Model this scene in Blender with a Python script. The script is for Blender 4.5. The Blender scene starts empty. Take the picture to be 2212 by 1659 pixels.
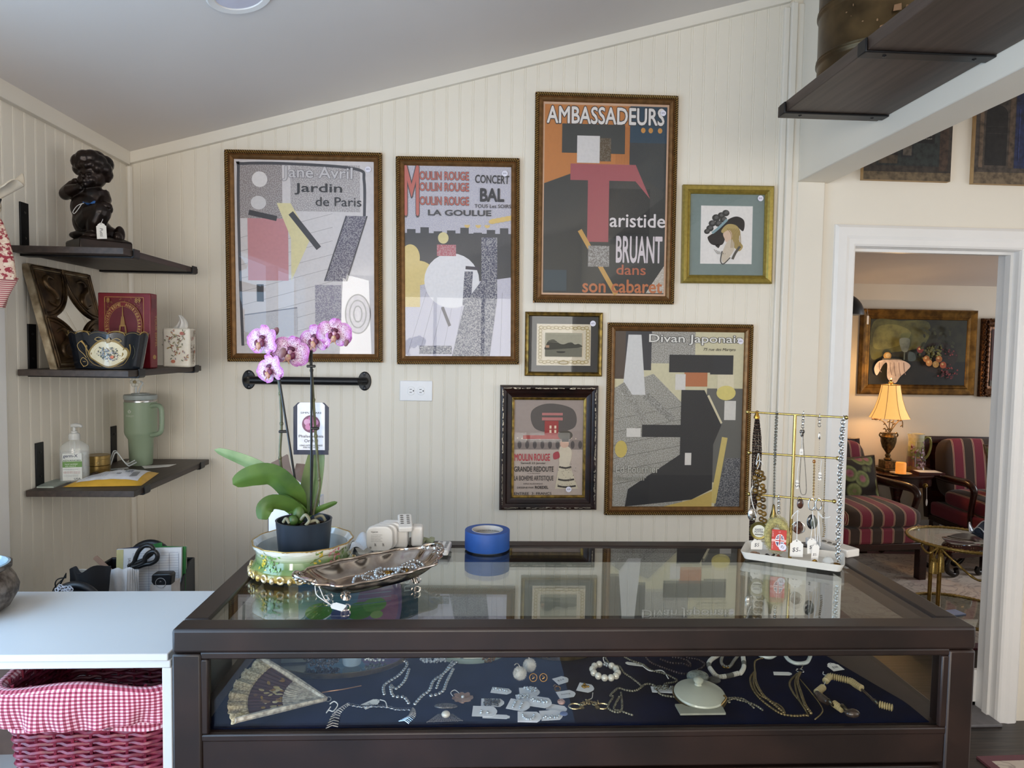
import bpy, math, random
from mathutils import Vector, Matrix, Euler
random.seed(7)
PI = math.pi
sc = bpy.context.scene
COL = sc.collection
# ---------------------------------------------------------------- camera
FPX, CX, CY = 1500.0, 1106.0, 829.5          # focal length in pixels of the 2212 x 1659 frame
YAW, PITCH, ROLL = 0.0550, 0.0530, 0.0158
CAM = Vector((0, 0, 1.58))
WALL_Y = 2.8                                 # the poster wall
cF = Vector((math.sin(YAW)*math.cos(PITCH), math.cos(YAW)*math.cos(PITCH), -math.sin(PITCH)))
r0 = Vector((math.cos(YAW), -math.sin(YAW), 0)); u0 = r0.cross(cF)
cR = r0*math.cos(ROLL)+u0*math.sin(ROLL); cU = u0*math.cos(ROLL)-r0*math.sin(ROLL)
cam = bpy.data.cameras.new('camera'); camo = bpy.data.objects.new('camera', cam); COL.objects.link(camo)
cam.sensor_width = 36; cam.lens = FPX/2212*36; cam.clip_start = .02; cam.clip_end = 60
camo.matrix_world = Matrix(((cR.x, cU.x, -cF.x, CAM.x), (cR.y, cU.y, -cF.y, CAM.y), (cR.z, cU.z, -cF.z, CAM.z), (0, 0, 0, 1)))
sc.camera = camo
def ray(x, y): return cR*((x-CX)/FPX)-cU*((y-CY)/FPX)+cF
def atY(x, y, Y=WALL_Y): d = ray(x, y); return CAM+d*((Y-CAM.y)/d.y)
def atZ(x, y, z): d = ray(x, y); return CAM+d*((z-CAM.z)/d.z)
def atX(x, y, X): d = ray(x, y); return CAM+d*((X-CAM.x)/d.x)
# ---------------------------------------------------------------- world, lights, exposure
sc.view_settings.view_transform = 'Standard'; sc.view_settings.look = 'None'
sc.view_settings.gamma = 1; sc.view_settings.exposure = 0.24; sc.view_settings.use_curve_mapping = False
w = bpy.data.worlds.new('daylight'); sc.world = w; w.use_nodes = True
bg = w.node_tree.nodes['Background']; bg.inputs[0].default_value = (.55, .72, 1, 1); bg.inputs[1].default_value = .5
def area(name, loc, target, sx, sy, power, color):
    l = bpy.data.lights.new(name, 'AREA'); l.shape = 'RECTANGLE'; l.size = sx; l.size_y = sy
    l.energy = power; l.color = color
    o = bpy.data.objects.new(name, l); COL.objects.link(o); o.location = loc
    o.rotation_euler = (Vector(target)-Vector(loc)).to_track_quat('-Z', 'Y').to_euler(); return o
area('window_light_side', (-1.42, .75, 1.35), (1, .75, 1.35), 1.5, 1.6, 40, (.45, .70, 1))
area('window_light_rear', (.1, -2.96, 1.62), (.1, 0, 1.62), 2.2, 1.1, 47, (1, .98, .94))
area('added_fill_side_far', (-1.30, -1.7, 1.6), (1, -1.2, 1.7), 1.3, 1.4, 78, (1, .96, .90))  # added warm fill for the header beam; the wall has no window here
area('added_fill_shop', (3.9, .2, 1.5), (0, .2, 1.5), 3.4, 1.7, 26, (1, .96, .91))  # added fill light in front of the unseen right wall
area('added_fill_parlour', (5.75, 4.3, 1.5), (2.0, 4.3, 1.2), 1.2, 1.2, 26, (.92, .95, 1))  # added cool fill; no window is visible on that side
# ---------------------------------------------------------------- mesh building
def lin(h):
    if isinstance(h, (tuple, list)): return tuple(h)[:3]
    h = h.lstrip('#'); c = [int(h[i:i+2], 16)/255 for i in (0, 2, 4)]
    return tuple(x/12.92 if x <= .04045 else ((x+.055)/1.055)**2.4 for x in c)
class MB:
    """collects shapes; build() makes ONE mesh object of them"""
    def __init__(s): s.v = []; s.f = []; s.m = []; s.c = []; s.T = Matrix(); s.k = 0; s.col = None
    def add(s, vs, fs, k=None, col=None):
        o = len(s.v); s.v += [s.T @ Vector(p) for p in vs]
        for f in fs:
            s.f.append([i+o for i in f]); s.m.append(s.k if k is None else k); s.c.append(col if col is not None else s.col)
        return s
    def box(s, lo, hi, k=None, col=None, M=None):
        x0, y0, z0 = lo; x1, y1, z1 = hi
        vs = [(x0,y0,z0),(x1,y0,z0),(x1,y1,z0),(x0,y1,z0),(x0,y0,z1),(x1,y0,z1),(x1,y1,z1),(x0,y1,z1)]
        if M is not None: vs = [M @ Vector(p) for p in vs]
        return s.add(vs, [(0,3,2,1),(4,5,6,7),(0,1,5,4),(1,2,6,5),(2,3,7,6),(3,0,4,7)], k, col)
    def cbox(s, c, d, rz=0, k=None, col=None):
        M = Matrix.Translation(c) @ Matrix.Rotation(rz, 4, 'Z')
        return s.box((-d[0]/2,-d[1]/2,-d[2]/2), (d[0]/2,d[1]/2,d[2]/2), k, col, M)
    def prism(s, pts, h, M=None, k=None, col=None):
        """outline pts (x, y) raised from z=0 to z=h"""
        n = len(pts); vs = [(p[0], p[1], 0) for p in pts]+[(p[0], p[1], h) for p in pts]
        if M is not None: vs = [M @ Vector(p) for p in vs]
        return s.add(vs, [list(range(n))[::-1], list(range(n, 2*n))]+[(i, (i+1) % n, n+(i+1) % n, n+i) for i in range(n)], k, col)
    def lathe(s, prof, n=24, M=None, k=None, col=None, fn=None, close=True):
        vs = []; fs = []
        for r, z in prof:
            for i in range(n):
                a = 2*PI*i/n; rr = r if fn is None else r*fn(a, z)
                vs.append((rr*math.cos(a), rr*math.sin(a), z))
        for j in range(len(prof)-1):
            for i in range(n):
                fs.append((j*n+i, j*n+(i+1) % n, (j+1)*n+(i+1) % n, (j+1)*n+i))
        if close:
            if prof[0][0] > 1e-6: fs.append(list(range(n))[::-1])
            if prof[-1][0] > 1e-6: fs.append([(len(prof)-1)*n+i for i in range(n)])
        if M is not None: vs = [M @ Vector(p) for p in vs]
        return s.add(vs, fs, k, col)
    def tube(s, path, r, n=8, closed=False, k=None, col=None, lobes=None):
        P = [Vector(p) for p in path]; N = len(P); vs = []; fs = []
        R = r if isinstance(r, (list, tuple)) else [r]*N
        up = Vector((0, 0, 1)); pu = None; sdist = 0
        for i in range(N):
            a = P[(i-1) % N] if (closed or i > 0) else P[i]; b = P[(i+1) % N] if (closed or i < N-1) else P[i]
            t = (b-a); t = t.normalized() if t.length > 1e-9 else Vector((0, 0, 1))
            if pu is None: pu = t.orthogonal() if abs(t.dot(up)) > .95 else t.cross(up).normalized()
            pu = pu-t*pu.dot(t); pu = pu.normalized() if pu.length > 1e-9 else t.orthogonal().normalized()
            q = t.cross(pu)
            if i: sdist += (P[i]-P[i-1]).length
            for j in range(n):
                g = 2*PI*j/n; rr = R[i]
                if lobes: rr *= 1+lobes[1]*math.cos(lobes[0]*g-lobes[2]*sdist)
                vs.append(P[i]+(pu*math.cos(g)+q*math.sin(g))*rr)
        for i in range(N if closed else N-1):
            for j in range(n):
                a, b = i*n, ((i+1) % N)*n
                fs.append((a+j, a+(j+1) % n, b+(j+1) % n, b+j))
        if not closed: fs += [list(range(n))[::-1], [(N-1)*n+j for j in range(n)]]
        return s.add(vs, fs, k, col)
    def ell(s, c, r, n=12, m=8, M=None, k=None, col=None):
        if not isinstance(r, (tuple, list)): r = (r, r, r)
        vs = [(0, 0, r[2])]; fs = []
        for j in range(1, m):
            t = PI*j/m
            for i in range(n):
                a = 2*PI*i/n; vs.append((r[0]*math.sin(t)*math.cos(a), r[1]*math.sin(t)*math.sin(a), r[2]*math.cos(t)))
        vs.append((0, 0, -r[2])); L = len(vs)-1
        for i in range(n):
            fs.append((0, 1+i, 1+(i+1) % n)); fs.append((L, L-n+(i+1) % n, L-n+i))
        for j in range(m-2):
            for i in range(n):
                a = 1+j*n; fs.append((a+i, a+n+i, a+n+(i+1) % n, a+(i+1) % n))
        MM = Matrix.Translation(c) @ (M if M is not None else Matrix())
        return s.add([MM @ Vector(p) for p in vs], fs, k, col)
    def grid(s, fn, nu, nv, k=None, col=None, two=0):
        """fn(u, v) -> point; two>0 gives the sheet that thickness"""
        vs = [Vector(fn(i/nu, j/nv)) for j in range(nv+1) for i in range(nu+1)]; W = nu+1
        fs = [(j*W+i, j*W+i+1, (j+1)*W+i+1, (j+1)*W+i) for j in range(nv) for i in range(nu)]
        if two:
            N = len(vs); nn = [Vector() for _ in vs]
            for f in fs:
                q = (vs[f[2]]-vs[f[0]]).cross(vs[f[3]]-vs[f[1]])
                for i in f: nn[i] += q
            vs = vs+[vs[i]-(nn[i].normalized()*two if nn[i].length > 1e-12 else Vector()) for i in range(N)]
            rim = [i for i in range(nu)]+[j*W+nu for j in range(nv)]+[nv*W+i for i in range(nu, 0, -1)]+[j*W for j in range(nv, 0, -1)]
            fs = fs+[tuple(N+i for i in f[::-1]) for f in fs]
            fs += [(rim[(i+1) % len(rim)], rim[i], N+rim[i], N+rim[(i+1) % len(rim)]) for i in range(len(rim))]
        return s.add(vs, fs, k, col)
    def torus(s, c, R, r, M=None, n=24, m=8, k=None, col=None):
        MM = Matrix.Translation(c) @ (M if M is not None else Matrix())
        return s.tube([MM @ Vector((R*math.cos(2*PI*i/n), R*math.sin(2*PI*i/n), 0)) for i in range(n)], r, m, True, k, col)
    def build(s, name, mats, parent=None, sharp=38, smooth=True):
        me = bpy.data.meshes.new(name)
        inv = WM[parent].inverted() if parent is not None else Matrix()
        me.from_pydata([inv @ p for p in s.v], [], s.f)
        if not isinstance(mats, (list, tuple)): mats = [mats]
        for m in mats: me.materials.append(m)
        me.polygons.foreach_set('material_index', s.m)
        if any(c is not None for c in s.c):
            ca = me.color_attributes.new('Col', 'FLOAT_COLOR', 'CORNER'); buf = []
            for p, c in zip(me.polygons, s.c):
                c = c if c is not None else (1, 1, 1, 1)
                if isinstance(c, str): c = (*lin(c), 1)
                if len(c) == 3: c = (*c, 1)
                buf += list(c)*p.loop_total
            ca.data.foreach_set('color', buf)
        if smooth:
            me.polygons.foreach_set('use_smooth', [True]*len(me.polygons)); me.set_sharp_from_angle(angle=math.radians(sharp))
        me.update()
        o = bpy.data.objects.new(name, me); COL.objects.link(o)
        if parent is not None: o.parent = parent; WM[o] = WM[parent]
        else: WM[o] = Matrix()
        return o
WM = {}
def thing(name, label, cat, loc=(0, 0, 0), rz=0, group=None):
    o = bpy.data.objects.new(name, None); COL.objects.link(o); o.empty_display_size = .05
    o.location = loc; o.rotation_euler = (0, 0, rz)
    WM[o] = Matrix.Translation(loc) @ Matrix.Rotation(rz, 4, 'Z')
    return tag(o, label, cat, group)
def tag(o, label, cat, group=None):
    o['label'] = label; o['category'] = cat
    if group: o['group'] = group
    return o
def struct(o, label=None):
    o['kind'] = 'structure'
    if label: o['label'] = label
    return o
def bevel(o, w=.003, seg=2):
    m = o.modifiers.new('soft_edges', 'BEVEL'); m.width = w; m.segments = seg; m.limit_method = 'ANGLE'; m.angle_limit = math.radians(40); return o
def kids(o): return [c for c in COL.objects if c.parent == o]
def dup(root, loc, rz, label, group=None):
    """copy of a thing together with its parts and their sub-parts"""
    r = root.copy(); COL.objects.link(r); r.location = loc; r.rotation_euler = (0, 0, rz); r['label'] = label
    WM[r] = Matrix.Translation(loc) @ Matrix.Rotation(rz, 4, 'Z')
    if group: r['group'] = group
    for ch in list(root.children):
        c = ch.copy(); COL.objects.link(c); c.parent = r
        for g in list(ch.children):
            d = g.copy(); COL.objects.link(d); d.parent = c
    return r
# ---------------------------------------------------------------- materials
MATS = {}
def NT(name):
    m = bpy.data.materials.new(name); m.use_nodes = True; nt = m.node_tree
    return m, nt, nt.nodes['Principled BSDF']
def nd(nt, t, **kw):
    n = nt.nodes.new(t)
    for k, v in kw.items():
        if k in n.inputs: n.inputs[k].default_value = v
        else: setattr(n, k, v)
    return n
def mixc(nt, fac, a, b, mode='MIX'):
    n = nt.nodes.new('ShaderNodeMix'); n.data_type = 'RGBA'; n.blend_type = mode
    for i, x in ((0, fac), (6, a), (7, b)):
        if hasattr(x, 'node'): nt.links.new(x, n.inputs[i])
        elif i == 0: n.inputs[0].default_value = x
        else: n.inputs[i].default_value = (*lin(x), 1)
    return n.outputs[2]
def ramp(nt, x, stops):
    r = nt.nodes.new('ShaderNodeValToRGB'); e = r.color_ramp.elements
    while len(e) < len(stops): e.new(.5)
    for el, (p, c) in zip(e, stops): el.position = p; el.color = (*lin(c), 1)
    nt.links.new(x, r.inputs[0]); return r.outputs[0]
def noise(nt, scale, detail=3, stretch=None, rot=None, coord='Object'):
    tc = nt.nodes.new('ShaderNodeTexCoord'); n = nd(nt, 'ShaderNodeTexNoise', Scale=scale, Detail=detail); v = tc.outputs[coord]
    if stretch:
        mp = nt.nodes.new('ShaderNodeMapping'); mp.inputs['Scale'].default_value = stretch
        if rot: mp.inputs['Rotation'].default_value = rot
        nt.links.new(v, mp.inputs[0]); v = mp.outputs[0]
    nt.links.new(v, n.inputs['Vector']); return n.outputs['Fac']
def bump(nt, p, h, strength=.2, dist=.002):
    b = nt.nodes.new('ShaderNodeBump'); b.inputs['Strength'].default_value = strength; b.inputs['Distance'].default_value = dist
    nt.links.new(h, b.inputs['Height']); nt.links.new(b.outputs[0], p.inputs['Normal'])
def M(name, col, rough=.5, metal=0, var=.08, scale=30, bmp=0, spec=.5, sheen=0, trans=0, emit=None, es=0, coat=0, stretch=None, col2=None, ior=None, alpha=None, sss=0):
    """paint, plastic, metal, paper, cloth: a colour broken up by noise"""
    if name in MATS: return MATS[name]
    m, nt, p = NT(name); n = noise(nt, scale, 3, stretch)
    c = lin(col); d = lin(col2) if col2 else tuple(x*(1-var*2) for x in c)
    r = ramp(nt, n, ((.35, d), (.65, c))); nt.links.new(r, p.inputs['Base Color'])
    p.inputs['Roughness'].default_value = rough; p.inputs['Metallic'].default_value = metal
    p.inputs['Specular IOR Level'].default_value = spec
    if sheen: p.inputs['Sheen Weight'].default_value = sheen
    if trans: p.inputs['Transmission Weight'].default_value = trans
    if coat: p.inputs['Coat Weight'].default_value = coat; p.inputs['Coat Roughness'].default_value = .05
    if ior: p.inputs['IOR'].default_value = ior
    if alpha is not None: p.inputs['Alpha'].default_value = alpha
    if sss: p.inputs['Subsurface Weight'].default_value = sss; p.inputs['Subsurface Radius'].default_value = (.02, .015, .01)
    if emit: p.inputs['Emission Color'].default_value = (*lin(emit), 1); p.inputs['Emission Strength'].default_value = es
    if bmp: bump(nt, p, n, bmp)
    MATS[name] = m; return m
def wood(name, c1, c2, axis='X', rough=.45, sc=1.0, bmp=.15, c3=None):
    if name in MATS: return MATS[name]
    m, nt, p = NT(name)
    st = {'X': (2*sc, 40*sc, 40*sc), 'Y': (40*sc, 2*sc, 40*sc), 'Z': (40*sc, 40*sc, 2*sc)}[axis]
    n = noise(nt, 1.6, 6, st); n2 = noise(nt, 2.5, 3, tuple(x*.12 for x in st))
    a = ramp(nt, n, ((.3, c1), (.7, c2)))
    r = mixc(nt, ramp(nt, n2, ((.35, '000000'), (.65, '9a9a9a'))), a, c3 or c1)
    nt.links.new(r, p.inputs['Base Color']); p.inputs['Roughness'].default_value = rough
    bump(nt, p, n, bmp, .001); MATS[name] = m; return m
def vcol(name, rough=.6, metal=0, grain=.06, scale=60, speck=True, bmp=0, coat=0):
    """takes its colour from the printed pattern of the mesh; alpha below 1 marks speckled lithograph areas"""
    if name in MATS: return MATS[name]
    m, nt, p = NT(name); a = nd(nt, 'ShaderNodeVertexColor', layer_name='Col'); n = noise(nt, scale, 4)
    c = mixc(nt, ramp(nt, n, ((.3, (grain*2,)*3), (.6, (0, 0, 0)))), a.outputs[0], '000000')
    if speck:
        s = noise(nt, 260, 3); inv = nd(nt, 'ShaderNodeMath', operation='SUBTRACT'); inv.inputs[0].default_value = 1; nt.links.new(a.outputs[1], inv.inputs[1])
        sp = ramp(nt, s, ((.49, '000000'), (.53, 'ffffff'))); mul = nd(nt, 'ShaderNodeMath', operation='MULTIPLY'); nt.links.new(sp, mul.inputs[0]); nt.links.new(inv.outputs[0], mul.inputs[1])
        c = mixc(nt, mul.outputs[0], c, 'd9d5d2')
    nt.links.new(c, p.inputs['Base Color']); p.inputs['Roughness'].default_value = rough; p.inputs['Metallic'].default_value = metal
    if coat: p.inputs['Coat Weight'].default_value = coat; p.inputs['Coat Roughness'].default_value = .08
    if bmp: bump(nt, p, n, bmp)
    MATS[name] = m; return m
def pane(name, f0=.045, tint='ffffff', rough=0.0):
    """thin glass: clear, with the mirror image growing towards grazing angles (Schlick)"""
    if name in MATS: return MATS[name]
    m, nt, p = NT(name); nt.nodes.remove(p); out = nt.nodes['Material Output']
    def mth(op, a, b):
        n = nt.nodes.new('ShaderNodeMath'); n.operation = op
        for i, x in enumerate((a, b)):
            if x is None: continue
            if hasattr(x, 'node'): nt.links.new(x, n.inputs[i])
            else: n.inputs[i].default_value = x
        return n.outputs[0]
    ge = nt.nodes.new('ShaderNodeNewGeometry'); dt = nt.nodes.new('ShaderNodeVectorMath'); dt.operation = 'DOT_PRODUCT'
    nt.links.new(ge.outputs['Normal'], dt.inputs[0]); nt.links.new(ge.outputs['Incoming'], dt.inputs[1])
    k = mth('POWER', mth('SUBTRACT', 1.0, mth('ABSOLUTE', dt.outputs['Value'], None)), 5.0); fac = mth('ADD', mth('MULTIPLY', k, 1-f0), f0)
    t = nd(nt, 'ShaderNodeBsdfTransparent'); t.inputs[0].default_value = (*lin(tint), 1)
    g = nd(nt, 'ShaderNodeBsdfGlossy', Roughness=rough)
    mx = nt.nodes.new('ShaderNodeMixShader'); nt.links.new(fac, mx.inputs[0]); nt.links.new(t.outputs[0], mx.inputs[1]); nt.links.new(g.outputs[0], mx.inputs[2])
    nt.links.new(mx.outputs[0], out.inputs[0]); MATS[name] = m; return m
# ---------------------------------------------------------------- writing and flat prints
def text_mesh(s, offset=0.0, res=3, spacing=1.0):
    c = bpy.data.curves.new('lettering', 'FONT'); c.body = s; c.size = 1; c.offset = offset; c.resolution_u = res; c.space_character = spacing; c.dimensions = '2D'; c.fill_mode = 'FRONT' if 'FRONT' in c.bl_rna.properties['fill_mode'].enum_items.keys() else 'BOTH'
    o = bpy.data.objects.new('lettering', c); COL.objects.link(o); dg = bpy.context.evaluated_depsgraph_get()
    me = bpy.data.meshes.new_from_object(o.evaluated_get(dg)); vs = [v.co.copy() for v in me.vertices]; fs = [tuple(p.vertices) for p in me.polygons]
    bpy.data.objects.remove(o); bpy.data.curves.remove(c); bpy.data.meshes.remove(me); return vs, fs
TXT = {}
class Art(MB):
    """a flat picture: shapes laid over one another in the plane (u right, v up) of matrix T, later ones on top"""
    def __init__(s, T, step=.00006): super().__init__(); s.T = T; s.z = 0; s.step = step
    def up(s): s.z += s.step; return s.z
    def poly(s, pts, col): z = s.up(); return s.add([(a, b, z) for a, b in pts], [list(range(len(pts)))], col=col) if not concave(pts) else s.tri(pts, col, z)
    def tri(s, pts, col, z):
        from mathutils.geometry import tessellate_polygon
        fs = tessellate_polygon([[Vector((a, b, 0)) for a, b in pts]])
        return s.add([(a, b, z) for a, b in pts], [tuple(f) for f in fs], col=col)
    def rect(s, u0, v0, u1, v1, col): return s.poly([(u0, v0), (u1, v0), (u1, v1), (u0, v1)], col)
    def oval(s, u, v, ru, rv, col, rot=0, n=28, a0=0, a1=2*PI):
        c, q = math.cos(rot), math.sin(rot)
        pts = [(ru*math.cos(a0+(a1-a0)*i/n), rv*math.sin(a0+(a1-a0)*i/n)) for i in range(n if a1-a0 > 6.28 else n+1)]
        return s.poly([(u+x*c-y*q, v+x*q+y*c) for x, y in pts], col)
    def blob(s, pts, col, n=6):
        return s.poly(spline(pts, n, True), col)
    def line(s, pts, w, col, smooth=0, w2=None):
        if smooth: pts = spline(pts, smooth, False)
        z = s.up(); vs = []; N = len(pts)
        for i, p in enumerate(pts):
            a = pts[max(i-1, 0)]; b = pts[min(i+1, N-1)]; dx, dy = b[0]-a[0], b[1]-a[1]; L = math.hypot(dx, dy) or 1
            ww = (w+(w2-w)*i/(N-1) if w2 is not None else w)/2
            vs += [(p[0]-dy/L*ww, p[1]+dx/L*ww, z), (p[0]+dy/L*ww, p[1]-dx/L*ww, z)]
        return s.add(vs, [(2*i+1, 2*i+3, 2*i+2, 2*i) for i in range(N-1)], col=col)
    def text(s, t, u, v, w, h, col, bold=0.0, align='L', shear=0, outline=None, rot=0):
        """t fitted in a box w x h whose lower left corner (or centre, align C) is u, v"""
        if (t, 0) not in TXT: TXT[(t, 0)] = text_mesh(t, 0)
        vs, fs = TXT[(t, 0)]; x0 = min(p.x for p in vs); x1 = max(p.x for p in vs); y0 = min(p.y for p in vs); y1 = max(p.y for p in vs)
        sx = w/(x1-x0); h = h or w*(y1-y0)/(x1-x0); sy = h/(y1-y0); du = -w/2 if align == 'C' else 0; dv = -h/2 if align == 'C' else 0; c, q = math.cos(rot), math.sin(rot)
        for off, cc in (((bold+outline[1]*1.3, outline[0]), (bold, col)) if outline else ((bold, col),)):
            n = 8 if off > .02 else 4 if off > 0 else 0
            for k in range(n-1, -2, -1):
                s.z += .00003; z = s.z
                ex, ey = (off*math.cos(2*PI*k/n), off*math.sin(2*PI*k/n)) if k >= 0 else (0, 0); out = []
                for p in vs:
                    X = (p.x-x0+ex)*sx+du; Y = (p.y-y0+ey)*sy+dv; X += shear*Y; out.append((u+X*c-Y*q, v+X*q+Y*c, z))
                s.add(out, fs, col=cc)
        return s
def concave(p):
    n = len(p); sg = 0
    for i in range(n):
        a, b, c = p[i], p[(i+1) % n], p[(i+2) % n]; x = (b[0]-a[0])*(c[1]-b[1])-(b[1]-a[1])*(c[0]-b[0])
        if abs(x) > 1e-12:
            if sg and (x > 0) != (sg > 0): return True
            sg = x
    return False
def spline(pts, n=6, closed=False):
    P = [Vector(p) for p in pts]; N = len(P); out = []
    for i in range(N if closed else N-1):
        g = (lambda j: P[j % N]) if closed else (lambda j: P[min(max(j, 0), N-1)])
        a, b, c, d = g(i-1), g(i), g(i+1), g(i+2)
        for k in range(n):
            t = k/n; out.append(tuple(.5*((2*b)+(c-a)*t+(2*a-5*b+4*c-d)*t*t+(3*b-a-3*c+d)*t**3)))
    if not closed: out.append(tuple(P[-1]))
    return out
def plane_T(c, ang=0, out=(0, -1, 0)):
    """picture plane at c facing -Y (u along X), turned by ang in its plane"""
    return Matrix.Translation(c) @ Matrix.Rotation(PI/2, 4, 'X') @ Matrix.Rotation(ang, 4, 'Z')
# ---------------------------------------------------------------- room shell
PAINT = M('cream_paint', 'eae2d3', .55, var=.015, scale=3, bmp=.02)
TRIM = M('cream_gloss_trim', 'eae3d6', .35, var=.015, scale=4)
WHITE = M('white_gloss_trim', 'efece8', .35, var=.015, scale=4)
CEIL = M('ceiling_paint', 'e9e2dc', .8, var=.02, scale=2)
XL = -1.345; CZ = lambda x: 2.304+(x+1.333)*.2768     # left wall, sloping ceiling height
def beadboard(mb, a, b, zb, zt, pitch, out, first=0.0):
    """boards of width pitch between a and b along one axis; out(s, d, z) -> point at depth d behind the face"""
    prof = []; s = a-(pitch-first); 
    while s < b:
        for ds, d in ((0, 0), (.0016, .0016), (.0030, .0016), (.0044, 0), (.0060, -.0003), (.0076, 0), (.0088, .0013), (.0100, 0)):
            if a < s+ds < b: prof.append((s+ds, d))
        s += pitch
    prof = [(a, 0)]+prof+[(b, 0)]
    vs = []; fs = []
    for s_, d in prof: vs += [out(s_, d, zb(s_)), out(s_, d, zt(s_))]
    for i in range(len(prof)-1): fs.append((2*i, 2*i+2, 2*i+3, 2*i+1))
    mb.add(vs, fs)
b = MB(); beadboard(b, XL-.02, 1.30, lambda s: 0, lambda s: CZ(s)+.01, .0512, lambda s, d, z: (s, WALL_Y+d, z), .012)
b.box((XL-.05, WALL_Y+.012, 0), (1.30, WALL_Y+.1, 3.2))
struct(b.build('wall_back', PAINT, smooth=False))
b = MB(); beadboard(b, 1.94, WALL_Y+.01, lambda s: 0, lambda s: 2.31, .0512, lambda s, d, z: (XL-d, s, z), .03)
b.box((XL-.1, 1.94, 0), (XL-.012, WALL_Y+.1, 2.4)); b.box((XL-.1, -3, 0), (XL, -.05, 2.4)); b.box((XL-.1, -.05, 0), (XL, 1.94, .5)); b.box((XL-.1, -.05, 2.15), (XL, 1.94, 2.4)); b.box((XL-.1, 1.58, .5), (XL, 1.94, 2.15))
struct(b.build('wall_left', PAINT, smooth=False))
b = MB(); b.box((XL-.01, 1.97, .4), (XL+.016, 2.052, 1.90)); struct(bevel(b.build('trim_1', WHITE)), 'cream casing board on the left wall')
b = MB()
for y0, y1, z0, z1 in ((-.05, 0, .5, 2.15), (1.53, 1.58, .5, 2.15), (0, 1.53, .5, .55), (0, 1.53, 2.1, 2.15), (.75, .79, .55, 2.1)): b.box((XL-.06, y0, z0), (XL+.01, y1, z1))
struct(b.build('window_1', WHITE))
# ceiling, with the hole-free slab rising to the right
b = MB(); b.add([(XL-.1, -3.1, CZ(XL-.1)), (1.45, -3.1, CZ(1.45)), (1.45, WALL_Y+.1, CZ(1.45)), (XL-.1, WALL_Y+.1, CZ(XL-.1)),
    (XL-.1, -3.1, CZ(XL-.1)+.1), (1.45, -3.1, CZ(1.45)+.1), (1.45, WALL_Y+.1, CZ(1.45)+.1), (XL-.1, WALL_Y+.1, CZ(XL-.1)+.1)],
    [(0, 1, 2, 3), (4, 7, 6, 5), (0, 4, 5, 1), (1, 5, 6, 2), (2, 6, 7, 3), (3, 7, 4, 0)])
struct(b.build('ceiling', CEIL, smooth=False))
# flat crown boards
b = MB(); x0, x1 = XL+.002, 1.245; th = .043
b.add([(x, y, CZ(x)-dz) for y in (WALL_Y+.005, WALL_Y-.019) for x, dz in ((x0, -.005), (x1, -.005), (x1, th), (x0, th))], [(4, 5, 6, 7), (0, 3, 2, 1), (0, 1, 5, 4), (1, 2, 6, 5), (2, 3, 7, 6), (3, 0, 4, 7)])
struct(bevel(b.build('trim_2', TRIM), .002), 'cream board along the sloping ceiling')
b = MB(); b.box((XL-.005, -2.9, CZ(XL)-.046), (XL+.018, WALL_Y-.02, CZ(XL)+.01)); struct(bevel(b.build('trim_3', TRIM), .002), 'cream board between left wall and ceiling')
b = MB(); b.tube([(XL+.008, WALL_Y-.008, z) for z in (0, 2.25)], .012, 8); struct(b.build('trim_4', TRIM), 'cream bead in the corner')
# right-hand corner boards, header beam over the wide opening
b = MB(); b.box((1.222, WALL_Y-.016, 0), (1.245, WALL_Y+.01, 2.955)); b.box((1.245, WALL_Y-.028, 0), (1.272, WALL_Y+.01, 2.97)); b.box((1.272, WALL_Y-.018, 0), (1.302, WALL_Y+.01, 2.97))
struct(bevel(b.build('trim_5', TRIM), .005, 3), 'moulded upright at the right end of the beadboard')
b = MB(); b.box((1.30, -2.95, 2.267), (1.435, WALL_Y+.02, 3.1)); struct(bevel(b.build('beam', PAINT), .004), 'painted header over the wide opening')
b = MB(); b.box((1.295, WALL_Y-.024, 0), (1.41, WALL_Y+.05, 2.267)); struct(bevel(b.build('pillar', PAINT), .004), 'painted post under the header')
# wall with the doorway and the room beyond
DX0, DX1, DZ = 1.556, 2.262, 2.012
b = MB(); b.box((1.40, WALL_Y, 0), (DX0-.02, WALL_Y+.11, 2.8)); b.box((DX0-.02, WALL_Y, DZ+.02), (DX1+.02, WALL_Y+.11, 2.8)); b.box((DX1+.02, WALL_Y, 0), (4.1, WALL_Y+.11, 2.8))
struct(b.build('wall_right_of_opening', PAINT, smooth=False))
b = MB(); b.box((4.0, -3, 0), (4.1, -1.6, 2.8)); b.box((4.0, 2.0, 0), (4.1, WALL_Y, 2.8)); b.box((4.0, -1.6, 0), (4.1, 2.0, .55)); b.box((4.0, -1.6, 2.45), (4.1, 2.0, 2.8)); struct(b.build('wall_right', PAINT, smooth=False))
b = MB()
for y in (-1.6, -.42, .78, 1.96): b.box((3.96, y, .55), (4.04, y+.04, 2.45))
b.box((3.96, -1.6, .5), (4.04, 2, .55)); b.box((3.96, -1.6, 2.45), (4.04, 2, 2.5)); struct(b.build('unseen_window_2', WHITE))  # unseen frame, added round the shop fill light
b = MB(); b.box((1.435, -3.1, 2.78), (4.1, WALL_Y+.1, 2.88)); struct(b.build('ceiling_side_room', CEIL, smooth=False))
b = MB(); b.box((XL-.1, -3.12, 0), (4.1, -3.0, 3.3)); struct(b.build('wall_rear', PAINT, smooth=False))
b = MB()
for x in (-1.02, -.48, .1, .68, 1.22): b.box((x-.02, -3.01, 1.05), (x+.02, -2.9, 2.2))
b.box((-1.04, -3.01, 1.03), (1.24, -2.9, 1.07)); b.box((-1.04, -3.01, 2.18), (1.24, -2.9, 2.22)); struct(b.build('window_3', WHITE))
b = MB()
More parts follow.
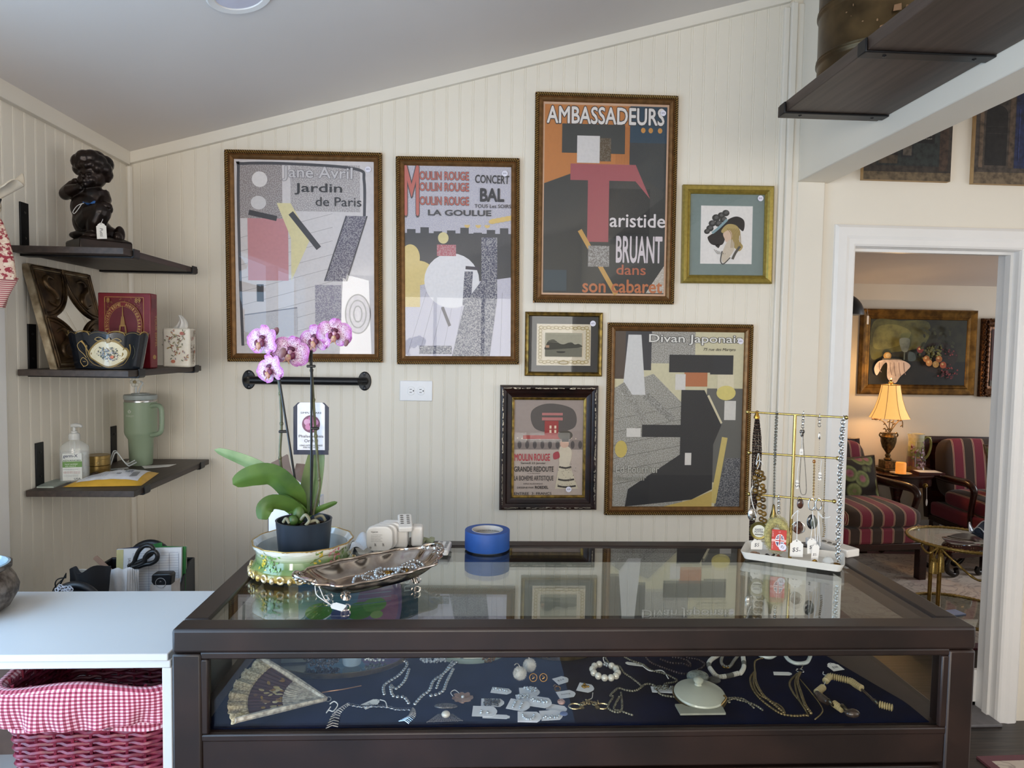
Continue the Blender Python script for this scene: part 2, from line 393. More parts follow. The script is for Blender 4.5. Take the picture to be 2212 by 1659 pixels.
prof = [(0, 0), (0, .012), (.012, .02), (.045, .022), (.058, .017), (.078, .017), (.086, .012), (.09, 0)]   # casing section, from outer edge to the opening
def casing(mb, path):
    n = len(prof); vs = []
    for (x, z), (ox, oz) in path: vs += [(x-ox*(p-.09), WALL_Y-h, z-oz*(p-.09)) for p, h in prof]
    for i in range(len(path)-1): mb.add([vs[i*n+j] for j in range(n)]+[vs[(i+1)*n+j] for j in range(n)], [(j, n+j, n+j+1, j+1) for j in range(n-1)])
casing(b, [((DX0, 0), (-1, 0)), ((DX0, DZ), (-1, 1)), ((DX1, DZ), (1, 1)), ((DX1, 0), (1, 0))])
b.box((DX0-.02, WALL_Y-.002, 0), (DX0, WALL_Y+.115, DZ+.02)); b.box((DX1, WALL_Y-.002, 0), (DX1+.02, WALL_Y+.115, DZ+.02)); b.box((DX0-.02, WALL_Y-.002, DZ), (DX1+.02, WALL_Y+.115, DZ+.02))
b.box((DX1-.012, WALL_Y+.03, 0), (DX1+.001, WALL_Y+.06, DZ-.012)); b.box((DX0-.001, WALL_Y+.03, DZ-.012), (DX1+.001, WALL_Y+.06, DZ+.001))
struct(b.build('door_1', WHITE, smooth=False), 'white cased doorway to the back parlour')
# parlour
RY = 5.65
b = MB(); b.box((.6, RY, 0), (6, RY+.1, 2.9)); struct(b.build('wall_parlour_back', M('parlour_paint', 'd8cdbb', .6, var=.02, scale=3), smooth=False))
b = MB(); b.box((.6, WALL_Y+.11, 0), (.7, RY, 2.9)); b.box((5.9, WALL_Y+.11, 0), (6, 3.6, 2.9)); b.box((5.9, 5, 0), (6, RY, 2.9)); b.box((5.9, 3.6, 0), (6, 5, .8)); b.box((5.9, 3.6, 2.2), (6, 5, 2.9)); b.box((4.0, WALL_Y, 0), (6, WALL_Y+.11, 2.8)); struct(b.build('wall_parlour_sides', PAINT, smooth=False))
b = MB(); b.add([(.6, WALL_Y+.1, 2.52), (6, WALL_Y+.1, 2.52), (6, RY+.1, 2.14), (.6, RY+.1, 2.14), (.6, WALL_Y+.1, 2.62), (6, WALL_Y+.1, 2.62), (6, RY+.1, 2.24), (.6, RY+.1, 2.24)], [(0, 1, 2, 3), (4, 7, 6, 5), (0, 4, 5, 1), (1, 5, 6, 2), (2, 6, 7, 3), (3, 7, 4, 0)])
struct(b.build('ceiling_parlour', M('parlour_ceiling', 'cfc6bf', .8, var=.02, scale=2), smooth=False))
b = MB(); b.box((.7, RY-.018, .0), (5.9, RY, .17)); b.box((.7, RY-.026, .0), (5.9, RY, .03)); struct(bevel(b.build('baseboard_parlour', WHITE)))
b = MB(); b.box((DX1-.03, WALL_Y+.115, 0), (DX1+.25, WALL_Y+.14, .17)); b.box((DX1-.03, WALL_Y+.115, .0), (DX1+.25, WALL_Y+.15, .03)); struct(bevel(b.build('baseboard_doorway', WHITE)))
# floors
def planks(name, c1, c2, c3):
    m, nt, p = NT(name); tc = nd(nt, 'ShaderNodeTexCoord'); br = nd(nt, 'ShaderNodeTexBrick', Scale=1.0)
    br.inputs['Brick Width'].default_value = 1.2; br.inputs['Row Height'].default_value = .13; br.inputs['Mortar Size'].default_value = .003
    for i, c in ((1, c1), (2, c2), (3, c3)): br.inputs[i].default_value = (*lin(c), 1)
    nt.links.new(tc.outputs['Object'], br.inputs[0]); n = noise(nt, 2, 5, (2, 40, 2))
    nt.links.new(mixc(nt, ramp(nt, n, ((.3, '606060'), (.7, 'ffffff'))), '000000', br.outputs[0]), p.inputs['Base Color']); p.inputs['Roughness'].default_value = .38; bump(nt, p, n, .1); return m
FLOOR = planks('dark_plank_floor', '4a3d37', '3d332f', '1d1714')
b = MB(); b.box((XL-.1, -3.1, -.05), (6, RY+.1, 0)); struct(b.build('floor', FLOOR, smooth=False))
b = MB(); b.box((DX0, WALL_Y-.05, 0), (DX1, WALL_Y+.13, .012)); struct(bevel(b.build('trim_6', M('grey_threshold', '6d6a6c', .5))), 'grey threshold board in the doorway')
# recessed ceiling lights
def downlight(loc, nrm, label, r=.075, lit=0):
    q = Vector((0, 0, 1)).rotation_difference(Vector(nrm)).to_matrix().to_4x4(); T = Matrix.Translation(loc) @ q
    t = thing('recessed_light', label, 'ceiling light', loc)
    b = MB(); b.lathe([(r*.72, .0), (r*.76, .004), (r*.95, .006), (r, .002), (r, -.002), (r*.72, -.002)], 40, T, close=False); b.build('trim_ring', WHITE, t)
    b = MB(); b.lathe([(0, .003), (r*.73, .0015)], 40, T, close=False); b.build('diffuser', M('frosted_lens', 'dcd9e6', .5, var=.02), t)
p = atZ(517, -9, 2.75)
for _ in range(8): p = atZ(517, -10, CZ(p.x))
nx = Vector((.2768, 0, -1)).normalized(); downlight(p, nx, 'round recessed light in the sloping ceiling of the shop', .086)
p = atZ(2097, 567, 2.3)
for _ in range(8): p = atZ(2097, 567, 2.52-(p.y-2.9)*.1357)
downlight(p, Vector((0, -.1357, -1)).normalized(), 'round recessed light in the parlour ceiling, seen through the doorway', .085)
# ---------------------------------------------------------------- showcase counter
CM = Matrix.Translation((-.541, 1.262, 0)) @ Matrix.Rotation(math.radians(-.45), 4, 'Z')   # local x along the front, y to the back
CW, CD, CT, CF = 1.508, .585, 1.06, .868                                                   # width, depth, top height, shelf height
def cl(x, y, z): return CM @ Vector((x, y, z))
IRON = M('brown_painted_case', '2b1d18', .40, var=.22, scale=9, bmp=.03, col2='1d1411')
case = thing('display_case', 'dark brown counter display case with glass top and glass front', 'display case', CM @ Vector((CW/2, CD/2, 0)), math.radians(-.45))
GT = pane('plate_glass_top', .17, 'f6faf8'); GF = pane('plate_glass_side', .035, 'fbfcfb')
R_ = .05
b = MB(); b.T = CM
b.box((0, 0, CT-.045), (CW, R_, CT)); b.box((0, CD-R_, CT-.045), (CW, CD, CT)); b.box((0, R_, CT-.045), (R_, CD-R_, CT)); b.box((CW-R_, R_, CT-.045), (CW, CD-R_, CT))
bevel(b.build('top_frame', IRON, case), .006, 3)
b = MB(); b.T = CM; b.box((R_-.004, R_-.004, CT-.010), (CW-R_+.004, CD-R_+.004, CT-.004)); b.build('top_glass', GT, case, smooth=False)
for x in (0, CW-.052):
    for y in (0, CD-.052): b = MB(); b.T = CM; b.box((x, y, 0), (x+.052, y+.052, CT-.046)); bevel(b.build('leg', IRON, case), .004)
zb0, zb1 = .79, .856
b = MB(); b.T = CM
b.box((.05, .004, zb0), (CW-.05, .04, zb1)); b.box((.05, CD-.04, zb0), (CW-.05, CD-.004, zb1)); b.box((.004, .05, zb0), (.04, CD-.05, zb1)); b.box((CW-.04, .05, zb0), (CW-.004, CD-.05, zb1))
bevel(b.build('lower_rail', IRON, case), .004)
b = MB(); b.T = CM     # slim bead round each pane
def bead(x0, z0, x1, z1, y, w=.014, d=.012):
    for a, c in (((x0, z0), (x1, z0+w)), ((x0, z1-w), (x1, z1)), ((x0, z0+w), (x0+w, z1-w)), ((x1-w, z0+w), (x1, z1-w))): b.box((a[0], y, a[1]), (c[0], y+d, c[1]))
bead(.05, .848, CW-.05, CT-.043, .002); bevel(b.build('pane_bead', IRON, case), .003)
b = MB(); b.T = CM; b.box((.055, .018, .85), (CW-.055, .022, CT-.04)); b.build('front_glass', GF, case, smooth=False)
for x in (.02, CW-.024):
    b = MB(); b.T = CM; b.box((x, .045, .85), (x+.004, CD-.045, CT-.04)); b.build('side_glass', GF, case, smooth=False)
b = MB(); b.T = CM; b.box((.05, CD-.03, .85), (CW/2+.02, CD-.026, CT-.04)); b.box((CW/2-.02, CD-.018, .85), (CW-.05, CD-.014, CT-.04)); b.build('sliding_glass', GF, case, smooth=False)
b = MB(); b.T = CM; b.box((.02, .022, zb0+.02), (CW-.02, CD-.02, .858)); b.build('bottom_panel', M('case_floor_board', '3b2d29', .5), case)
b = MB(); b.T = CM; b.box((.05, .012, .09), (CW-.05, .03, zb0-.01)); b.box((.05, CD-.03, .09), (CW-.05, CD-.012, zb0-.01)); b.box((.012, .05, .09), (.03, CD-.05, zb0-.01)); b.box((CW-.03, .05, .09), (CW-.012, CD-.05, zb0-.01)); bevel(b.build('cabinet_panel', IRON, case))
# velvet cover
VEL = M('navy_velvet', '0c1636', .95, var=.25, scale=8, spec=.1, bmp=.1)
def velvet(u, v):
    x = .045+u*(1.395-.14*max(0, v-.15)); y = .026+v*.50
    return cl(x, y, .8605+.006*max(0, math.sin(9*u+1)*math.sin(5*v))**2*v+.002*math.sin(23*u+7*v)*v)
b = MB(); b.grid(velvet, 60, 24, two=.0015); tag(b.build('velvet_cloth', VEL), 'navy blue velvet cloth spread inside the glass case', 'cloth')
# ---------------------------------------------------------------- white cabinet and basket
WM_ = M('white_melamine', 'd0d2d3', .32, var=.01, scale=5)
KT = 1.0; kx = -.558; ky0, ky1 = 1.302, 1.632
cab = thing('white_cabinet', 'white open cabinet beside the display case, a basket inside', 'cabinet', (-.95, 1.45, 0))
b = MB(); b.box((XL+.004, ky0-.006, KT-.014), (kx-.004, ky1, KT)); bevel(b.build('cabinet_top', WM_, cab), .002)
b = MB(); b.box((XL+.006, ky0, KT-.030), (kx-.002, ky1-.004, KT-.0145)); bevel(b.build('top_rail', WM_, cab), .002)
b = MB(); b.box((kx-.019, ky0+.002, 0), (kx-.001, ky1-.002, KT-.030)); bevel(b.build('side_panel', WM_, cab), .002)
b = MB(); b.box((XL+.006, ky0+.002, 0), (XL+.024, ky1-.002, KT-.030)); bevel(b.build('side_panel', WM_, cab), .002)
b = MB(); b.box((XL+.024, ky1-.012, 0), (kx-.019, ky1-.002, KT-.03)); b.build('back_panel', M('shade_brown_panel', '5d4c44', .7), cab)  # dark brown stands in for the shade inside the cabinet
b = MB(); b.box((XL+.024, ky0+.004, .60), (kx-.019, ky1-.012, .62)); b.build('shelf', WM_, cab)
# basket: woven body, gingham liner folded over the rim
def rrect(w, d, r, n=7):
    out = []
    for cx, cy, a in ((w-r, d-r, 0), (-w+r, d-r, PI/2), (-w+r, -d+r, PI), (w-r, -d+r, 1.5*PI)):
        out += [(cx+r*math.cos(a+PI/2*i/n), cy+r*math.sin(a+PI/2*i/n)) for i in range(n+1)]
    return out
bxc, byc, bz0, bz1 = -.738, 1.448, .62, .925
bk = thing('wicker_basket', 'burgundy wicker basket with red gingham liner inside the white cabinet', 'basket', (bxc, byc, bz0))
W0, D0, W1, D1 = .132, .098, .150, .118
WIC = M('burgundy_wicker', '8c2c42', .35, var=.2, scale=60, col2='64182c')
b = MB()
ring = rrect(1, 1, .22)
def bring(t, off=0): w, d = W0+(W1-W0)*t, D0+(D1-D0)*t; return [(bxc+(x)*(w+off), byc+(y)*(d+off)) for x, y in rrect(1, 1, .25, 6)]
def resample(P, n):
    L = [0]
    for i in range(len(P)): a, c = P[i], P[(i+1) % len(P)]; L.append(L[-1]+math.hypot(c[0]-a[0], c[1]-a[1]))
    out = []; j = 0
    for k in range(n):
        s = L[-1]*k/n
        while L[j+1] < s: j += 1
        a, c = P[j], P[(j+1) % len(P)]; t = (s-L[j])/(L[j+1]-L[j]); out.append((a[0]+(c[0]-a[0])*t, a[1]+(c[1]-a[1])*t))
    return out
NS = 28
for j in range(36):
    z = bz0+.006+j*.0082; t = (z-bz0)/(bz1-bz0); P = resample(bring(t), NS*4)
    C_ = (bxc, byc); ph = j % 2; pts = []
    for i, (x, y) in enumerate(P):
        o = .0038*math.cos(PI*i/4+PI*ph); d = math.hypot(x-bxc, y-byc); pts.append((x+(x-bxc)/d*o, y+(y-byc)/d*o, z+.0012*math.sin(PI*i/2)))
    b.tube(pts, .0042, 6, True)
for x, y in resample(bring(.0), NS):
    k = (bring(1)[0][0]-bxc)/(bring(0)[0][0]-bxc); b.tube([(x, y, bz0), (bxc+(x-bxc)*W1/W0, byc+(y-byc)*D1/D0, bz1)], .0032, 5)
b.prism([(x, y) for x, y in bring(0)], .004, Matrix.Translation((0, 0, bz0)))
b.build('woven_body', WIC, bk)
def gingham(name, size, a='7d1733', c='e9c3cb', mid='b85f74'):
    m, nt, p = NT(name); tc = nd(nt, 'ShaderNodeUVMap'); sx = nd(nt, 'ShaderNodeSeparateXYZ'); nt.links.new(tc.outputs[0], sx.inputs[0]); o = []
    for i in (0, 1):
        q = nd(nt, 'ShaderNodeMath', operation='MULTIPLY'); q.inputs[1].default_value = 1/size; nt.links.new(sx.outputs[i], q.inputs[0])
        fr = nd(nt, 'ShaderNodeMath', operation='FRACT'); nt.links.new(q.outputs[0], fr.inputs[0]); g = nd(nt, 'ShaderNodeMath', operation='GREATER_THAN'); g.inputs[1].default_value = .5; nt.links.new(fr.outputs[0], g.inputs[0]); o.append(g.outputs[0])
    ad = nd(nt, 'ShaderNodeMath', operation='ADD'); nt.links.new(o[0], ad.inputs[0]); nt.links.new(o[1], ad.inputs[1]); h = nd(nt, 'ShaderNodeMath', operation='MULTIPLY'); h.inputs[1].default_value = .5; nt.links.new(ad.outputs[0], h.inputs[0])
    r = ramp(nt, h.outputs[0], ((0, c), (.4, mid), (.8, a))); nt.nodes[-1].color_ramp.interpolation = 'CONSTANT'
    nt.links.new(r, p.inputs['Base Color']); p.inputs['Roughness'].default_value = .9; p.inputs['Sheen Weight'].default_value = .3; return m
def uvgrid(o, nu, nv, su, sv, twin=False):
    me = o.data; uv = me.uv_layers.new(name='UVMap'); W = nu+1; N = W*(nv+1)
    for l in me.loops: i = l.vertex_index % N; uv.data[l.index].uv = ((i % W)/nu*su, (i//W)/nv*sv)
def liner(u, v):
    """v runs from inside the basket, over the rim, down the outside"""
    P = liner.P; i = int(u*len(P)) % len(P); x, y = P[i]; fr = u*4
    drop = .083+.008*math.sin(7*u*PI)+.012*math.sin(2*PI*u+.4)
    if v < .35: q = v/.35; off = -.006; z = bz1-.09+q*.09+.002
    elif v < .45: q = (v-.35)/.1; off = -.006+.022*q; z = bz1+.002+.009*math.sin(PI*q)
    else: q = (v-.45)/.55; off = .016+.004*math.sin(19*u*PI+3*q)*q+.005*math.sin(41*u*PI)*q*q+.004*math.sin(q*PI); z = bz1+.002-q*drop
    d = math.hypot(x-bxc, y-byc); z -= .012*math.sin(2*PI*u*2+1.1)**2*(1 if .3 < v < .5 else .3)
    return (x+(x-bxc)/d*off, y+(y-byc)/d*off, z)
liner.P = resample(bring(1, .006), 160)
b = MB(); b.grid(liner, 160, 26, two=.0012); o = b.build('gingham_liner', gingham('red_gingham', .0082), bk); uvgrid(o, 160, 26, 1.02, .165)
# ---------------------------------------------------------------- low stand behind the cabinet (only its load shows)
b = MB(); b.box((XL+.01, 1.66, 0), (-.70, 2.42, .72)); tag(bevel(b.build('low_stand', M('grey_stand', 'b9b4aa', .5))), 'low stand behind the white cabinet carrying the black office bins', 'stand')
# ---------------------------------------------------------------- framed posters and prints on the back wall
INK = vcol('poster_ink', .55, grain=.03, scale=90); PGL = pane('picture_glass', .03)
STICK = M('white_sticker_paper', 'e9e6f2', .6, var=.02)
def moulding(mb, T, w, h, prof, k=0):
    """mitred frame; prof = [(inset from outer edge, height towards viewer)]"""
    n = len(prof); vs = []
    for sx, sy in ((-1, -1), (1, -1), (1, 1), (-1, 1)):
        for p, z in prof: vs.append(T @ Vector((sx*(w/2-p), sy*(h/2-p), z)))
    for i in range(4):
        a, c = i*n, ((i+1) % 4)*n
        mb.add([vs[a+j] for j in range(n)]+[vs[c+j] for j in range(n)], [(j, n+j, n+j+1, j+1) for j in range(n-1)], k)
ROPE = vcol('antiqued_gold_rope', .35, .75, speck=False, grain=.1)
COPPER = M('copper_gold_frame', '8e6840', .4, .6, var=.15, scale=50, stretch=(1, 1, 1))
def rope(mb, T, w, h, r, z, lead=.0085, inset=0):
    c = [(-w/2+inset, -h/2+inset), (w/2-inset, -h/2+inset), (w/2-inset, h/2-inset), (-w/2+inset, h/2-inset)]
    for i in range(4):
        a, e = Vector((*c[i], z)), Vector((*c[(i+1) % 4], z)); d = (e-a); L = d.length; d.normalize(); q = d.cross(Vector((0, 0, 1)))
        ns = int(L/lead); m_ = 5
        for j in range(ns):          # slanted strands
            cc = a+d*((j+.5)*lead*L/(ns*lead)); ax = (d*.62+q*.78).normalized(); si = ax.cross(Vector((0, 0, 1)))
            vs = []
            for s_, rr in ((-1, .35), (-.5, .85), (0, 1), (.5, .85), (1, .35)):
                for g in range(m_): an = PI*g/(m_-1); vs.append(T @ (cc+ax*(s_*r*1.15)+si*(math.cos(an)*r*.42*rr)+Vector((0, 0, 1))*(math.sin(an)*r*.85*rr)))
            fs = [(p*m_+g, p*m_+g+1, (p+1)*m_+g+1, (p+1)*m_+g) for p in range(4) for g in range(m_-1)]
            mb.add(vs, fs, col='b08f57')
        mb.add([T @ p for p in (a-q*r*.95+d*-r, a+q*r*.95, e+q*r*.95, e-q*r*.95+d*r)], [(0, 1, 2, 3)], col='1d150c')
def sticker(parent, T, u, v, r=.0115, txt=None):
    t = T @ Matrix.Translation((u, v, 0)); b = MB(); b.lathe([(r, 0), (r, .0004), (0, .0005)], 24, t); o = b.build('price_sticker', STICK, parent); o['label'] = 'round white price sticker'
    if txt: a = Art(t @ Matrix.Translation((0, 0, .0006))); a.text(txt, 0, 0, r*1.1, r*.6, '4a4668', align='C'); a.build('pen_mark', INK, o)
def poster_frame(name, label, c, w, h, ang, draw, sk=None):
    base = c+Vector((0, -.002, 0)); T = plane_T(base, ang)
    t = thing(name, label, 'framed poster', c-Vector((0, 0, h/2)), group='rope-edged framed posters on the beadboard wall')
    b = MB(); moulding(b, T, w, h, [(0, 0), (0, .016), (.013, .018), (.015, .0145), (.0215, .019), (.0295, .014), (.033, .008), (.033, .004)]); b.build('frame_moulding', COPPER, t)
    b = MB(); rope(b, T, w, h, .0072, .0182, inset=.0068); b.build('rope_edge', ROPE, t, sharp=60)
    b = MB(); b.box((-w/2+.004, -h/2+.004, 0), (w/2-.004, h/2-.004, .005), M=T); b.build('backing_board', M('brown_backing', '6b5640', .8), t)
    a = Art(T @ Matrix.Translation((0, 0, .0056))); iw, ih = w-.066, h-.066; draw(a, iw, ih); a.build('print', INK, t, smooth=False)
    b = MB(); b.add([T @ Vector(p) for p in ((-iw/2, -ih/2, .0105), (iw/2, -ih/2, .0105), (iw/2, ih/2, .0105), (-iw/2, ih/2, .0105))], [(0, 1, 2, 3)]); b.build('picture_glass', PGL, t, smooth=False)
    if sk: sticker(t, T @ Matrix.Translation((0, 0, .0108)), sk[0]*iw, sk[1]*ih, txt='$95')
    return t
SP = lambda h, a: (*lin(h), a)
def art_jardin(a, w, h):
    X = lambda u: (u-.5)*w; Y = lambda v: (.5-v)*h; P = lambda *q: [(X(u), Y(v)) for u, v in q]
    a.rect(-w/2, -h/2, w/2, h/2, 'd9d2d2')            # plain colour fields, no figure
    a.rect(X(.03), Y(.30), X(.34), Y(.02), SP('8f8484', .6)); a.rect(X(.40), Y(.26), X(.9), Y(.02), SP('a39a9c', .35))
    for i in range(9): a.line(P((.04, .40+.07*i), (.70, .27+.07*i)), .0012, '8d8484')
    a.line(P((.045, .96), (.03, .5), (.03, .06), (.07, .022), (.5, .02), (.88, .04), (.93, .1), (.93, .3)), .011, '4b4a50', 8)
    a.rect(X(.09), Y(.62), X(.38), Y(.30), 'c98b90'); a.poly(P((.40, .62), (.54, .40), (.40, .22), (.30, .22), (.40, .40)), 'e2d6a4')
    a.oval(X(.18), Y(.10), .055*w, .04*h, 'e6e0de'); a.oval(X(.17), Y(.22), .055*w, .035*h, 'd9d4d4'); a.line(P((.10, .27), (.30, .30)), .02, '3b393d')
    a.line(P((.40, .27), (.60, .45)), .022, '3e3c40'); a.rect(X(.15), Y(.73), X(.20), Y(.64), '3e3c40')
    a.poly(P((.80, .28), (.95, .28), (.80, .62), (.64, .62)), SP('5c5568', .6)); a.rect(X(.57), Y(.86), X(.76), Y(.64), SP('8b8394', .5)); a.oval(X(.88), Y(.79), .09*w, .10*h, SP('9a93a0', .5))
    for i in range(3): a.oval(X(.88), Y(.79), (.095-.03*i)*w, (.105-.03*i)*h, '55535b', n=40); a.oval(X(.88), Y(.79), (.085-.03*i)*w, (.098-.03*i)*h, SP('9a93a0', .5), n=40)
    a.line(P((.64, .62), (.80, .28)), .005, '47454b'); a.line(P((.80, .62), (.95, .28)), .005, '47454b')
    a.poly(P((.06, .80), (.44, .76), (.44, .90), (.06, .94)), SP('c2bcbf', .7)); a.line(P((.06, .80), (.44, .76)), .004, '77737a')
    a.text('Jane Avril', X(.345), Y(.105), .50*w, .075*h, 'cfcacb', .012, outline=('77737a', .018), rot=-.01)
    a.text('Jardin', X(.43), Y(.175), .34*w, .058*h, '37363a', .012); a.text('de Paris', X(.58), Y(.232), .33*w, .046*h, '37363a', .006)
def art_bal(a, w, h):
    X = lambda u: (u-.5)*w; Y = lambda v: (.5-v)*h; P = lambda *q: [(X(u), Y(v)) for u, v in q]
    a.rect(-w/2, -h/2, w/2, h/2, SP('b9b4c2', .5)); a.rect(X(0), Y(.60), X(1), Y(.35), '48484c')
    for i, v in enumerate((.33, .32, .34, .335, .32, .345, .33, .32)): a.rect(X(.02+.125*i), Y(.36), X(.10+.125*i), Y(v), '48484c')
    a.poly(P((0, .66), (1, .58), (1, 1), (0, 1)), SP('c6c1cf', .7))
    for i in range(9): a.line(P((.02+.11*i, .99), (.2+.09*i, .66)), .001, '77727e')
    a.oval(X(.05), Y(.48), .09*w, .07*h, 'dcc483'); a.oval(X(.12), Y(.56), .15*w, .065*h, 'dcc483'); a.rect(X(0), Y(.74), X(.14), Y(.56), 'dcc483')
    a.oval(X(.44), Y(.60), .26*w, .145*h, 'e6e2e4'); a.rect(X(.30), Y(.47), X(.48), Y(.41), SP('b4606c', .7)); a.oval(X(.36), Y(.375), .05*w, .03*h, 'dccd97')
    a.poly(P((.72, .37), (.87, .37), (.87, .70), (.80, 1), (.44, 1), (.56, .72), (.72, .60)), SP('4c4d63', .55)); a.poly(P((.54, .73), (.56, .55), (.64, .55), (.62, .73)), SP('4c4d63', .55)); a.rect(X(.13), Y(.99), X(.44), Y(.945), SP('4c4d63', .55))
    a.line(P((.35, .74), (.42, .84)), .012, '4a4550'); a.line(P((.57, .53), (.7, .535)), .013, '4a4550')
    for u in (.585, .69, .775): a.oval(X(u), Y(.305), .011, .012, 'dfc07c', a0=PI, a1=2*PI)
    for i in range(5): a.oval(X(.83+.045*i), Y(.285-.005*i), .018, .010, 'e0bf74', .2)
    a.text('M', X(0), Y(.253), .13*w, .248*h, 'c66e63', .02, outline=('544a4c', .02))
    for v in (.072, .130, .203): a.text('OULIN ROUGE', X(.14), Y(v), .46*w, .042*h, 'c66e63', .015, outline=('544a4c', .025), shear=0)
    a.text('CONCERT', X(.66), Y(.085), .32*w, .042*h, '3c3b3f', .02, rot=-.02); a.text('BAL', X(.71), Y(.180), .22*w, .065*h, '3c3b3f', .035); a.text('TOUS Les SOIRS', X(.655), Y(.215), .345*w, .018*h, '3c3b3f', .012)
    a.text('LA GOULUE', X(.22), Y(.258), .59*w, .029*h, '4a494d', .03)
def art_amb(a, w, h):
    X = lambda u: (u-.5)*w; Y = lambda v: (.5-v)*h; P = lambda *q: [(X(u), Y(v)) for u, v in q]
    a.rect(-w/2, -h/2, w/2, h/2, 'cfa98c'); a.rect(X(.012), Y(.99), X(.985), Y(.012), '3d3d3b'); a.rect(X(.012), Y(.42), X(.69), Y(.012), 'c07a40')
    for i in range(14): a.line(P((.58+.009*i, .12), (.58+.009*i, .31)), .0012, '9a5a2c')
    a.rect(X(.69), Y(.30), X(.985), Y(.012), '2d4354'); a.rect(X(.69), Y(.5), X(.985), Y(.2), '393b3c')
    for u in (.795, .855, .93): a.oval(X(u), Y(.135), .009, .0105, 'c98d45')
    a.poly(P((.012, .42), (.25, .36), (.75, .36), (.985, .46), (.985, .985), (.012, .985)), '3d3d3b'); a.rect(X(.52), Y(.70), X(.86), Y(.44), '2b2b2b')
    a.rect(X(.15), Y(.26), X(.65), Y(.11), '3f403e'); a.rect(X(.27), Y(.31), X(.45), Y(.17), 'd5cfcc'); a.rect(X(.45), Y(.30), X(.54), Y(.18), SP('57462f', .9))
    a.rect(X(.22), Y(.40), X(.74), Y(.315), 'a4555a'); a.poly(P((.74, .315), (.86, .49), (.74, .40)), 'a4555a'); a.rect(X(.36), Y(.72), X(.53), Y(.39), 'a4555a')
    a.line(P((.3, .66), (.6, .995)), .018, 'c79b57'); a.rect(X(.37), Y(.85), X(.54), Y(.74), SP('7b7570', .6))
    a.poly(P((.84, .985), (.985, .84), (.985, .985)), SP('b7ab9c', .5)); a.rect(X(.02), Y(.98), X(.2), Y(.87), '3f4b52')
    a.text('AMBASSADEURS', X(.03), Y(.108), .93*w, .085*h, 'e4ddd8', .02, outline=('403a38', .03))
    a.text('aristide', X(.54), Y(.64), .445*w, .07*h, 'dfd6d6', .012); a.text('BRUANT', X(.595), Y(.825), .37*w, .135*h, 'd9cdd0', .022); a.text('dans', X(.6), Y(.89), .235*w, .052*h, 'b7684c', .012); a.text('son cabaret', X(.33), Y(.985), .64*w, .068*h, 'bd7148', .02)
def art_divan(a, w, h):
    X = lambda u: (u-.5)*w; Y = lambda v: (.5-v)*h; P = lambda *q: [(X(u), Y(v)) for u, v in q]
    a.rect(-w/2, -h/2, w/2, h/2, 'cfc7a6'); a.poly(P((0, .32), (.3, .24), (.55, .42), (.55, 1), (0, 1)), SP('8a877c', .6)); a.rect(X(.28), Y(.18), X(.62), Y(0), SP('8c887e', .55))
    a.rect(X(0), Y(.27), X(.09), Y(0), '54463c'); a.rect(X(.08), Y(.22), X(.28), Y(0), '3a3a3f'); a.poly(P((.1, .02), (.2, .02), (.24, .36), (.06, .36)), 'd4d2d0')
    for i in range(6): a.line(P((0, .50+.075*i), (.55, .42+.075*i)), .0014, '4e4c44')
    a.line(P((.05, .3), (.25, .52)), .03, SP('7f7c72', .6)); a.line(P((.24, .36), (.46, .50)), .03, SP('77756c', .6))
    a.rect(X(.72), Y(.86), X(1), Y(.32), '62615c'); a.poly(P((.88, .72), (1, .72), (1, 1), (.8, 1)), SP('3f4248', .75)); a.rect(X(.74), Y(.24), X(.92), Y(.13), '2f3033'); a.rect(X(.80), Y(.34), X(.93), Y(.24), 'dad0b4'); a.oval(X(.87), Y(.345), .04, .03, 'd8c878')
    a.rect(X(.86), Y(.5), X(.95), Y(.39), 'd3cfc8'); a.line(P((.73, .36), (.84, .52)), .010, 'd3c9a8'); a.line(P((.87, .6), (.79, .98)), .024, 'c9b46c')
    a.rect(X(.42), Y(.23), X(.76), Y(.13), '2c2c2e'); a.rect(X(.54), Y(.31), X(.72), Y(.23), 'b57048'); a.rect(X(.47), Y(.33), X(.55), Y(.24), 'd8d3cc')
    a.poly(P((.52, .33), (.70, .33), (.84, .53), (.78, .64), (.78, .90), (.62, .96), (.1, 1), (.12, .90), (.52, .70)), '2b2b2d'); a.rect(X(.22), Y(.60), X(.56), Y(.53), '2b2b2d'); a.rect(X(.10), Y(.60), X(.21), Y(.55), 'd8d3cc'); a.rect(X(.56), Y(.76), X(.61), Y(.69), 'd8d3cc')
    a.poly(P((.40, 1), (.62, .96), (.78, .91), (.78, 1)), 'c4a85c'); a.oval(X(.06), Y(.67), .025, .035, 'c7b160')
    a.text('Divan Japonais', X(.26), Y(.074), .72*w, .058*h, 'e0ddd6', .012, outline=('38383a', .03)); a.text('75 rue des Martyrs', X(.68), Y(.110), .25*w, .020*h, '2c2c2e', .006, shear=.25)
    a.text('Ed Fournier', X(.025), Y(.805), .335*w, .042*h, 'b7b5ab', .010, outline=('58574f', .02)); a.text('directeur', X(.01), Y(.85), .25*w, .028*h, 'a5a398', .006, outline=('5e5d55', .02))
def at4(*pts):
    q = [atY(x, y, WALL_Y-.012) for x, y in pts]; return sum(q, Vector())/4, ((q[1]-q[0]).length+(q[2]-q[3]).length)/2, ((q[3]-q[0]).length+(q[2]-q[1]).length)/2
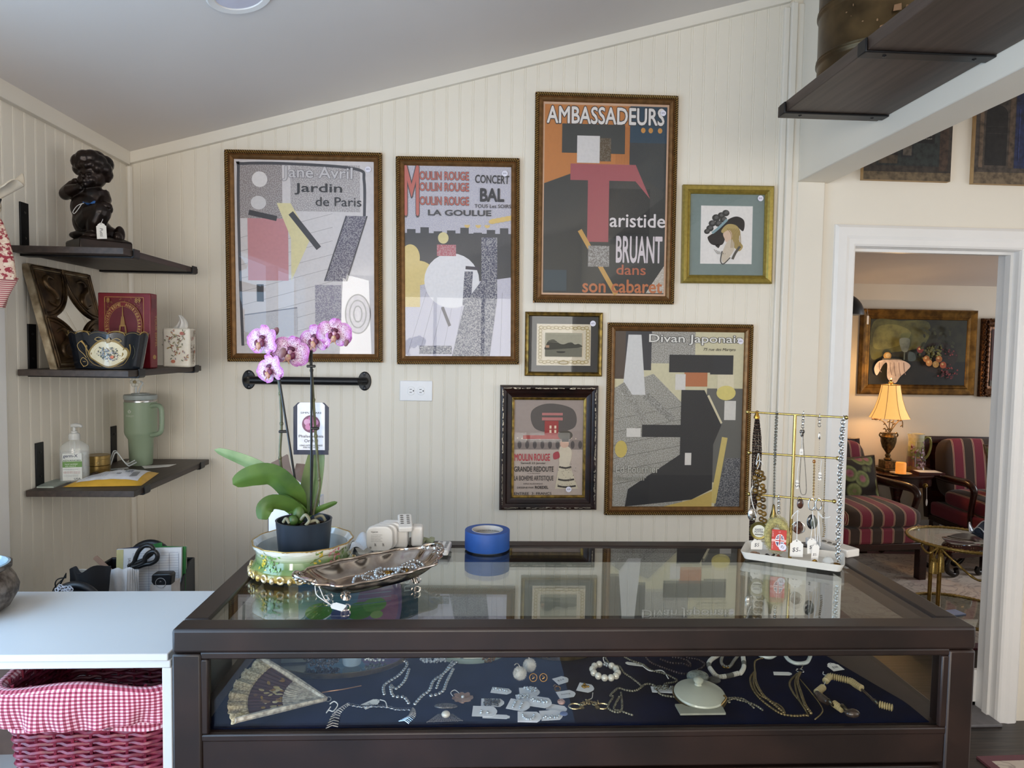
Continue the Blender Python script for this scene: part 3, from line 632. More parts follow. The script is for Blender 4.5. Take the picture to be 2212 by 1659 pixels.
for nm, lb, px, an, fn, sk in (
    ('poster_frame', 'gold rope-framed poster with a large pink shape, lettered Jardin de Paris', ((486, 323), (825, 332), (827, 782), (492, 782)), .009, art_jardin, (.46, .46)),
    ('poster_frame', 'gold rope-framed poster lettered with three red lines Moulin Rouge and Concert Bal', ((854, 338), (1124, 343), (1119, 787), (859, 787)), .0125, art_bal, (.44, .465)),
    ('poster_frame', 'highest gold rope-framed poster, orange and black with a red scarf shape', ((1158, 200), (1467, 208), (1452, 656), (1150, 655)), .006, art_amb, (.45, .455)),
    ('poster_frame', 'gold rope-framed poster lettered Divan Japonais, behind the jewellery stand', ((1312, 697), (1627, 701), (1613, 1113), (1306, 1110)), .003, art_divan, (.47, .45))):
    c, w_, h_ = at4(*px); poster_frame(nm, lb, Vector((c.x, WALL_Y, c.z)), w_, h_, an, fn, sk)
# --- gilt frame with a drawn lady in a plumed hat
def simple_frame(label, cat, px, an, prof, fmat, draw, inner, sk=None, base_mat=None, extra=None, name='picture_frame', fname='frame_moulding'):
    c, w_, h_ = at4(*px); c = Vector((c.x, WALL_Y, c.z)); T = plane_T(c+Vector((0, -.002, 0)), an)
    t = thing(name, label, cat, c-Vector((0, 0, h_/2)))
    b = MB(); moulding(b, T, w_, h_, prof); b.build(fname, fmat, t, sharp=25)
    if extra: extra(t, T, w_, h_)
    b = MB(); b.box((-w_/2+.004, -h_/2+.004, 0), (w_/2-.004, h_/2-.004, .004), M=T); b.build('backing_board', M('brown_backing', '6b5640', .8), t)
    iw, ih = w_-2*inner, h_-2*inner; a = Art(T @ Matrix.Translation((0, 0, .0045))); draw(a, iw, ih); a.build('print', INK, t, smooth=False)
    b = MB(); b.add([T @ Vector(p) for p in ((-iw/2, -ih/2, .0095), (iw/2, -ih/2, .0095), (iw/2, ih/2, .0095), (-iw/2, ih/2, .0095))], [(0, 1, 2, 3)]); b.build('picture_glass', PGL, t, smooth=False)
    if sk: sticker(t, T @ Matrix.Translation((0, 0, .0098)), sk[0]*iw, sk[1]*ih, txt=sk[2])
    return t
def art_hat(a, w, h):
    a.rect(-w/2, -h/2, w/2, h/2, '7d8a86'); X = lambda u: (u-.5)*w; Y = lambda v: (.5-v)*h; P = lambda *q: [(X(u), Y(v)) for u, v in q]
    a.rect(X(.142), Y(.862), X(.848), Y(.138), '9aa3a0'); a.rect(X(.147), Y(.858), X(.843), Y(.142), 'e8e2dd')
    a.blob(P((.28, .5), (.24, .54), (.30, .62), (.44, .62), (.5, .5), (.62, .4), (.72, .45), (.73, .32), (.62, .27), (.48, .33), (.38, .44)), '2a2422')
    for u, v, r in ((.27, .42, .05), (.3, .36, .05), (.35, .29, .055), (.42, .26, .05), (.48, .23, .05), (.45, .31, .05), (.23, .46, .04), (.38, .36, .05)): a.oval(X(u), Y(v), r*w, r*h*.8, '35322f', n=12); a.oval(X(u+.008), Y(v-.008), r*w*.6, r*h*.4, '5d5a58', .5, n=12)
    a.line(P((.3, .48), (.38, .42), (.5, .31)), .010, '86a0a6', 4); a.line(P((.40, .65), (.36, .62), (.42, .6)), .012, '2a2422', 4)
    a.blob(P((.42, .46), (.5, .37), (.62, .38), (.68, .46), (.66, .56), (.72, .64), (.66, .7), (.56, .6), (.5, .5)), 'b39b62'); a.blob(P((.45, .48), (.54, .44), (.57, .53), (.5, .59), (.47, .55)), 'd8b9a2'); a.blob(P((.5, .59), (.58, .56), (.6, .68), (.5, .82), (.45, .84), (.44, .74)), 'cfc0ac')
    for i in range(7): a.line(P((.5+.025*i, .42), (.56+.02*i, .5), (.56+.022*i, .66)), .0022, '8d7540', 4)
    a.line(P((.68, .64), (.62, .72), (.58, .8)), .010, '5b554c', 3); a.line(P((.44, .7), (.42, .82), (.46, .86), (.55, .78)), .004, '4a4540', 4)
    for i in range(6): a.line(P((.33+.03*i, .68+.01*i), (.38+.02*i, .74)), .0015, '5a5550')
PFG = M('yellow_gold_leaf', 'a99448', .38, .55, var=.12, scale=40, stretch=(2, 2, 2))
simple_frame('wide yellow-gold frame holding a small portrait of a lady in a plumed hat', 'framed picture', ((1476, 400), (1672, 402), (1665, 612), (1470, 613)), .012, [(0, 0), (0, .018), (.006, .024), (.018, .021), (.026, .014), (.029, .017), (.034, .010), (.034, .004)], PFG, art_hat, .034, (.44, .455, '$45'))
def art_eng(a, w, h):
    a.rect(-w/2, -h/2, w/2, h/2, '2c2a28'); X = lambda u: (u-.5)*w; Y = lambda v: (.5-v)*h; P = lambda *q: [(X(u), Y(v)) for u, v in q]
    a.rect(X(.11), Y(.885), X(.895), Y(.135), 'd9cbb2')
    for k in range(2):
        for i in range(13): a.oval(X(.17+.055*i), Y(.2+.615*k+.012*(i % 2)), .010, .007, 'a8925f'); a.oval(X(.172+.055*i), Y(.2+.615*k+.012*(i % 2)), .0065, .004, 'd3c4a4')
        for i in range(9): a.oval(X(.16+.69*k), Y(.26+.06*i), .008, .008, 'a8925f'); a.oval(X(.162+.69*k), Y(.262+.06*i), .005, .005, 'd3c4a4')
    a.rect(X(.23), Y(.725), X(.765), Y(.295), 'a9a28c'); a.rect(X(.23), Y(.725), X(.765), Y(.56), '6d6a5a'); a.blob(P((.24, .53), (.28, .44), (.36, .42), (.43, .48), (.5, .5), (.6, .46), (.66, .5), (.72, .49), (.76, .55), (.5, .58), (.24, .6)), '3e3c31')
    for i in range(6): a.line(P((.25, .33+.025*i), (.5, .345+.025*i), (.75, .335+.025*i)), .0012, '8b8673', 4)
    a.blob(P((.4, .63), (.52, .63), (.5, .655), (.42, .655)), '33312a'); a.rect(X(.24), Y(.565), X(.29), Y(.52), 'b08a6c'); a.oval(X(.5), Y(.83), .02, .008, 'a8925f'); a.oval(X(.5), Y(.83), .017, .005, 'd9cbb2')
OLD = M('worn_gilt', '9b7d3a', .35, .7, var=.3, scale=45, col2='5d4820')
simple_frame('small gilt frame with a black mat round a landscape engraving', 'framed picture', ((1136, 673), (1304, 676), (1298, 813), (1132, 812)), .0043, [(0, 0), (0, .014), (.004, .018), (.009, .016), (.013, .018), (.017, .009), (.017, .004)], OLD, art_eng, .017, (.42, .38, '$75'))
def art_red(a, w, h):
    X = lambda u: (u-.5)*w; Y = lambda v: (.5-v)*h; P = lambda *q: [(X(u), Y(v)) for u, v in q]
    a.rect(-w/2, -h/2, w/2, h/2, 'b9a89c'); a.rect(X(0), Y(.52), X(1), Y(0), '9c8c84'); a.blob(P((.25, .12), (.5, .04), (.85, .1), (.88, .28), (.6, .34), (.3, .3)), '4f4744'); a.rect(X(0), Y(.52), X(1), Y(.42), '857770')
    for i in range(9): a.oval(X(.08+.11*i), Y(.47), .008, .016, '4e4644'); 
    for i in range(14): a.oval(X(.05+.065*i), Y(.4+.006*(i % 3)), .002, .002, 'efdcc0')
    a.rect(X(.44), Y(.39), X(.64), Y(.22), '9b2a2a'); a.rect(X(.13), Y(.41), X(.72), Y(.37), 'a23a34'); a.line(P((.40, .20), (.70, .20)), .012, 'b8706c'); a.line(P((.40, .15), (.70, .15)), .010, 'b8706c')
    for v in (.30, .345): 
        for u in (.51, .58): a.rect(X(u), Y(v), X(u)+.008, Y(v)+.012, 'e6cfb4')
    a.poly(P((.66, .66), (.8, .66), (.94, .93), (.6, .93)), 'cbbfa6'); a.blob(P((.66, .5), (.76, .48), (.84, .54), (.8, .68), (.67, .68)), 'cfc2ac'); a.oval(X(.73), Y(.455), .018, .018, 'd0aa94'); a.oval(X(.74), Y(.37), .03, .02, '4a4238'); a.line(P((.69, .42), (.79, .42)), .014, '2f2926')
    for v in (.70, .83, .90): a.line(P((.66-.09*(v-.66), v), (.75, v+.012), (.82+.35*(v-.66), v)), .007, '37302c', 4)
    for i in range(40): u, v = .64+.26*random.random(), .67+.25*random.random(); a.oval(X(u), Y(v), .0013, .0018, '6c6256', n=6)
    a.blob(P((.57, .56), (.64, .54), (.66, .6), (.58, .62)), 'a13a44')
    a.text('MOULIN ROUGE', X(.01), Y(.635), .51*w, .072*h, 'b02c3c', .02); a.text('Samedi 23 Janvier', X(.1), Y(.675), .36*w, .026*h, '332c2a', .012); a.text('GRANDE REDOUTE', X(.005), Y(.748), .57*w, .052*h, '2b2523', .02); a.text('LA BOHEME ARTISTIQUE', X(.005), Y(.85), .57*w, .058*h, '2b2523', .01)
    a.text('A LA DEMANDE', X(.2), Y(.772), .18*w, .010*h, '3f3835', .0); a.text('DEFILE ALLEGORIQUE', X(.14), Y(.885), .28*w, .016*h, '3f3835', .006); a.text('DESSINE PAR', X(.05), Y(.925), .24*w, .018*h, '332c2a', .012); a.text('ROEDEL', X(.31), Y(.927), .19*w, .028*h, '332c2a', .03); a.text('ENTREE  3  FRANCS', X(.01), Y(.99), .54*w, .026*h, '332c2a', .012)
DKF = M('dark_distressed_wood', '2c1712', .38, var=.3, scale=14, col2='140c0a', bmp=.05)
def slip(t, T, w_, h_):
    b = MB(); moulding(b, T, w_-.096, h_-.098, [(0, .004), (0, .013), (.003, .0145), (.010, .011), (.0105, .005)]); b.build('gilt_slip', OLD, t, sharp=25)
    b = MB()       # worn silver line on the crest of the moulding
    for i in range(260):
        e = random.choice((0, 1, 2, 3)); s = random.uniform(-1, 1); d = .011+random.gauss(0, .0012); l = random.uniform(.002, .008); ww = random.uniform(.0006, .0016)
        u, v = ((s*(w_/2-.02), h_/2-d), (s*(w_/2-.02), -h_/2+d), (w_/2-d, s*(h_/2-.02)), (-w_/2+d, s*(h_/2-.02)))[e]
        du, dv = (l, ww) if e < 2 else (ww, l); b.box((u-du, v-dv, .0262), (u+du, v+dv, .0269), M=T)
    b.build('worn_edge_pattern', M('worn_silver', 'b9b0a0', .4, .5), t)
simple_frame('dark distressed wooden frame holding the Grande Redoute print', 'framed picture', ((1081, 832), (1292, 833), (1288, 1101), (1078, 1101)), .0055, [(0, 0), (0, .016), (.004, .024), (.011, .0264), (.018, .020), (.026, .017), (.030, .022), (.040, .014), (.048, .012), (.048, .004)], DKF, art_red, .058, (.3, -.435, '$38'), extra=slip)
# ---------------------------------------------------------------- bar and outlet on the wall
BLK = M('black_iron', '17171a', .38, .3, var=.15, scale=40)
p0, p1 = atY(538, 820), atY(788, 821); z = p0.z
t = thing('grab_bar', 'black pipe grab bar fixed to the wall below the pink poster', 'grab bar', (p0.x, WALL_Y, z))
b = MB(); pa = [(p0.x, WALL_Y-.006, z), (p0.x, WALL_Y-.022, z)]+[(p0.x+.02*math.sin(k), WALL_Y-.022-.02*(1-math.cos(k)), z) for k in (.5, 1, 1.57)]; x1 = p1.x
pa += [(x1-.02*math.sin(k), WALL_Y-.022-.02*(1-math.cos(k)), z) for k in (1.57, 1, .5)]+[(x1, WALL_Y-.022, z), (x1, WALL_Y-.006, z)]; b.tube(pa, .0155, 16); b.build('bar', BLK, t)
for x in (p0.x, x1):
    b = MB(); b.lathe([(.038, 0), (.038, .004), (.035, .0065), (.012, .0075)], 32, Matrix.Translation((x, WALL_Y, z)) @ Matrix.Rotation(PI/2, 4, 'X') @ Matrix.Diagonal((.68, 1, 1, 1))); f = b.build('flange', BLK, t)
    for s in (-1, 1): b = MB(); b.lathe([(.0045, .004), (.0045, .007), (0, .0085)], 12, Matrix.Translation((x, WALL_Y, z+s*.029)) @ Matrix.Rotation(PI/2, 4, 'X')); b.build('screw', M('screw_steel', '6c6c70', .3, .8), f)
c, w_, h_ = at4((863, 821), (934, 824), (934, 867), (863, 866)); c.y = WALL_Y
t = thing('wall_outlet', 'white duplex outlet with a sideways plate under the Moulin Rouge poster', 'outlet', c)
T = plane_T(c, .0); b = MB(); b.box((-w_/2, -h_/2, 0), (w_/2, h_/2, .007), M=T); PLA = M('white_plastic', 'eeeef0', .3, var=.01); bevel(b.build('cover_plate', PLA, t), .003, 3)
for s in (-1, 1):
    b = MB(); b.prism([(s*.0195+.0165*max(-.78, min(.78, math.cos(2*PI*i/28)))*1.0, .0175*math.sin(2*PI*i/28)) for i in range(28)], .0095, T); so = bevel(b.build('socket', PLA, t), .001)
    b = MB()
    for y in (-.006, .006): b.box((s*.0195-.006, y-.001, .0092), (s*.0195+.003, y+.001, .0099), M=T)
    b.lathe([(.0026, .0092), (.0026, .0099), (0, .0099)], 12, T @ Matrix.Translation((s*.0195+.009, 0, 0))); b.build('slot', M('dark_slot', '1c1c1e', .6), so)
b = MB(); b.lathe([(.003, .007), (.003, .0078), (0, .0082)], 12, T); b.build('screw', PLA, t)
# ---------------------------------------------------------------- shelves on the left wall
SHW = wood('grey_brown_shelf_wood', '4b3f38', '2f2723', 'Y', .5, 1.0, .15, '3b302a')
Z1, Z2, Z3 = 1.851, 1.492, 1.127; XF = -1.022
def shelf(zt, y0, y1, br, label, xf=XF):
    t = thing('wall_shelf', label, 'shelf', (XL, (y0+y1)/2, zt), group='brown board shelves on the left wall')
    b = MB(); b.box((XL+.006, y0, zt-.019), (xf, y1, zt)); bevel(b.build('shelf_board', SHW, t), .0015)
    for y in br:
        b = MB(); b.box((XL, y-.019, zt-.024), (XL+.005, y+.019, zt+.135)); b.box((XL, y-.019, zt-.0245), (xf-.004, y+.019, zt-.0195))
        n = 6; pts = [(xf-.004, zt-.0195), (xf-.004, zt-.0245)]+[(xf-.002+.008*math.sin(PI/2*i/n), zt-.0165-.008*math.cos(PI/2*i/n)) for i in range(n+1)]+[(xf+.006, zt+.004), (xf+.001, zt+.004), (xf+.001, zt-.0175)]
        b.prism([(p[0], p[1]) for p in pts], .038, Matrix.Translation((0, y+.019, 0)) @ Matrix.Rotation(PI/2, 4, 'X'))
        o = bevel(b.build('bracket', BLK, t), .001)
        for dz in (.03, .105): b = MB(); b.lathe([(.004, .005), (.004, .0065), (0, .008)], 12, Matrix.Translation((XL, y, zt+dz)) @ Matrix.Rotation(PI/2, 4, 'Y')); b.build('screw', M('black_screw', '2a2a2c', .3, .5), o)
shelf(Z1, 2.095, 2.64, (2.165, 2.60), 'highest brown board shelf, carrying the bronze child statue')
shelf(Z2, 2.115, 2.665, (2.19, 2.61), 'middle brown board shelf, carrying the tin mirror and red book box')
shelf(Z3, 2.14, 2.735, (2.215, 2.66), 'lowest brown board shelf, carrying the green tumbler and sanitizer')
# thread on the wall
# ---------------------------------------------------------------- bronze child statue
BRZ = M('dark_bronze', '2e211b', .3, .55, var=.3, scale=14, col2='15100e', bmp=.03)
SX, SY = -1.205, 2.315; K = .000336
def sp(zx, zy, y=0): return Vector((SX+(zx-965)*K, SY+y, Z1+(1168-zy)*K))
t = thing('child_statue', 'dark bronze statue of a kneeling curly-haired child on the highest shelf', 'statue', (SX, SY, Z1))
b = MB()
b.ell(sp(920, 400), (.041, .042, .046), 24, 16)                                   # head
b.ell(sp(905, 470, -.018), (.030, .026, .026)); b.ell(sp(862, 470, -.026), .015); b.ell(sp(950, 470, -.026), .016)   # jaw, cheeks
b.ell(sp(905, 452, -.047), (.0065, .008, .008)); b.ell(sp(902, 490, -.040), (.011, .007, .003)); b.ell(sp(902, 498, -.039), (.009, .007, .003)); b.ell(sp(905, 520, -.034), (.010, .009, .008))
for x in (868, 942): b.ell(sp(x, 425, -.040), (.010, .006, .0035)); b.ell(sp(x, 441, -.0375), (.006, .004, .003))
for x, y, z, r in ((830, 300, -.02, .026), (880, 270, -.025, .026), (935, 265, -.02, .027), (990, 300, -.012, .027), (1020, 350, 0, .025), (1030, 395, .01, .02), (805, 350, .0, .024), (800, 320, .005, .02), (915, 262, .02, .034), (850, 275, .02, .028), (990, 285, .025, .028), (885, 335, -.040, .012), (925, 345, -.042, .011), (1005, 360, -.028, .016), (960, 330, -.036, .013), (845, 345, -.034, .013)): b.ell(sp(x, y, z), r, 12, 8)
b.ell(sp(1040, 430, .01), (.010, .012, .014)); b.ell(sp(838, 420, .0), (.006, .01, .013))
b.tube([sp(912, 500, .004), sp(905, 560, .006)], .024, 12)                        # neck
b.ell(sp(885, 615, .004), (.050, .040, .042), 18, 12); b.ell(sp(870, 720, -.004), (.049, .046, .050), 18, 12); b.ell(sp(872, 840, .008), (.050, .050, .056), 18, 12); b.ell(sp(900, 920, .02), (.052, .045, .040), 18, 12)
b.tube([sp(800, 560, .004), sp(735, 540, -.006), sp(688, 590, -.012)], [.024, .025, .020], 12); b.ell(sp(683, 600, -.012), .019)     # right arm raised, hand at the chin
b.tube([sp(685, 600, -.014), sp(760, 580, -.034), sp(838, 556, -.040)], [.020, .019, .013], 12); b.ell(sp(765, 470, .0), (.014, .014, .010))
b.ell(sp(850, 553, -.042), (.013, .011, .010))
for i in range(4): b.tube([sp(856, 541+8*i, -.046), sp(882, 545+8*i, -.050), sp(893, 556+6*i, -.048)], [.0042, .0038, .003], 8)
b.tube([sp(843, 545, -.047), sp(852, 528, -.048), sp(866, 522, -.046)], [.0045, .004, .003], 8)
b.tube([sp(985, 580, .004), sp(1022, 640, .0), sp(1040, 700, -.02)], [.025, .021, .017], 12); b.tube([sp(1040, 700, -.02), sp(1080, 712, -.034)], [.016, .012], 12)    # left arm resting on the knee
b.ell(sp(1092, 716, -.036), (.013, .011, .009))
for i in range(4): b.tube([sp(1098, 704+8*i, -.040), sp(1124, 708+8*i, -.042), sp(1134, 722+7*i, -.038)], [.004, .0036, .003], 8)
b.tube([sp(1082, 706, -.042), sp(1092, 692, -.046), sp(1108, 690, -.046)], [.0042, .0038, .003], 8)
b.tube([sp(900, 870, -.010), sp(985, 800, -.034), sp(1060, 770, -.044)], [.044, .040, .032], 16); b.ell(sp(1058, 775, -.046), .030)  # raised knee
b.tube([sp(1056, 785, -.046), sp(1010, 880, -.046), sp(975, 975, -.044)], [.030, .027, .017], 14)
b.ell(sp(985, 1003, -.056), (.027, .022, .012)); [b.ell(sp(940+16*i, 1010, -.072), (.005, .006, .004)) for i in range(5)]
b.tube([sp(900, 920, .02), sp(1000, 960, .02), sp(1090, 975, .02)], [.038, .034, .024], 14); b.ell(sp(1135, 955, .015), (.016, .018, .028)); b.ell(sp(1140, 985, .0), (.014, .018, .016))    # folded leg and foot
b.ell(sp(900, 985, .0), (.065, .06, .018), 18, 10)
o = b.build('body', BRZ, t)
rm = o.modifiers.new('skin', 'REMESH'); rm.mode = 'VOXEL'; rm.voxel_size = .0026; rm.use_smooth_shade = True
sm = o.modifiers.new('smooth', 'SMOOTH'); sm.factor = .5; sm.iterations = 3
b = MB(); b.prism([(.106*math.cos(PI/4*k+.12), .106*math.sin(PI/4*k+.12)) for k in (0, 2, 4, 6)], .043, Matrix.Translation((SX, SY, Z1)) @ Matrix.Rotation(-.14-PI/2*0, 4, 'Z') @ Matrix.Diagonal((1, 1, 1, 1)))
b.lathe([(.106, .043), (.075, .055), (.0, .058)], 4, Matrix.Translation((SX, SY, Z1)) @ Matrix.Rotation(-.02, 4, 'Z')); bevel(b.build('plinth', BRZ, t, sharp=25), .004, 3)
b = MB(); b.ell(sp(1095, 722, -.046), (.022, .016, .015)); b.ell(sp(1120, 745, -.040), (.012, .014, .016)); o2 = b.build('held_bundle', BRZ, t)
b = MB(); b.grid(lambda u, v: sp(915+110*u, 690+22*math.sin(5*u)*(1-v)+10*v+14*u, -.055-.006*v), 12, 3, two=.0006); b.build('blue_tape', M('blue_masking_tape', '2f64a8', .6), t)
THR = M('white_thread', 'e4e2de', .7)
b = MB(); b.tube(spline([sp(930, 708, -.062), sp(880, 735, -.067), sp(838, 790, -.066), sp(850, 806, -.066), sp(880, 775, -.067), sp(915, 715, -.064)], 6), .0011, 6); b.tube(spline([sp(1050, 740, -.062), sp(1095, 820, -.058), sp(1098, 890, -.072)], 6), .0008, 6); b.build('thread', THR, t)
TAGM = M('white_tag_card', 'efece6', .7, var=.01)
def price_tag(parent, T, w, h, txt=None, sc_=.55, rot=0, hole=True, name='price_tag', col='3b3a44'):
    """scalloped jeweller's tag in the plane of T, hung from its top at the origin"""
    c = .22*w; pts = [(-w/2, -h), (w/2, -h), (w/2, -c*1.5), (w/2-c*.5, -c*1.2), (w/2-c*.9, -c*.5), (w*.16, -c*.25), (w*.12, 0), (-w*.12, 0), (-w*.16, -c*.25), (-w/2+c*.9, -c*.5), (-w/2+c*.5, -c*1.2), (-w/2, -c*1.5)]
    b = MB(); b.prism(pts, .0005, T); o = b.build(name, TAGM, parent)
    if txt or hole:
        a = Art(T @ Matrix.Translation((0, 0, .0006)))
        if hole: a.oval(0, -c*.45, w*.05, w*.05, '55504a')
        if txt: a.text(txt, 0, -h*.6, w*sc_ if not rot else h*sc_, None if len(txt) > 1 else w*.3, col, align='C', shear=.15, rot=rot)
        a.build('pen_writing', INK, o, smooth=False)
    return o
price_tag(t, plane_T(sp(1098, 890, -.073), .05), .030, .049, 'Putti', .5, -PI/2)
# ---------------------------------------------------------------- tin-tile mirror leaning on the wall
TIN = M('embossed_tin', '6e573b', .38, .65, var=.35, scale=22, col2='33261a', bmp=.08); TINP = M('peeling_tin_edge', 'b0a084', .6, .2, var=.3, scale=26, col2='6f5d42')
base = Vector((-1.246, 2.155, Z2+.001)); lean = .245; S = .325
# u runs along the wall (to the back), v up the leaning face, w out of the face (to the room)
TM = Matrix.Translation(base) @ Matrix(((0, -math.sin(lean), math.cos(lean), 0), (1, 0, 0, 0), (0, math.cos(lean), math.sin(lean), 0), (0, 0, 0, 1)))
t = thing('tin_mirror', 'square embossed tin tile mirror leaning on the left wall', 'mirror', base)
b = MB(); b.T = TM; b.box((0, 0, -.024), (S, S, -.004)); b.build('deep_edge', TINP, t)
b = MB(); b.T = TM
def star(inset=0.0, n=10):
    out = []; r = S/2-.02-inset
    for cx, cy, a0 in ((S, S, PI), (0, S, 1.5*PI), (0, 0, 0), (S, 0, PI/2)):
        for i in range(n+1): a = a0+PI/2*(1-i/n) ; out.append((cx+(-0.02 if cx else .02)+math.cos(a)*(r+.02*0), cy+(-0.02 if cy else .02)+math.sin(a)*r))
    return out
q = star(); b.add([(x, y, -.002) for x, y in q], [list(range(len(q)))]); b.build('mirror_glass', M('mirror_silver', 'dcdcdc', .03, 1, var=0), t, smooth=False)
b = MB(); b.T = TM
for cx, cy, sx, sy in ((0, 0, 1, 1), (S, 0, -1, 1), (0, S, 1, -1), (S, S, -1, -1)):
    g = S/2-.02; pts = [(cx+sx*.02, cy+sy*.02)]+[(cx+sx*(.02+g*math.cos(PI/2*i/12)), cy+sy*(.02+g*math.sin(PI/2*i/12))) for i in range(13)]
    if sx*sy < 0: pts = pts[::-1]
    b.prism(pts, .004, Matrix.Translation((0, 0, -.004)))
    for r, tt in ((g, .0045), (g-.012, .0025)): b.tube([(cx+sx*(.02+r*math.cos(PI/2*i/14)), cy+sy*(.02+r*math.sin(PI/2*i/14)), .002) for i in range(15)], tt, 8)
    P = [(.045, .115), (.075, .125), (.095, .105), (.08, .082), (.058, .07), (.05, .05), (.07, .035), (.10, .04)]
    b.tube([(cx+sx*x, cy+sy*y, .001) for x, y in spline(P, 5)], [.003+.007*math.sin(PI*i/35) for i in range(36)], 8)
for d, r in ((.008, .006), (.02, .004)): b.tube([(d, d, 0), (S-d, d, 0), (S-d, S-d, 0), (d, S-d, 0)], r, 8, True)
for i in range(4): b.tube([((S/2, .02), (S-.02, S/2), (S/2, S-.02), (.02, S/2))[i]+(0,), ((S/2, .005), (S-.005, S/2), (S/2, S-.005), (.005, S/2))[i]+(.002,)], .005, 8)
b.build('embossed_frame', TIN, t, sharp=50)
# ---------------------------------------------------------------- scalloped tole planter
PCX, PCY, PA, PB, PH = -1.128, 2.215, .108, .058, .112
TOLE = vcol('painted_tole', .22, speck=False, grain=.05, coat=.5)
t = thing('tole_planter', 'black scalloped oval planter with a cream flower medallion on the middle shelf', 'planter', (PCX, PCY, Z2))
def rimz(a): s = a*14/(2*PI); f = s % 1; return .010*abs(math.sin(PI*s))**.6+(.004 if int(s) % 2 else 0)
def tole(a, h, off=0): f = 1+.20*h; return Vector((PCX+(PA*.9*f+off)*math.cos(a), PCY+(PB*.9*f+off)*math.sin(a), Z2+.003+h*(PH-.012+rimz(a))))
b = MB(); b.grid(lambda u, v: tole(-2*PI*u, v), 168, 10, col='141a22', two=.0015)
b.add([tole(2*PI*i/40, .0) for i in range(40)], [list(range(40))], col='0c0f14'); b.build('pot', TOLE, t)
b = MB(); b.tube([tole(2*PI*i/168, 1) for i in range(168)], .0013, 6, True); b.build('gold_rim', M('painted_gold', 'b99a5a', .4, .4), t)
def on_tole(u, v, z): a = -PI/2-.0+u/PA*1.0; return tole(a, max(0, min(1.02, v/PH)), .0024+z)
class Wrap(Art):
    def __init__(s, fn): super().__init__(Matrix()); s.fn = fn; s.step = .00004
    def add(s, vs, fs, k=None, col=None): return MB.add(s, [s.fn(*p) for p in vs], fs, k, col)
    def disc(s, u, v, ru, rv, col, fn=lambda a: 1, n=40, m=6):
        z = s.up(); vs = [(u, v, z)]; fs = []
        for j in range(1, m+1):
            for i in range(n): a = 2*PI*i/n; vs.append((u+ru*j/m*fn(a)*math.cos(a), v+rv*j/m*fn(a)*math.sin(a), z))
        for i in range(n): fs.append((0, 1+i, 1+(i+1) % n))
        for j in range(m-1):
            for i in range(n): fs.append((1+j*n+i, 1+(j+1)*n+i, 1+(j+1)*n+(i+1) % n, 1+j*n+(i+1) % n))
        return s.add(vs, fs, col=col)
a = Wrap(on_tole); mu = .028
a.disc(mu, .048, .058, .042, '8d7440', lambda t_: 1+.07*math.cos(4*t_)); a.disc(mu, .047, .053, .036, 'd9ceae', lambda t_: 1+.05*math.cos(4*t_))
for i in range(120):
    r = random.random()**.7; an = random.random()*2*PI; x, y = mu+.034*r*math.cos(an), .047+.023*r*math.sin(an)
    a.oval(x, y, random.uniform(.0012, .0032), random.uniform(.001, .0026), random.choice(('7d8790', '4b5a4c', 'b8b5b4', '36463a', '6c7788', '9c8d86', '31332c')), random.random()*3, n=8)
a.oval(mu+.010, .037, .0055, .005, 'b2502f', n=14); a.oval(mu+.011, .038, .003, .003, 'cf7a55', n=10)
for s_ in (-1, 1): a.line([(mu+s_*.006, .088), (mu+s_*.022, .094), (mu+s_*.034, .088), (mu+s_*.024, .083), (mu+s_*.008, .086)], .002, 'a58a52', 6)
a.oval(mu, .092, .006, .008, '8d7440', n=14)
for s_ in (-1, 1): a.line([(mu+s_*.058, .075), (mu+s_*.062, .06), (mu+s_*.06, .04), (mu+s_*.045, .016), (mu+s_*.02, .006)], .004, '8d7440', 6, w2=.001)
a.line([(-.046, .085), (-.062, .074), (-.058, .058), (-.044, .045), (-.036, .034)], .0018, 'c7a765', 6); a.line([(-.046, .085), (-.038, .076), (-.03, .06), (-.024, .048)], .007, 'b08f52', 6, w2=.001); a.line([(-.06, .02), (-.05, .008), (-.036, .012), (-.034, .024), (-.048, .034), (-.06, .022), (-.05, .005)], .0016, 'c7a765', 8); a.line([(-.05, .022), (-.04, .022)], .0012, 'c7a765')
a.line([(.098, .07), (.106, .05), (.1, .03)], .002, '4a4a3c', 6); a.build('painted_medallion', TOLE, t, smooth=False)
# ---------------------------------------------------------------- red book box
BKM = vcol('red_leatherette', .38, speck=False, grain=.08, scale=40, bmp=.04)
bw, bh, bd = .168, .243, .045; bR = atY(327, 792, 2.32); TB = Matrix.Translation((bR.x-bw/2-.002, 2.325, Z2+.0005)) @ Matrix.Rotation(-.03, 4, 'Z')
t = thing('book_box', 'red book-shaped box with a gold iron tower, beside the tissue box', 'book', TB.translation)
b = MB(); b.T = TB; b.box((-bw/2, 0, 0), (bw/2, bd, bh), col='7a1e28'); bevel(b.build('book_cover', BKM, t), .003, 3)
a = Art(TB @ Matrix.Translation((0, -.0004, bh/2)) @ Matrix.Rotation(PI/2, 4, 'X')); G = 'b08648'; D = '5c1a20'
def frame_line(a, u0, v0, u1, v1, w, c): a.line([(u0, v0), (u1, v0)], w, c); a.line([(u1, v0), (u1, v1)], w, c); a.line([(u1, v1), (u0, v1)], w, c); a.line([(u0, v1), (u0, v0)], w, c)
iu, iv0, iv1 = .062, -.078, .108
frame_line(a, -iu, iv0, iu, iv1, .0016, G); a.rect(-iu+.003, iv0+.003, iu-.003, iv1-.003, '6d1f24')
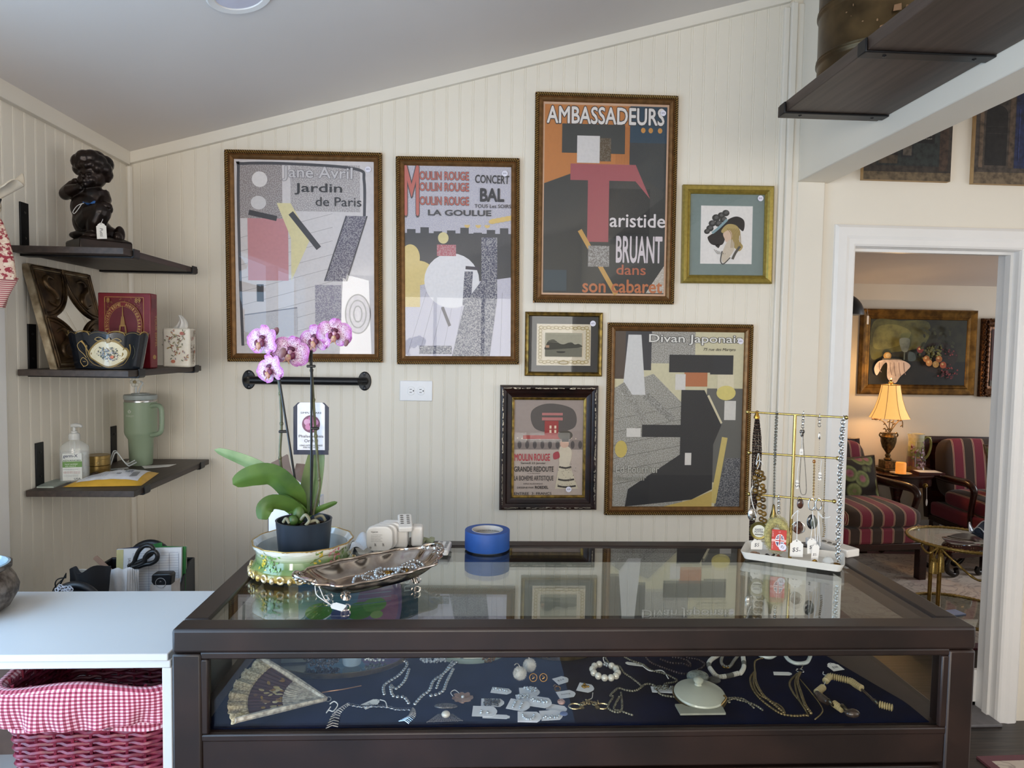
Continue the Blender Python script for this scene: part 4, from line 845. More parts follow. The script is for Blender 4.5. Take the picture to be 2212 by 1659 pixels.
for i in range(110):
    u, v = random.uniform(-iu+.005, iu-.005), random.choice((random.uniform(.06, iv1-.004), random.uniform(iv0+.004, -.03))); an = random.random()*3
    if u*u+(v-.018)**2 > .058**2: a.line([(u-.003*math.cos(an), v-.003*math.sin(an)), (u+.003*math.cos(an), v+.003*math.sin(an))], .0009, '9a7340')
a.oval(0, .018, .0605, .075, G, n=48); a.oval(0, .018, .059, .0735, '7a2226', n=48); a.oval(0, .018, .047, .060, G, n=48); a.oval(0, .018, .046, .059, '67202a', n=48)
def arc_text(s, r_u, r_v, a0, a1, size):
    for i, ch in enumerate(s):
        if ch == ' ': continue
        t_ = a0+(a1-a0)*i/(len(s)-1); a.text(ch, r_u*math.cos(t_), .018+r_v*math.sin(t_), size*(.35 if ch == 'I' else .8), size, 'c09a5c', .02, align='C', rot=t_-PI/2)
arc_text('CINQUANTIEME', .053, .0665, PI*1.12, PI*.56, .0088); arc_text('ANNIVERSAIRE', .053, .0665, PI*.43, -PI*.12, .0088)
a.line([(0, .080), (0, .040)], .0016, G, w2=.004); a.poly([(-.004, .045), (.004, .045), (.008, .015), (-.008, .015)], '9c7642'); a.rect(-.0095, .013, .0095, .017, G)
for s_ in (-1, 1): a.line([(s_*.008, .015), (s_*.011, -.008), (s_*.02, -.03)], .005, '9c7642', 4)
a.rect(-.0125, -.010, .0125, -.006, G); a.line([(-.012, -.03), (0, -.018), (.012, -.03)], .0015, G, 5)
a.rect(-.024, -.034, .024, -.031, G)
a.text('18', -.057, .090, .016, .014, G, .02); a.text('89', .040, .090, .018, .014, G, .02); a.text('19', -.057, -.073, .016, .014, G, .02); a.text('39', .040, -.073, .018, .014, G, .02)
a.text('ANNIVERSAIRE', -.03, -.092, .088, .006, G, .01); a.text('LA TOUR EIFFEL', -.062, -.112, .12, .013, 'c09a5c', .02); a.build('gold_stamping', BKM, t, smooth=False)
a = Art(TB @ Matrix.Translation((bw/2+.0004, bd/2, bh/2)) @ Matrix.Rotation(PI/2, 4, 'Z') @ Matrix.Rotation(PI/2, 4, 'X')); a.text('TOUR EIFFEL', .006, .052, .105, .012, 'b58d50', .01, rot=-PI/2); a.oval(0, -.085, .012, .008, G, n=6); a.rect(-.015, .075, .015, .105, '6a2428'); a.build('spine_lettering', BKM, t, smooth=False)
# ---------------------------------------------------------------- tissue box
fl = vcol('floral_print_ceramic', .35, speck=False, grain=.02)
tx, ty, tw, th_ = -1.085, 2.475, .088, .135; tl = atY(348, 787, 2.47)
TT = Matrix.Translation((tl.x+.048, 2.505, Z2+.0005)) @ Matrix.Rotation(.18, 4, 'Z')
t = thing('tissue_box', 'cream floral tissue box with a tissue pulled up, on the middle shelf', 'tissue box', TT.translation)
b = MB(); b.T = TT; b.box((-tw/2, -tw/2, 0), (tw/2, tw/2, th_), col='e4dccb'); bevel(b.build('box_cover', fl, t), .006, 3)
for R in (0, -PI/2, PI/2):
    a = Art(TT @ Matrix.Rotation(R, 4, 'Z') @ Matrix.Translation((0, -tw/2-.0004, th_/2)) @ Matrix.Rotation(PI/2, 4, 'X'))
    for k in range(7):
        u, v = random.uniform(-.03, .03), random.uniform(-.055, .055); pts = [(u, v)]
        for j in range(3): pts.append((max(-.037, min(.037, pts[-1][0]+random.uniform(-.012, .012))), max(-.06, min(.06, pts[-1][1]+random.uniform(.004, .018)))))
        a.line(pts, .0014, '6d6a44', 4)
        for j in range(9): p = random.choice(pts); a.oval(max(-.036, min(.036, p[0]+random.gauss(0, .006))), max(-.06, min(.06, p[1]+random.gauss(0, .006))), .0042, .0018, random.choice(('7b7a4a', '5c6140', 'a05a3a', '7c3f33', 'a48a55', '8d7f86')), random.random()*3, n=10)
    for c_ in ('a8442a', 'b9603c'): a.oval(random.uniform(-.025, .025), random.uniform(-.05, .05), .007, .006, c_, n=9)
    a.build('flower_print', fl, t, smooth=False)
b = MB(); b.T = TT; b.grid(lambda u, v: ((u-.5)*.05*(1-.75*v)+.012*math.sin(3*v), .012*math.sin(9*u+2*v)*(1-.5*v), th_-.004+.05*v), 16, 8, two=.0005); b.build('tissue', M('tissue_paper', 'f2f0ec', .9, sss=.0), t)
# ---------------------------------------------------------------- lowest shelf
SAGE = M('sage_green_enamel', '93a48a', .45, var=.03, scale=10); tp = Vector((-1.219, 2.608, Z3))
t = thing('tumbler', 'sage green handled tumbler with a flower straw cover on the lowest shelf', 'tumbler', tp)
TT = Matrix.Translation(tp)
b = MB(); b.lathe([(0, 0), (.036, 0), (.0385, .003), (.042, .095), (.052, .112), (.0545, .122), (.0545, .232), (.053, .2325), (0, .2325)], 40, TT); b.build('body', SAGE, t)
b = MB(); b.lathe([(.0532, .2322), (.0535, .24), (.0528, .241)], 40, TT, close=False); b.build('steel_band', M('brushed_steel', 'b6b6b4', .25, 1, var=.05), t)
b = MB(); b.lathe([(.054, .241), (.0555, .243), (.0555, .256), (.053, .2585), (0, .259)], 40, TT); b.lathe([(.03, .258), (.03, .263), (.024, .264), (0, .264)], 24, TT); b.build('lid', M('pale_grey_lid', 'a8b0ae', .35), t)
b = MB(); hp = [(.053, .218), (.07, .222), (.09, .220), (.1, .208), (.102, .18), (.101, .15), (.096, .128), (.082, .118), (.053, .112)]; b.tube([tp+Vector((x*.92, -x*.40, z)) for x, z in spline(hp, 6)], .0085, 12); b.build('handle', SAGE, t)
b = MB(); b.tube([tp+Vector((-.012, -.008, z)) for z in (.262, .292)], .004, 10); b.tube([tp+Vector(p) for p in spline([(-.004, -.008, .262), (.004, -.008, .285), (.012, -.008, .30), (.004, -.008, .306), (-.012, -.008, .30)], 6)], .003, 8); st = b.build('straw', M('clear_straw', 'dfe4e4', .2, alpha=.75), t)
b = MB()
for k in range(6): an = 2*PI*k/6; b.ell(tp+Vector((-.012+.012*math.cos(an), -.014, .305+.012*math.sin(an))), (.0075, .004, .0075), 10, 6)
fb = b.build('flower_cover', M('white_silicone', 'ece9dc', .5), st); b = MB(); b.ell(tp+Vector((-.012, -.017, .305)), (.006, .004, .006)); b.build('flower_centre', M('tan_centre', 'b7a67c', .6), fb)
a = Wrap(lambda u, v, z: tp+Vector(((.0548+z)*math.sin(u/.0548-.35), -(.0548+z)*math.cos(u/.0548-.35), v)))
a.text('STANLEY', 0.004, .184, .034, .0065, 'c9d0c2', .01, align='C'); a.oval(.004, .199, .0065, .005, 'c9d0c2', n=12); a.line([(-.003, .2), (.004, .207), (.011, .2)], .0018, 'c9d0c2'); a.oval(.004, .199, .003, .0025, '93a48a', n=10); a.build('logo', vcol('logo_ink', .5, speck=False), t, smooth=False)
# sanitizer
sp_ = Vector((-1.276, 2.285, Z3)); TT = Matrix.Translation(sp_) @ Matrix.Rotation(.25, 4, 'Z') @ Matrix.Diagonal((1, .62, 1, 1))
t = thing('sanitizer_bottle', 'clear hand sanitizer pump bottle on the lowest shelf', 'bottle', sp_)
CLR = M('clear_plastic', 'eef2f0', .04, trans=.0, alpha=.28, var=.0, spec=.8)
b = MB(); sq = lambda a, z: 1/(abs(math.cos(a))**3.2+abs(math.sin(a))**3.2)**(1/3.2) if z < .118 else 1
b.lathe([(.036, 0), (.0405, .003), (.0405, .108), (.037, .117), (.026, .127), (.0155, .133), (.0155, .137)], 36, TT, fn=sq); b.build('bottle_body', CLR, t)
b = MB(); b.lathe([(.034, .004), (.038, .006), (.038, .096), (0, .096)], 32, TT, fn=sq); b.build('gel', M('clear_gel', 'e6ecea', .05, alpha=.22, var=0), t)
b = MB(); b.lathe([(.0165, .136), (.0165, .150), (.014, .156), (.009, .157), (.009, .163), (.0045, .164), (.0045, .176)], 24, Matrix.Translation(sp_)); b.tube([sp_+Vector(p) for p in ((-.008, .0, .180), (.004, 0, .181), (.020, -.003, .181), (.027, -.004, .177))], [.0065, .008, .0055, .0035], 10); b.build('pump', M('translucent_white_pump', 'e2e3e0', .35, alpha=.85), t)
b = MB(); b.tube([sp_+Vector((0, 0, z)) for z in (.01, .15)], .003, 8); b.build('dip_tube', CLR, t)
a = Wrap(lambda u, v, z: TT @ Vector((u, -.0405/1-.0008-z*3, v)))
a.rect(-.027, .008, .027, .094, 'd9dcd8'); a.rect(-.027, .050, .027, .068, '5f8f3a'); a.rect(-.027, .068, .027, .074, 'c8d4bc'); a.text('germ-X', -.025, .079, .04, .012, '2b3558', .02); a.text('ADVANCED', -.026, .069, .05, .005, '37465c', .01); a.text('hand sanitizer', -.02, .058, .036, .005, 'e8efe0'); a.text('with vitamin E', -.02, .052, .03, .004, 'e8efe0')
for v in (.034, .030): a.text('kills 99.99% of germs', -.024, v, .046, .003, 'a8464c')
for v in (.024, .020, .042): a.text('moisturizing gel for hands', -.024, v, .04, .0026, '7b8490')
a.text('USA', .005, .010, .018, .006, '39424e', .01); a.build('label', vcol('label_ink', .4, speck=False), t, smooth=False)
# tins
GT_ = M('gold_tin', 'a58a54', .3, .85, var=.12, scale=30)
for i, (z, lb) in enumerate(((0, 'lower of two round gold tins stacked behind the sanitizer'), (.034, 'upper of two round gold tins stacked behind the sanitizer'))):
    c = Vector((-1.268, 2.405, Z3+z)); t = thing('round_tin', lb, 'tin', c, group='gold tins on the lowest shelf')
    b = MB(); b.lathe([(0, 0), (.037, 0), (.038, .001), (.038, .021), (.037, .022)], 36, Matrix.Translation(c)); b.build('tin_body', GT_, t)
    b = MB(); b.lathe([(.0385, .0215), (.039, .022), (.039, .0325), (.037, .0335), (.034, .033), (0, .033)], 36, Matrix.Translation(c)); b.build('lid', GT_, t)
    a = Wrap(lambda u, v, z_, c=c: c+Vector(((.0384+z_)*math.sin(u/.038), -(.0384+z_)*math.cos(u/.038), v))); a.rect(-.03, .004, .03, .018, 'a9925f'); a.text('fine candle', -.022, .008, .028, .004, '6c5836'); a.oval(.02, .011, .005, .005, '6c5836', n=14); a.oval(.02, .011, .004, .004, 'a9925f', n=14); a.build('label', vcol('tin_ink', .35, .5, speck=False), t, smooth=False)
c = atZ(206, 1031, Z3)+Vector((0, -.005, .0)); b = MB(); b.prism([(-.02, 0), (.02, 0), (.022, .012), (.004, .022), (-.018, .010)], .03, Matrix.Translation(c) @ Matrix.Rotation(.3, 4, 'Z') @ Matrix.Rotation(PI/2, 4, 'X')); tag(bevel(b.build('leather_case', M('dark_brown_leather', '33241f', .5)), .003), 'small dark brown leather case between the gold tins and the mailer', 'case')
# acrylic stand
A0, A1 = atZ(236, 1020, Z3), atZ(288, 1016, Z3); AC = M('clear_acrylic', 'f2f6f6', .02, alpha=.2, var=0, spec=.9); ACE = M('acrylic_edge', 'e9efee', .15, alpha=.75, var=0)
d = (A1-A0); d.z = 0; L = d.length; d.normalize(); q = Vector((-d.y, d.x, 0))
t = thing('acrylic_stand', 'bent clear acrylic phone stand on the lowest shelf', 'stand', A0)
prof_ = spline([(.062, .002), (.03, .0015), (.004, .002), (.0, .006), (.006, .03), (.016, .062), (.022, .066), (.028, .062), (.046, .032), (.058, .018), (.064, .018), (.084, .028)], 4)
b = MB(); b.grid(lambda u, v: A0+d*prof_[min(int(u*(len(prof_)-1)+.5), len(prof_)-1)][0]+Vector((0, 0, prof_[min(int(u*(len(prof_)-1)+.5), len(prof_)-1)][1]))+q*(v*.05), len(prof_)-1, 1, two=.0025); b.build('bent_sheet', AC, t)
for v in (0, .05): b = MB(); b.tube([A0+d*x+Vector((0, 0, z))+q*v for x, z in prof_], .0016, 6); b.build('polished_edge', ACE, t)
# papers
PAP = M('white_paper', 'e9e7e2', .8, var=.01)
def flat_card(name, label, cat, pts, mat, th=.0008, z=Z3, lines=None, lift=0):
    P = [atZ(x, y, z) for x, y in pts]; c = sum(P, Vector())/len(P); b = MB()
    b.prism([(p.x-c.x, p.y-c.y) for p in P], th, Matrix.Translation((c.x, c.y, z+lift))); o = b.build(name, mat); tag(o, label, cat)
    if lines:
        e = (P[1]-P[0]).normalized(); f = Vector((-e.y, e.x, 0)); T = Matrix(((e.x, f.x, 0, c.x), (e.y, f.y, 0, c.y), (0, 0, 1, z+th+lift+.0003), (0, 0, 0, 1))); a = Art(T)
        for i in range(lines): a.line([(-.03, .012-.006*i), (.03-.008*(i % 3), .012-.006*i)], .0014, '8f8c88')
        a.build('printed_text', INK, o, smooth=False)
    return o
flat_card('business_cards', 'little white pile of cards in front of the green tumbler', 'cards', ((270, 1002), (318, 1003), (328, 993), (283, 992)), PAP, .004, lines=4)
flat_card('receipt', 'white paper receipt lying at the shelf edge beside the yellow mailer', 'receipt', ((312, 1012), (365, 1008), (381, 1003), (306, 1007)), PAP, .001, lines=3)
flat_card('booklet', 'pale grey-green booklet lying at the front left of the lowest shelf', 'booklet', ((79, 1054), (116, 1054), (158, 1038), (112, 1037)), M('pale_sage_card', 'a9b3aa', .6), .004)
# mailer
m0, m1, m2, m3 = atZ(134, 1053, Z3), atZ(305, 1050, Z3), atZ(344, 1022, Z3), atZ(200, 1035, Z3)
def mail(u, v, top=1): p = (m0*(1-u)+m1*u)*(1-v)+(m3*(1-u)+m2*u)*v; return p+Vector((0, 0, .001+top*.034*(math.sin(PI*min(1, max(0, u)))**.5)*(math.sin(PI*v)**.6)*(.75+.35*u)+.0015*math.sin(31*u+17*v)*math.sin(PI*u)*math.sin(PI*v)))
t = thing('bubble_mailer', 'yellow padded mailing envelope with a white label on the lowest shelf', 'envelope', (m0+m2)/2)
b = MB(); b.grid(lambda u, v: mail(u, v), 40, 14); b.grid(lambda u, v: mail(1-u, v, .03), 40, 14); b.build('envelope', M('kraft_yellow', 'd9a93c', .5, var=.06, scale=30, bmp=.05), t, sharp=80)
lab = lambda u, v, z: mail(.12+.8*u, .12+.74*v)+Vector((0, 0, .0010+z))
a = Wrap(lab); z = a.up(); a.add([(i/24, j/8, z) for j in range(9) for i in range(25)], [(j*25+i, j*25+i+1, (j+1)*25+i+1, (j+1)*25+i) for j in range(8) for i in range(24)], col='e8e8ec'); a.step = .0003
for v in (.2, .28, .36, .74, .82): 
    z = a.up(); n = 20; a.add([(x, y, z) for i in range(n+1) for x, y in ((.1+.35*i/n, v-.01), (.1+.35*i/n, v+.012))], [(2*i, 2*i+2, 2*i+3, 2*i+1) for i in range(n)], col='9da0b4')
a.rect(.58, .25, .66, .7, '24242a'); a.rect(.605, .4, .635, .55, 'e8e8ec'); a.text('USPS', .7, .35, .12, .2, '5a5f7c', .02)
for i in range(18): a.rect(.84+.007*i, .1, .84+.007*i+(.002 if i % 3 else .005), .38, '2c2c30')
a.build('shipping_label', vcol('label_ink', .4, speck=False), t, smooth=False)
# ---------------------------------------------------------------- red toile apron on the left wall
def toile(name):
    m, nt, p = NT(name); n = noise(nt, 44, 6); n2 = noise(nt, 110, 2); a_ = ramp(nt, n, ((.46, 'd9c4ac'), (.50, '8e2f38'))); c = mixc(nt, ramp(nt, n2, ((.5, '000000'), (.55, 'ffffff'))), a_, 'cfae9a')
    nt.links.new(c, p.inputs['Base Color']); p.inputs['Roughness'].default_value = .9; return m
ay = 1.9; ax = atY(37, 590, ay).x-.05
t = thing('toile_apron', 'red toile and striped cloth with a knotted cream top, hanging at the wall edge', 'cloth', (ax, ay, 1.5))
def lobe(z0, z1, w0, w1, ph=0):
    def fn(u, v):
        a_ = 2*PI*u; w = w0+(w1-w0)*v; return Vector((ax-.02+w*math.cos(a_)*(1+.10*math.sin(5*a_+ph+3*v)), ay+w*.6*math.sin(a_), z0+(z1-z0)*v))
    return fn
b = MB(); b.grid(lambda u, v: lobe(1.905, 1.735, .018+.05*v**.6, .018+.05*v**.6)(u, v), 48, 16); b.build('toile_panel', toile('red_toile_print'), t, sharp=80)
m, nt, p = NT('red_stripe_cloth'); tc = nd(nt, 'ShaderNodeTexCoord'); wv = nd(nt, 'ShaderNodeTexWave', Scale=60.0); wv.bands_direction = 'Z'; nt.links.new(tc.outputs['Object'], wv.inputs[0]); nt.links.new(ramp(nt, wv.outputs[0], ((.45, 'd3b8a6'), (.55, '97414a'))), p.inputs['Base Color']); p.inputs['Roughness'].default_value = .9
b = MB(); b.grid(lobe(1.742, 1.662, .066, .035, 1), 48, 8); b.build('striped_hem', m, t, sharp=80)
CRM = M('cream_linen', 'cdbda6', .85, var=.06, scale=20, bmp=.05)
b = MB(); b.ell((ax-.02, ay, 1.925), (.03, .03, .03), 14, 10); b.grid(lambda u, v: (ax-.03+.085*v+.03*(u-.5)*(1+1.2*v)*0+.02*math.sin(4*u)*v, ay+.05*(u-.5)*(1+v), 1.93+.06*v+.045*(u-.5)*v+.012*math.sin(9*u)), 16, 8, two=.003); b.grid(lambda u, v: (ax-.04-.05*v, ay+.04*(u-.5), 1.94+.05*v+.01*math.sin(8*u)), 12, 6, two=.003); b.build('knotted_tie', CRM, t, sharp=80)
b = MB(); b.tube(spline([(XL+.0, ay, 1.935), (ax, ay, 1.92), (ax+.015, ay-.015, 1.925), (ax+.019, ay-.01, 1.942)], 5), .003, 8); b.build('hook', BLK, t)
b = MB(); b.tube(spline([(ax-.02, ay-.025, 1.69), (ax+.0, ay-.032, 1.665), (ax+.006, ay-.032, 1.635), (ax-.005, ay-.032, 1.63)], 6), .004, 8); b.build('cord', M('white_cord', 'e6e0d8', .8), t)
# ---------------------------------------------------------------- pewter pot on the white cabinet
c = Vector((atY(25, 1250, 1.5).x-.088, 1.50, KT)); PEW = M('embossed_pewter', '8a8078', .42, .75, var=.35, scale=60, col2='4c443e', bmp=.35)
t = thing('pewter_pot', 'embossed pewter pot at the left end of the white cabinet top', 'pot', c)
b = MB(); b.lathe([(0, 0), (.055, 0), (.074, .012), (.086, .035), (.088, .052), (.082, .072), (.074, .084), (.071, .09), (.077, .094), (.0775, .101), (.073, .102), (.068, .09), (.078, .06), (.07, .02), (0, .01)], 48, Matrix.Translation(c), fn=lambda a, z: 1+.012*math.sin(9*a+60*z)); b.build('bowl', PEW, t)
b = MB(); b.lathe([(.073, .1005), (.0735, .103), (.069, .104), (.066, .098), (.06, .05), (.0, .03)], 40, Matrix.Translation(c), close=False); b.build('glass_liner', M('blue_grey_glass', '9fb4c0', .08, spec=.8), t)
# ---------------------------------------------------------------- office bins behind the cabinet
ST = .72; PLB = M('black_plastic', '1b1c20', .4, var=.1, scale=30)
def bin_(label, x0, x1, y0, y1, hf, hb, arch):
    t = thing('office_bin', label, 'bin', ((x0+x1)/2, (y0+y1)/2, ST), group='black plastic office bins')
    b = MB(); th = .004
    b.box((x0, y0, ST), (x1, y1, ST+th)); b.box((x0, y0, ST), (x1, y0+th, ST+hf)); b.box((x0, y1-th, ST), (x1, y1, ST+hb))
    for x in (x0, x1-th): b.prism([(y0, ST), (y1, ST), (y1, ST+hb), (y1-.04, ST+hb), (y0, ST+hf)], th, Matrix(((0, 0, 1, x), (1, 0, 0, 0), (0, 1, 0, 0), (0, 0, 0, 1))))
    b.tube([(x1-th/2, y0, ST+hf), (x1-th/2, y1-.04, ST+hb), (x1-th/2, y1, ST+hb), (x0+th/2, y1, ST+hb), (x0+th/2, y1-.04, ST+hb), (x0+th/2, y0, ST+hf)], .004, 8); b.build('tray', PLB, t)
    ac, ar, az = arch; b = MB(); b.tube([(ac.x+ar*math.cos(PI*i/20), ac.y, az+ar*1.05*math.sin(PI*i/20)) for i in range(21)], .011, 12); b.build('loop_handle', PLB, t)
    return t
e = atY(412, 1213, 2.14); rg = atY(335, 1160, 2.2)
bin_('black office bin holding the sales pad and scissors', e.x-.25, e.x, 1.93, 2.17, .02, e.z-ST+.0, (Vector((rg.x, 2.168, 0)), .062, rg.z-.075))
rg2 = atY(190, 1242, 1.86)
bin_('black office bin with a loop handle standing in front of the white bags', rg2.x-.11, rg2.x+.105, 1.74, 1.915, .06, .10, (Vector((rg2.x, 1.80, 0)), .062, rg2.z-.072))
def upright(name, label, cat, px, Y, mat, thick=.006, tilt=0, group=None):
    P = [atY(x, y, Y) for x, y in px]; b = MB(); b.prism([(p.x, p.z) for p in P], thick, Matrix(((1, 0, 0, 0), (0, 0, 1, Y), (0, 1, 0, 0), (0, 0, 0, 1)))); o = b.build(name, mat); tag(o, label, cat, group); return o
YP = 2.085
o = upright('sales_pad', 'white sales order pad standing in the black bin behind the scissors', 'notepad', ((250, 1290), (390, 1290), (392, 1183), (252, 1187)), YP, M('pad_paper', 'dcdcde', .7, var=.01), .008)
a = Art(Matrix(((1, 0, 0, 0), (0, 0, -1, YP-.0006), (0, 1, 0, 0), (0, 0, 0, 1)))); pt = lambda x, y: tuple(atY(x, y, YP)[k] for k in (0, 2))
a.poly([pt(250, 1290), pt(265, 1290), pt(267, 1187), pt(252, 1188)], 'c9c08a')
for i in range(16): a.line([pt(288, 1196+5.5*i), pt(386, 1193+5.5*i)], .0007, '8f93a6')
for x in (288, 300, 322, 344, 366, 386): a.line([pt(x, 1195), pt(x, 1282)], .0008, '7b8094')
p = pt(277, 1205); a.text('SALES', p[0], p[1], .022, .008, '8a7f7c', rot=-PI/2); a.build('printed_form', INK, o, smooth=False)
upright('green_folder', 'green card folder edge showing behind the sales pad', 'folder', ((330, 1290), (400, 1290), (401, 1181), (392, 1181), (350, 1180), (349, 1172), (330, 1176)), YP+.012, M('green_card', '2f7a3c', .6), .003)
upright('blue_folder', 'dark blue folder behind the yellow edge of the sales pad', 'folder', ((252, 1290), (330, 1290), (330, 1178), (252, 1186)), YP+.018, M('navy_card', '2a3154', .6), .003)
upright('clear_sleeve', 'pale plastic sleeve at the right of the green folder', 'sleeve', ((385, 1290), (401, 1290), (404, 1180), (385, 1182)), YP+.024, M('pale_sleeve', 'b9c0a8', .3), .002)
# scissors
Y = 2.055; SCI = M('black_scissor_plastic', '1a1b1e', .35); f = lambda x, y, d=0: atY(100+x/6.703, 1140+y/6.703, Y+d)
t = thing('scissors', 'black-handled scissors standing in the bin in front of the sales pad', 'scissors', f(1200, 560)+Vector((0, 0, -.06)))
b = MB(); b.tube([f(*p) for p in spline([(1210, 560), (1270, 500), (1300, 420), (1345, 330), (1420, 265), (1500, 260), (1545, 300), (1530, 370), (1470, 420), (1400, 470), (1330, 500), (1270, 540)], 5)], .0062, 10, True); b.build('handle', SCI, t)
b = MB(); b.tube([f(*p, -.008) for p in spline([(1230, 570), (1330, 545), (1420, 500), (1430, 430), (1490, 360), (1570, 345), (1610, 400), (1590, 470), (1520, 515), (1440, 530), (1350, 560)], 5)], .0065, 10, True); b.build('handle', SCI, t)
for k in (0, 1): b = MB(); b.prism([(-.006, 0), (.006, 0), (.003, -.115), (-.002, -.115)], .0018, Matrix.Translation(f(1215+30*k, 560, -.002-.004*k)) @ Matrix.Rotation(PI/2, 4, 'X') @ Matrix.Rotation(-.28+.1*k, 4, 'Z')); b.build('blade', M('blade_steel', '9a9ca0', .25, 1, var=.03), t)
b = MB(); b.ell(f(1200, 548, -.006), .0055); b.build('pivot', SCI, t)
# label printer / tape measure
Y = 1.99; f = lambda x, y, d=0: atY(100+x/6.703, 1140+y/6.703, Y+d); c = f(1650, 760); t = thing('tape_measure', 'black tape measure with a round label lying in front of the sales pad', 'tape measure', c-Vector((0, 0, .03)))
b = MB(); P = [f(*p) for p in ((1520, 700), (1545, 672), (1785, 664), (1815, 690), (1800, 840), (1560, 850), (1518, 790))]; b.prism([(p.x, p.z) for p in P], .03, Matrix(((1, 0, 0, 0), (0, 0, 1, Y), (0, 1, 0, 0), (0, 0, 0, 1)))); bevel(b.build('housing', PLB, t), .004, 3)
b = MB(); b.torus(f(1655, 800, -.001), .014, .0008, Matrix.Rotation(PI/2, 4, 'X'), 28, 6); b.build('label_ring', M('light_grey_print', 'a8a8a8', .6), t)
a = Art(Matrix.Translation(f(1655, 778, -.001)) @ Matrix.Rotation(PI/2, 4, 'X')); a.text('JL', 0, 0, .006, .004, 'b9b9b9', align='C'); a.build('label_letters', INK, t, smooth=False)
b = MB(); b.box(tuple(c+Vector((-.028, 0, -.075))), tuple(c+Vector((.03, .06, -.014)))); tag(b.build('cardboard_box', M('white_card_box', 'cfc9c6', .7)), 'small white carton under the tape measure in the black bin', 'box')
# bags, stick, pouch
BAG = M('clear_poly_bag', 'eef1f6', .12, alpha=.9, var=.02, scale=60, bmp=.6, spec=.8)
for k in range(6):
    Y = 1.925+.006*k; f = lambda x, y: atY(100+x/6.703, 1140+y/6.703, Y); dx = 30*k
    P0, P1, P2, P3 = f(800+dx, 1010), f(1150+38*k, 1010), f(1170+34*k, 580+4*k), f(790+dx, 615-4*k)
    P0 = Vector((P0.x, Y, ST+.004)); P1 = Vector((P1.x, Y, ST+.004))
    b = MB(); b.grid(lambda u, v: (P0*(1-u)+P1*u)*(1-v)+(P3*(1-u)+P2*u)*v+Vector((0, .002*math.sin(17*u+9*v+k), .0025*math.sin(13*u+k)*v)), 16, 12); tag(b.build('plastic_bag', BAG, smooth=True), 'clear white plastic bag in the upright sheaf beside the scissors' if k else 'foremost clear plastic bag of the sheaf beside the black loop handle', 'bag', 'clear plastic bags in a sheaf')
Y = 2.06; q0, q1 = atY(204, 1203, Y), atY(236, 1232, Y); d = (q1-q0).normalized(); q1 = q0+d*.15
b = MB(); n = Vector((d.z, 0, -d.x)); b.prism([((q0+d*s+n*w).x, (q0+d*s+n*w).z) for s, w in ((0, -.003), (.002, -.0075), (.15, -.0075), (.15, .0075), (.002, .0075), (0, .003))], .002, Matrix(((1, 0, 0, 0), (0, 0, 1, Y), (0, 1, 0, 0), (0, 0, 0, 1)))); tag(b.build('wooden_stick', M('birch_stick', 'a68673', .7)), 'flat wooden stick leaning up behind the black bin', 'stick')
pc = atY(190, 1245, 1.875); t = thing('drawstring_pouch', 'black drawstring pouch stuffed in the front office bin', 'pouch', pc-Vector((0, 0, .09)))
b = MB(); b.grid(lambda u, v: Vector((pc.x-.055+.105*u, 1.87+.02*math.sin(6*u+2*v), pc.z-.09+.105*v+.012*u*v+.006*math.sin(11*u))), 18, 8, two=.01); b.build('cloth', M('black_cloth', '18171a', .9), t)
for k in range(4): b = MB(); b.tube(spline([(pc.x-.05, 1.865, pc.z+.0+.004*k), (pc.x-.068-.004*k, 1.86, pc.z-.002-.016*k), (pc.x-.076-.006*k, 1.86, pc.z-.016-.02*k), (pc.x-.07, 1.862, pc.z-.035-.02*k)], 5), .0016, 6); b.build('drawstring', M('black_cord', '121215', .8), t)
b = MB(); lc = atY(150, 1272, 1.79)
for k in range(22): x, z = lc.x-.035+.05*random.random(), lc.z-.010+.022*random.random(); b.torus((x, 1.775+.004*math.sin(k), z), .0045, .0013, Matrix.Rotation(PI/2+.3*math.sin(k), 4, 'X'), 10, 5)
tag(b.build('lace_trim', M('white_lace', 'dedfe8', .8)), 'white lace edging curled in the front office bin', 'lace')
upright('paper_sheets', 'white paper sheets standing behind the black pouch', 'paper', ((150, 1290), (230, 1290), (226, 1234), (178, 1230), (152, 1232)), 1.905, PAP, .004)
# ---------------------------------------------------------------- things on the glass counter
TOP = CT
def along(path, step):
    P = [Vector(p) for p in path]; out = []; carry = 0.0
    for a, b_ in zip(P, P[1:]):
        L = (b_-a).length; s = carry
        while s < L: out.append((a+(b_-a)*(s/L), (b_-a).normalized())); s += step
        carry = s-L
    return out
def beads(mb, path, step, r, n=8, m=6, jit=0, cols=None, squash=None):
    for i, (p, d) in enumerate(along(path, step)):
        q = Vector((random.gauss(0, jit), random.gauss(0, jit), random.gauss(0, jit))) if jit else Vector()
        R = Vector((0, 0, 1)).rotation_difference(d).to_matrix().to_4x4() if squash else None
        mb.ell(p+q, (r, r, r*squash) if squash else r, n, m, R, col=cols[i % len(cols)] if cols else None)
def chain(mb, path, L, w, wire, n=10, m=5):
    for i, (p, d) in enumerate(along(path, L*.72)):
        R = Vector((1, 0, 0)).rotation_difference(d).to_matrix().to_4x4() @ Matrix.Rotation(PI/2*(i % 2)+.4, 4, 'X')
        mb.tube([p+(R @ Vector((L/2*math.cos(2*PI*k/n), w/2*math.sin(2*PI*k/n), 0))) for k in range(n)], wire, m, True)
SILV = M('polished_silver', 'cfccc8', .16, 1, var=.12, scale=120); GOLD = M('polished_gold', 'b68c3e', .2, 1, var=.15, scale=90); BRASS = M('satin_brass', 'c0a868', .22, 1, var=.08, scale=40)
PEARL = M('pearl', 'e2dccf', .18, .1, var=.04, coat=.6); RHINE = M('crystal_stone', 'dde4ea', .05, .55, var=.25, scale=400, spec=1)
